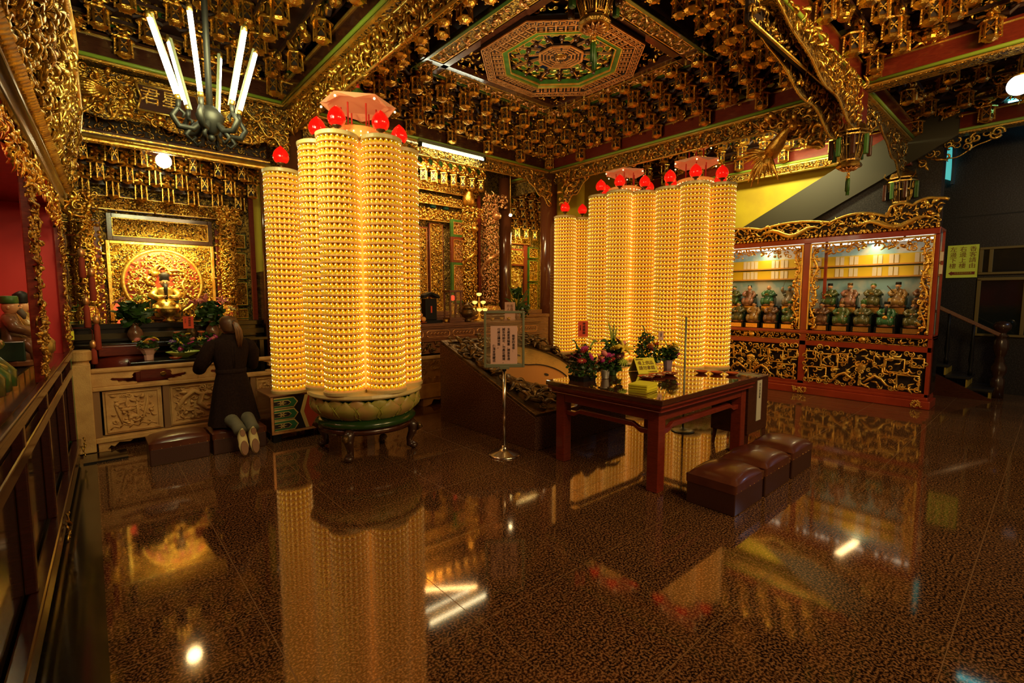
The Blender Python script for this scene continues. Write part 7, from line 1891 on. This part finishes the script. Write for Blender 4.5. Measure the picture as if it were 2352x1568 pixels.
# leaning crest
CR = bpy.data.objects.new('leaning_crest', None); C.objects.link(CR); CR.parent = LC; CR.location = (0, -.03, 2.64); CR.rotation_euler = (R(12.5), 0, 0)
def ltop(x):
    u = LL - x
    if u < .35: return .30 + .30*math.sin(u/.35*PI/2)
    return .62 + .06*abs(math.sin((u-.35)*1.3)) + .06*(u > 1.5)
pts = [(LL*k/90, ltop(LL*k/90)) for k in range(91)]
b = MB(); b.poly([(0, 0), (LL, 0)] + pts[::-1], .05, off=.0); b.build('crest_board', M['relief_dark'], CR)
b = MB(); carve(b, LL, .74, 1500, .05, .095, 'foliage', mask=lambda x, z: z < ltop(x)-.01, seed=330, depth=.05); carve(b, LL, .7, 700, .06, .10, 'flames', mask=lambda x, z: z < ltop(x)-.03, seed=331, depth=.09); b.build('crest_carving', M['gold_old'], CR, smooth=True)
b = MB(); b.tube([(p[0], -.06, p[1]) for p in pts] + [(LL+.03, -.06, .2), (LL, -.06, .05)], .024, 8); b.build('crest_rail', M['gold_hi'], CR, smooth=True)
# hanging scroll carving beyond the crest end
fretboard('carved_drop', .30, .95, (-.30, 6.77, 2.40), 0, 'gilded dragon scroll carving hanging at the end of the left cabinet crest', 'carved ornament', 50, .08, .13, 'flames', back='relief_dark', seed=345)
# tiers, plates and statues inside
for i in range(3):
    lb(lambda b: b.box(.06, LL-.06, .10+.15*i, .25+.15*i+.2*(i == 2), 1.09, 1.15+.10*i), 'inner_step', 'iron')
    lb(lambda b: [b.box(.12+k*.24, .30+k*.24, .094+.15*i, .10+.15*i, 1.06+.095*i+.03, 1.14+.10*i) for k in range(22)], 'brass_plates', 'plaque_b')
ca, sa = math.cos(-R(1.78)), math.sin(-R(1.78))
def lw(x, y):     # cabinet local -> world
    a = PI/2 - R(1.78); return (-.335 + math.cos(a)*x - math.sin(a)*y, .80 + math.sin(a)*x + math.cos(a)*y)
nm_l = ['green-robed bearded statue at the very left edge, front row', 'olive statue in a flat green hat at the left edge, front row', 'third statue from the picture edge in the left cabinet, front row', 'small statue beyond the first gilded post of the left cabinet', 'statue near the far end of the left cabinet, front row']
for k, (x, y, z, r_) in enumerate(((1.75, .17, 1.15, 0), (2.05, .17, 1.15, 1), (2.36, .17, 1.15, 0), (3.75, .17, 1.15, 2), (4.35, .17, 1.15, 3))):
    p = lw(x, y); seated('deity_statue', nm_l[k], 'statue', (p[0], p[1], z+.002), .72, ROB[r_], M['sskin'], ('crown', 'cap', 'round', 'cap', 'crown')[k], 1 if k % 2 else 2, None, True, 'statues in the left cabinet', rotz=PI/2-R(1.78), capc=capn[k % 3], pose=k % 2)
for k, (x, y, z, r_) in enumerate(((1.9, .36, 1.25, 3), (2.2, .36, 1.25, 2), (2.52, .36, 1.25, 5))):
    p = lw(x, y); seated('deity_statue', 'rear row statue of the left cabinet behind the %s one' % ('edge', 'flat-hatted', 'third')[k], 'statue', (p[0], p[1], z+.002), .72, ROB[r_], M['sskin'], ('cap', 'cap', 'crown')[k], 1, None, True, 'statues in the left cabinet', rotz=PI/2-R(1.78), capc=capn[k % 3])
p = lw(2.4, .3); area_lamp('left_cabinet_fill', (p[0], p[1], 2.42), (p[0]-.1, p[1], 1.3), .8, .1, 4, (1.0, .55, .28))  # added fill inside the left niche, no fixture built
p = lw(4.4, .3); area_lamp('left_cabinet_fill', (p[0], p[1], 2.42), (p[0]-.1, p[1], 1.3), .8, .1, 4, (1.0, .55, .28))  # second added fill, towards the far end of the niche
# end trim of the cabinet, socket label, scalloped board and red tassels
t = thing('end_post', 'slim black and yellow edged post at the end of the left cabinet', 'post', (-.20, 6.30, 1.07)); b = MB(); b.box(0, .05, 0, .04, -1.05, 1.42); b.build('post', M['green'], t); b = MB(); b.box(.05, .062, -.004, .04, 0, 1.42); b.build('yellow_edge', M['lime'], t)
t = thing('socket_label', 'small yellow label with a black circle mark on the post beside the left cabinet', 'label', (-.165, 6.299, 1.20)); b = MB(); b.box(-.04, .05, -.004, 0, 0, .085); b.build('label_sheet', M['yelpaper'], t)
b = MB(); b.tube([(.005+.022*math.cos(a), -.006, .043+.022*math.sin(a)) for a in np.linspace(0, 2*PI, 16)], .0025, 4); b.box(-.004, .014, -.008, -.005, .041, .045); b.build('mark', M['black'], t)
t = thing('scalloped_board', 'tall dark brown board with scalloped edge beyond the left cabinet', 'board', (-.20, 6.80, 0)); pts = [(-.18, 0), (.02, 0)]
for k in range(5):
    z0 = .75+k*.32
    pts += [(.02, z0)] + [(.02+.06*math.sin(a), z0+.02+.26*(1-math.cos(a))/2) for a in np.linspace(.3, PI-.2, 6)] + [(.0, z0+.29)]
pts += [(-.02, 2.45), (-.18, 2.45)]
b = MB(); b.poly(pts, .05); b.build('board', M['lacquer'], t, bevel=.01)
for i, (x, z, L_) in enumerate(((-.04, 2.12, .30), (.03, 1.92, .34), (-.03, 1.62, .32), (.04, 1.42, .36), (.0, 1.16, .25))):
    t = thing('red_tassel_ornament', ('topmost', 'second', 'third', 'fourth', 'lowest')[i] + ' of the red tasselled ornaments hanging beyond the left cabinet', 'tassel', (x+.02, 6.76, z), 0, 'red tasselled ornaments'); b = MB(); b.lathe([(.01, 0), (.028, -.02), (.032, -.06), (.018, -.09)], 12); b.build('ornament_head', M['copper'], t, smooth=True)
    b = MB(); b.lathe([(.014, -.09), (.026, -.12), (.03, -L_), (.02, -L_-.01)], 12); b.build('tassel_skirt', mat('red_tassel_%d' % i, (.30, .035, .015), .8), t, smooth=True); b = MB(); b.tube([(0, 0, -.01), (0, 0, .10), (-.02-x, .0, .13), (-.18-x, .05, .13)], .004, 4); b.build('cord', M['redlac'], t)

# ================= STAIR HALL =================
sg_ = thing('direction_sign', 'yellow-green sign with red columns of characters and a left arrow on the dark wall', 'sign', (11.46, 1.39, 1.96), -PI/2)
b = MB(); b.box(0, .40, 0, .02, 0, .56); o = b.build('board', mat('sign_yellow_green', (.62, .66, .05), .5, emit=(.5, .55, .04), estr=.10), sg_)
M['signred'] = mat('sign_dark_red', (.25, .03, .01), .6)
for i, s in enumerate(('香客請由', '右邊上樓', '左邊下樓')): text('writing', s, .095, M['signred'], o, (.33-.125*i, -.003, .53), (R(90), 0, 0))
b = MB(); b.poly([(.03, .075), (.075, .115), (.075, .10), (.37, .10), (.37, .05), (.075, .05), (.075, .035)], .003, off=-.004); b.build('arrow', M['signred'], o)
text('arrow_writing', '左邊通道請由此進', .028, M['yelpaper'], o, (.22, -.006, .092), (R(90), 0, 0), vertical=False)
w1 = struct(bpy.data.objects.new('window_1', None), 'barred window with olive frame in the dark stair hall wall'); C.objects.link(w1); w1.location = (11.47, .98, 1.0); w1.rotation_euler = (0, 0, -PI/2)
M['winframe'] = mat('olive_window_frame', (.20, .14, .03), .4)
b = MB()
for x in (0, .55, 1.5): b.box(x, x+.05, -.03, .03, 0, .92)
b.box(0, 1.55, -.03, .03, -.04, .0); b.box(0, 1.55, -.03, .03, .90, .95); b.box(0, 1.55, -.03, .03, 1.0, 1.04); b.box(0, 1.55, -.03, .03, 1.42, 1.46)
for x in (0, .12, 1.5): b.box(x, x+.05, -.03, .03, 1.04, 1.42)
b.build('window_frame', M['winframe'], w1, bevel=.005)
b = MB()
for k in range(14): b.tube([(.08+k*.105, .05, 0), (.08+k*.105, .05, .9)], .006, 6)
for k in range(13): b.tube([(.22+k*.105, .05, 1.04), (.22+k*.105, .05, 1.42)], .006, 6)
b.tube([(.02, .05, .30), (1.5, .05, .30)], .008, 6); b.tube([(.02, .05, .66), (1.5, .05, .66)], .008, 6); b.build('window_bars', M['alu'], w1)
b = MB(); b.box(.03, 1.5, .0, .006, 0, .9); b.box(.03, 1.5, 0, .006, 1.04, 1.42); b.build('glass_pane', mat('dark_pane', (.012, .018, .015), .05, coat=.3), w1)
tw = struct(bpy.data.objects.new('window_2', None), 'small teal-lit opening high in the stair hall'); C.objects.link(tw)
b = MB(); b.add([(11.3, 1.95, 4.25), (11.3, 1.42, 4.25), (11.3, 1.40, 3.62), (11.3, 1.95, 3.9)], [(0, 1, 2, 3)]); b.V += [(11.32, v[1], v[2]) for v in b.V]; b.n = 8; b.Fc += [(7, 6, 5, 4), (0, 4, 5, 1), (1, 5, 6, 2), (2, 6, 7, 3), (3, 7, 4, 0)]; b.M += [0]*5
b.build('lit_pane', mat('teal_light', (.1, .5, .5), .5, emit=(.10, .65, .62), estr=.55), tw)
b = MB(); b.box(11.26, 11.34, 1.36, 1.40, 3.55, 4.25); b.build('frame_post', mat('dim_blue_frame', (.03, .08, .14), .5), tw)
t = thing('wall_speaker', 'small pale box fixed high on the dark wall above the cabinet crest', 'wall box', (11.42, 1.92, 3.36), -PI/2); b = MB(); b.box(0, .22, 0, .08, 0, .15); b.build('box_body', mat('beige_box', (.45, .42, .25), .6), t, bevel=.01)
b = MB(); b.box(.02, .20, -.005, 0, .02, .13); b.build('grille', mat('beige_grille', (.36, .33, .2), .7), t)
stp = thing('staircase', 'granite staircase with yellow-striped risers rising behind the statue cabinet', 'stairs', (10.55, .62, 0))
M['riser'] = mat('yellow_riser', (.42, .30, .03), .6)
for k in range(6):
    b = MB(); b.box(0, .72, k*.27, k*.27+.30, .17*k+.13, .17*k+.17); b.build('tread', M['slab_d'] if 'slab_d' in M else M['darkwall'], stp, bevel=.004)
    b = MB(); b.box(0.02, .70, k*.27+.03, k*.27+.05, .17*k, .17*k+.13); b.build('riser', M['riser'] , stp)
b = MB(); b.poly([(0.0, 0), (1.9, 0), (1.9, .95), (0, .02)], .05, axis='x', off=-.05); b.build('side_string', M['lacquer'], stp)
nw = thing('newel_post', 'turned dark wooden newel post with a round knob at the foot of the stairs', 'newel post', (10.95, .60, 0))
b = MB(); b.lathe([(.085, 0), (.085, .30), (.06, .34), (.095, .42), (.10, .50), (.06, .58), (.07, .60), (.05, .66), (.07, .70), (.095, .80), (.09, .92), (.06, .98), (.09, 1.0), (.05, 1.04), (.06, 1.06), (.105, 1.12), (.11, 1.17), (.08, 1.22), (.02, 1.24)], 26)
b.build('turned_post', M['legm'], nw, smooth=True)
hr_ = thing('stair_handrail', 'dark wooden handrail with turned balusters rising to the left', 'handrail', (10.60, .62, 0))
b = MB(); b.bar((0.30, 0, 1.02), (.02, 1.55, 1.92), .07, .06); b.build('rail', M['altarwood'], hr_, bevel=.01)
for k in range(1, 5):
    u = k*.30; z0 = .17*int(u/.27)+.17; z1 = 1.0+u*.58; x = .28-.18*u
    b = MB(); b.lathe([(.03, z0), (.03, z0+.08), (.018, z0+.12), (.035, z0+.25), (.022, z0+.45), (.03, z0+.50), (.018, z0+.6), (.02, z1)], 12, (x, u, 0)); b.build('baluster', M['iron'], hr_, smooth=True)
t = thing('blue_tube_fixture', 'twin cool blue tubes high in the side hall', 'ceiling light', (12.0-1.9, .45, 4.40)); b = MB(); b.tube([(0, -.25, 0), (0, .25, 0)], .014, 8); b.tube([(.12, -.25, 0), (.12, .25, 0)], .014, 8)
b.build('blue_tube', mat('blue_tube', (.3, .8, 1), .4, emit=(.15, .75, 1.0), estr=14), t, smooth=True); b = MB(); b.box(-.05, .17, -.3, .3, .03, .09); b.build('housing', M['alu'], t)
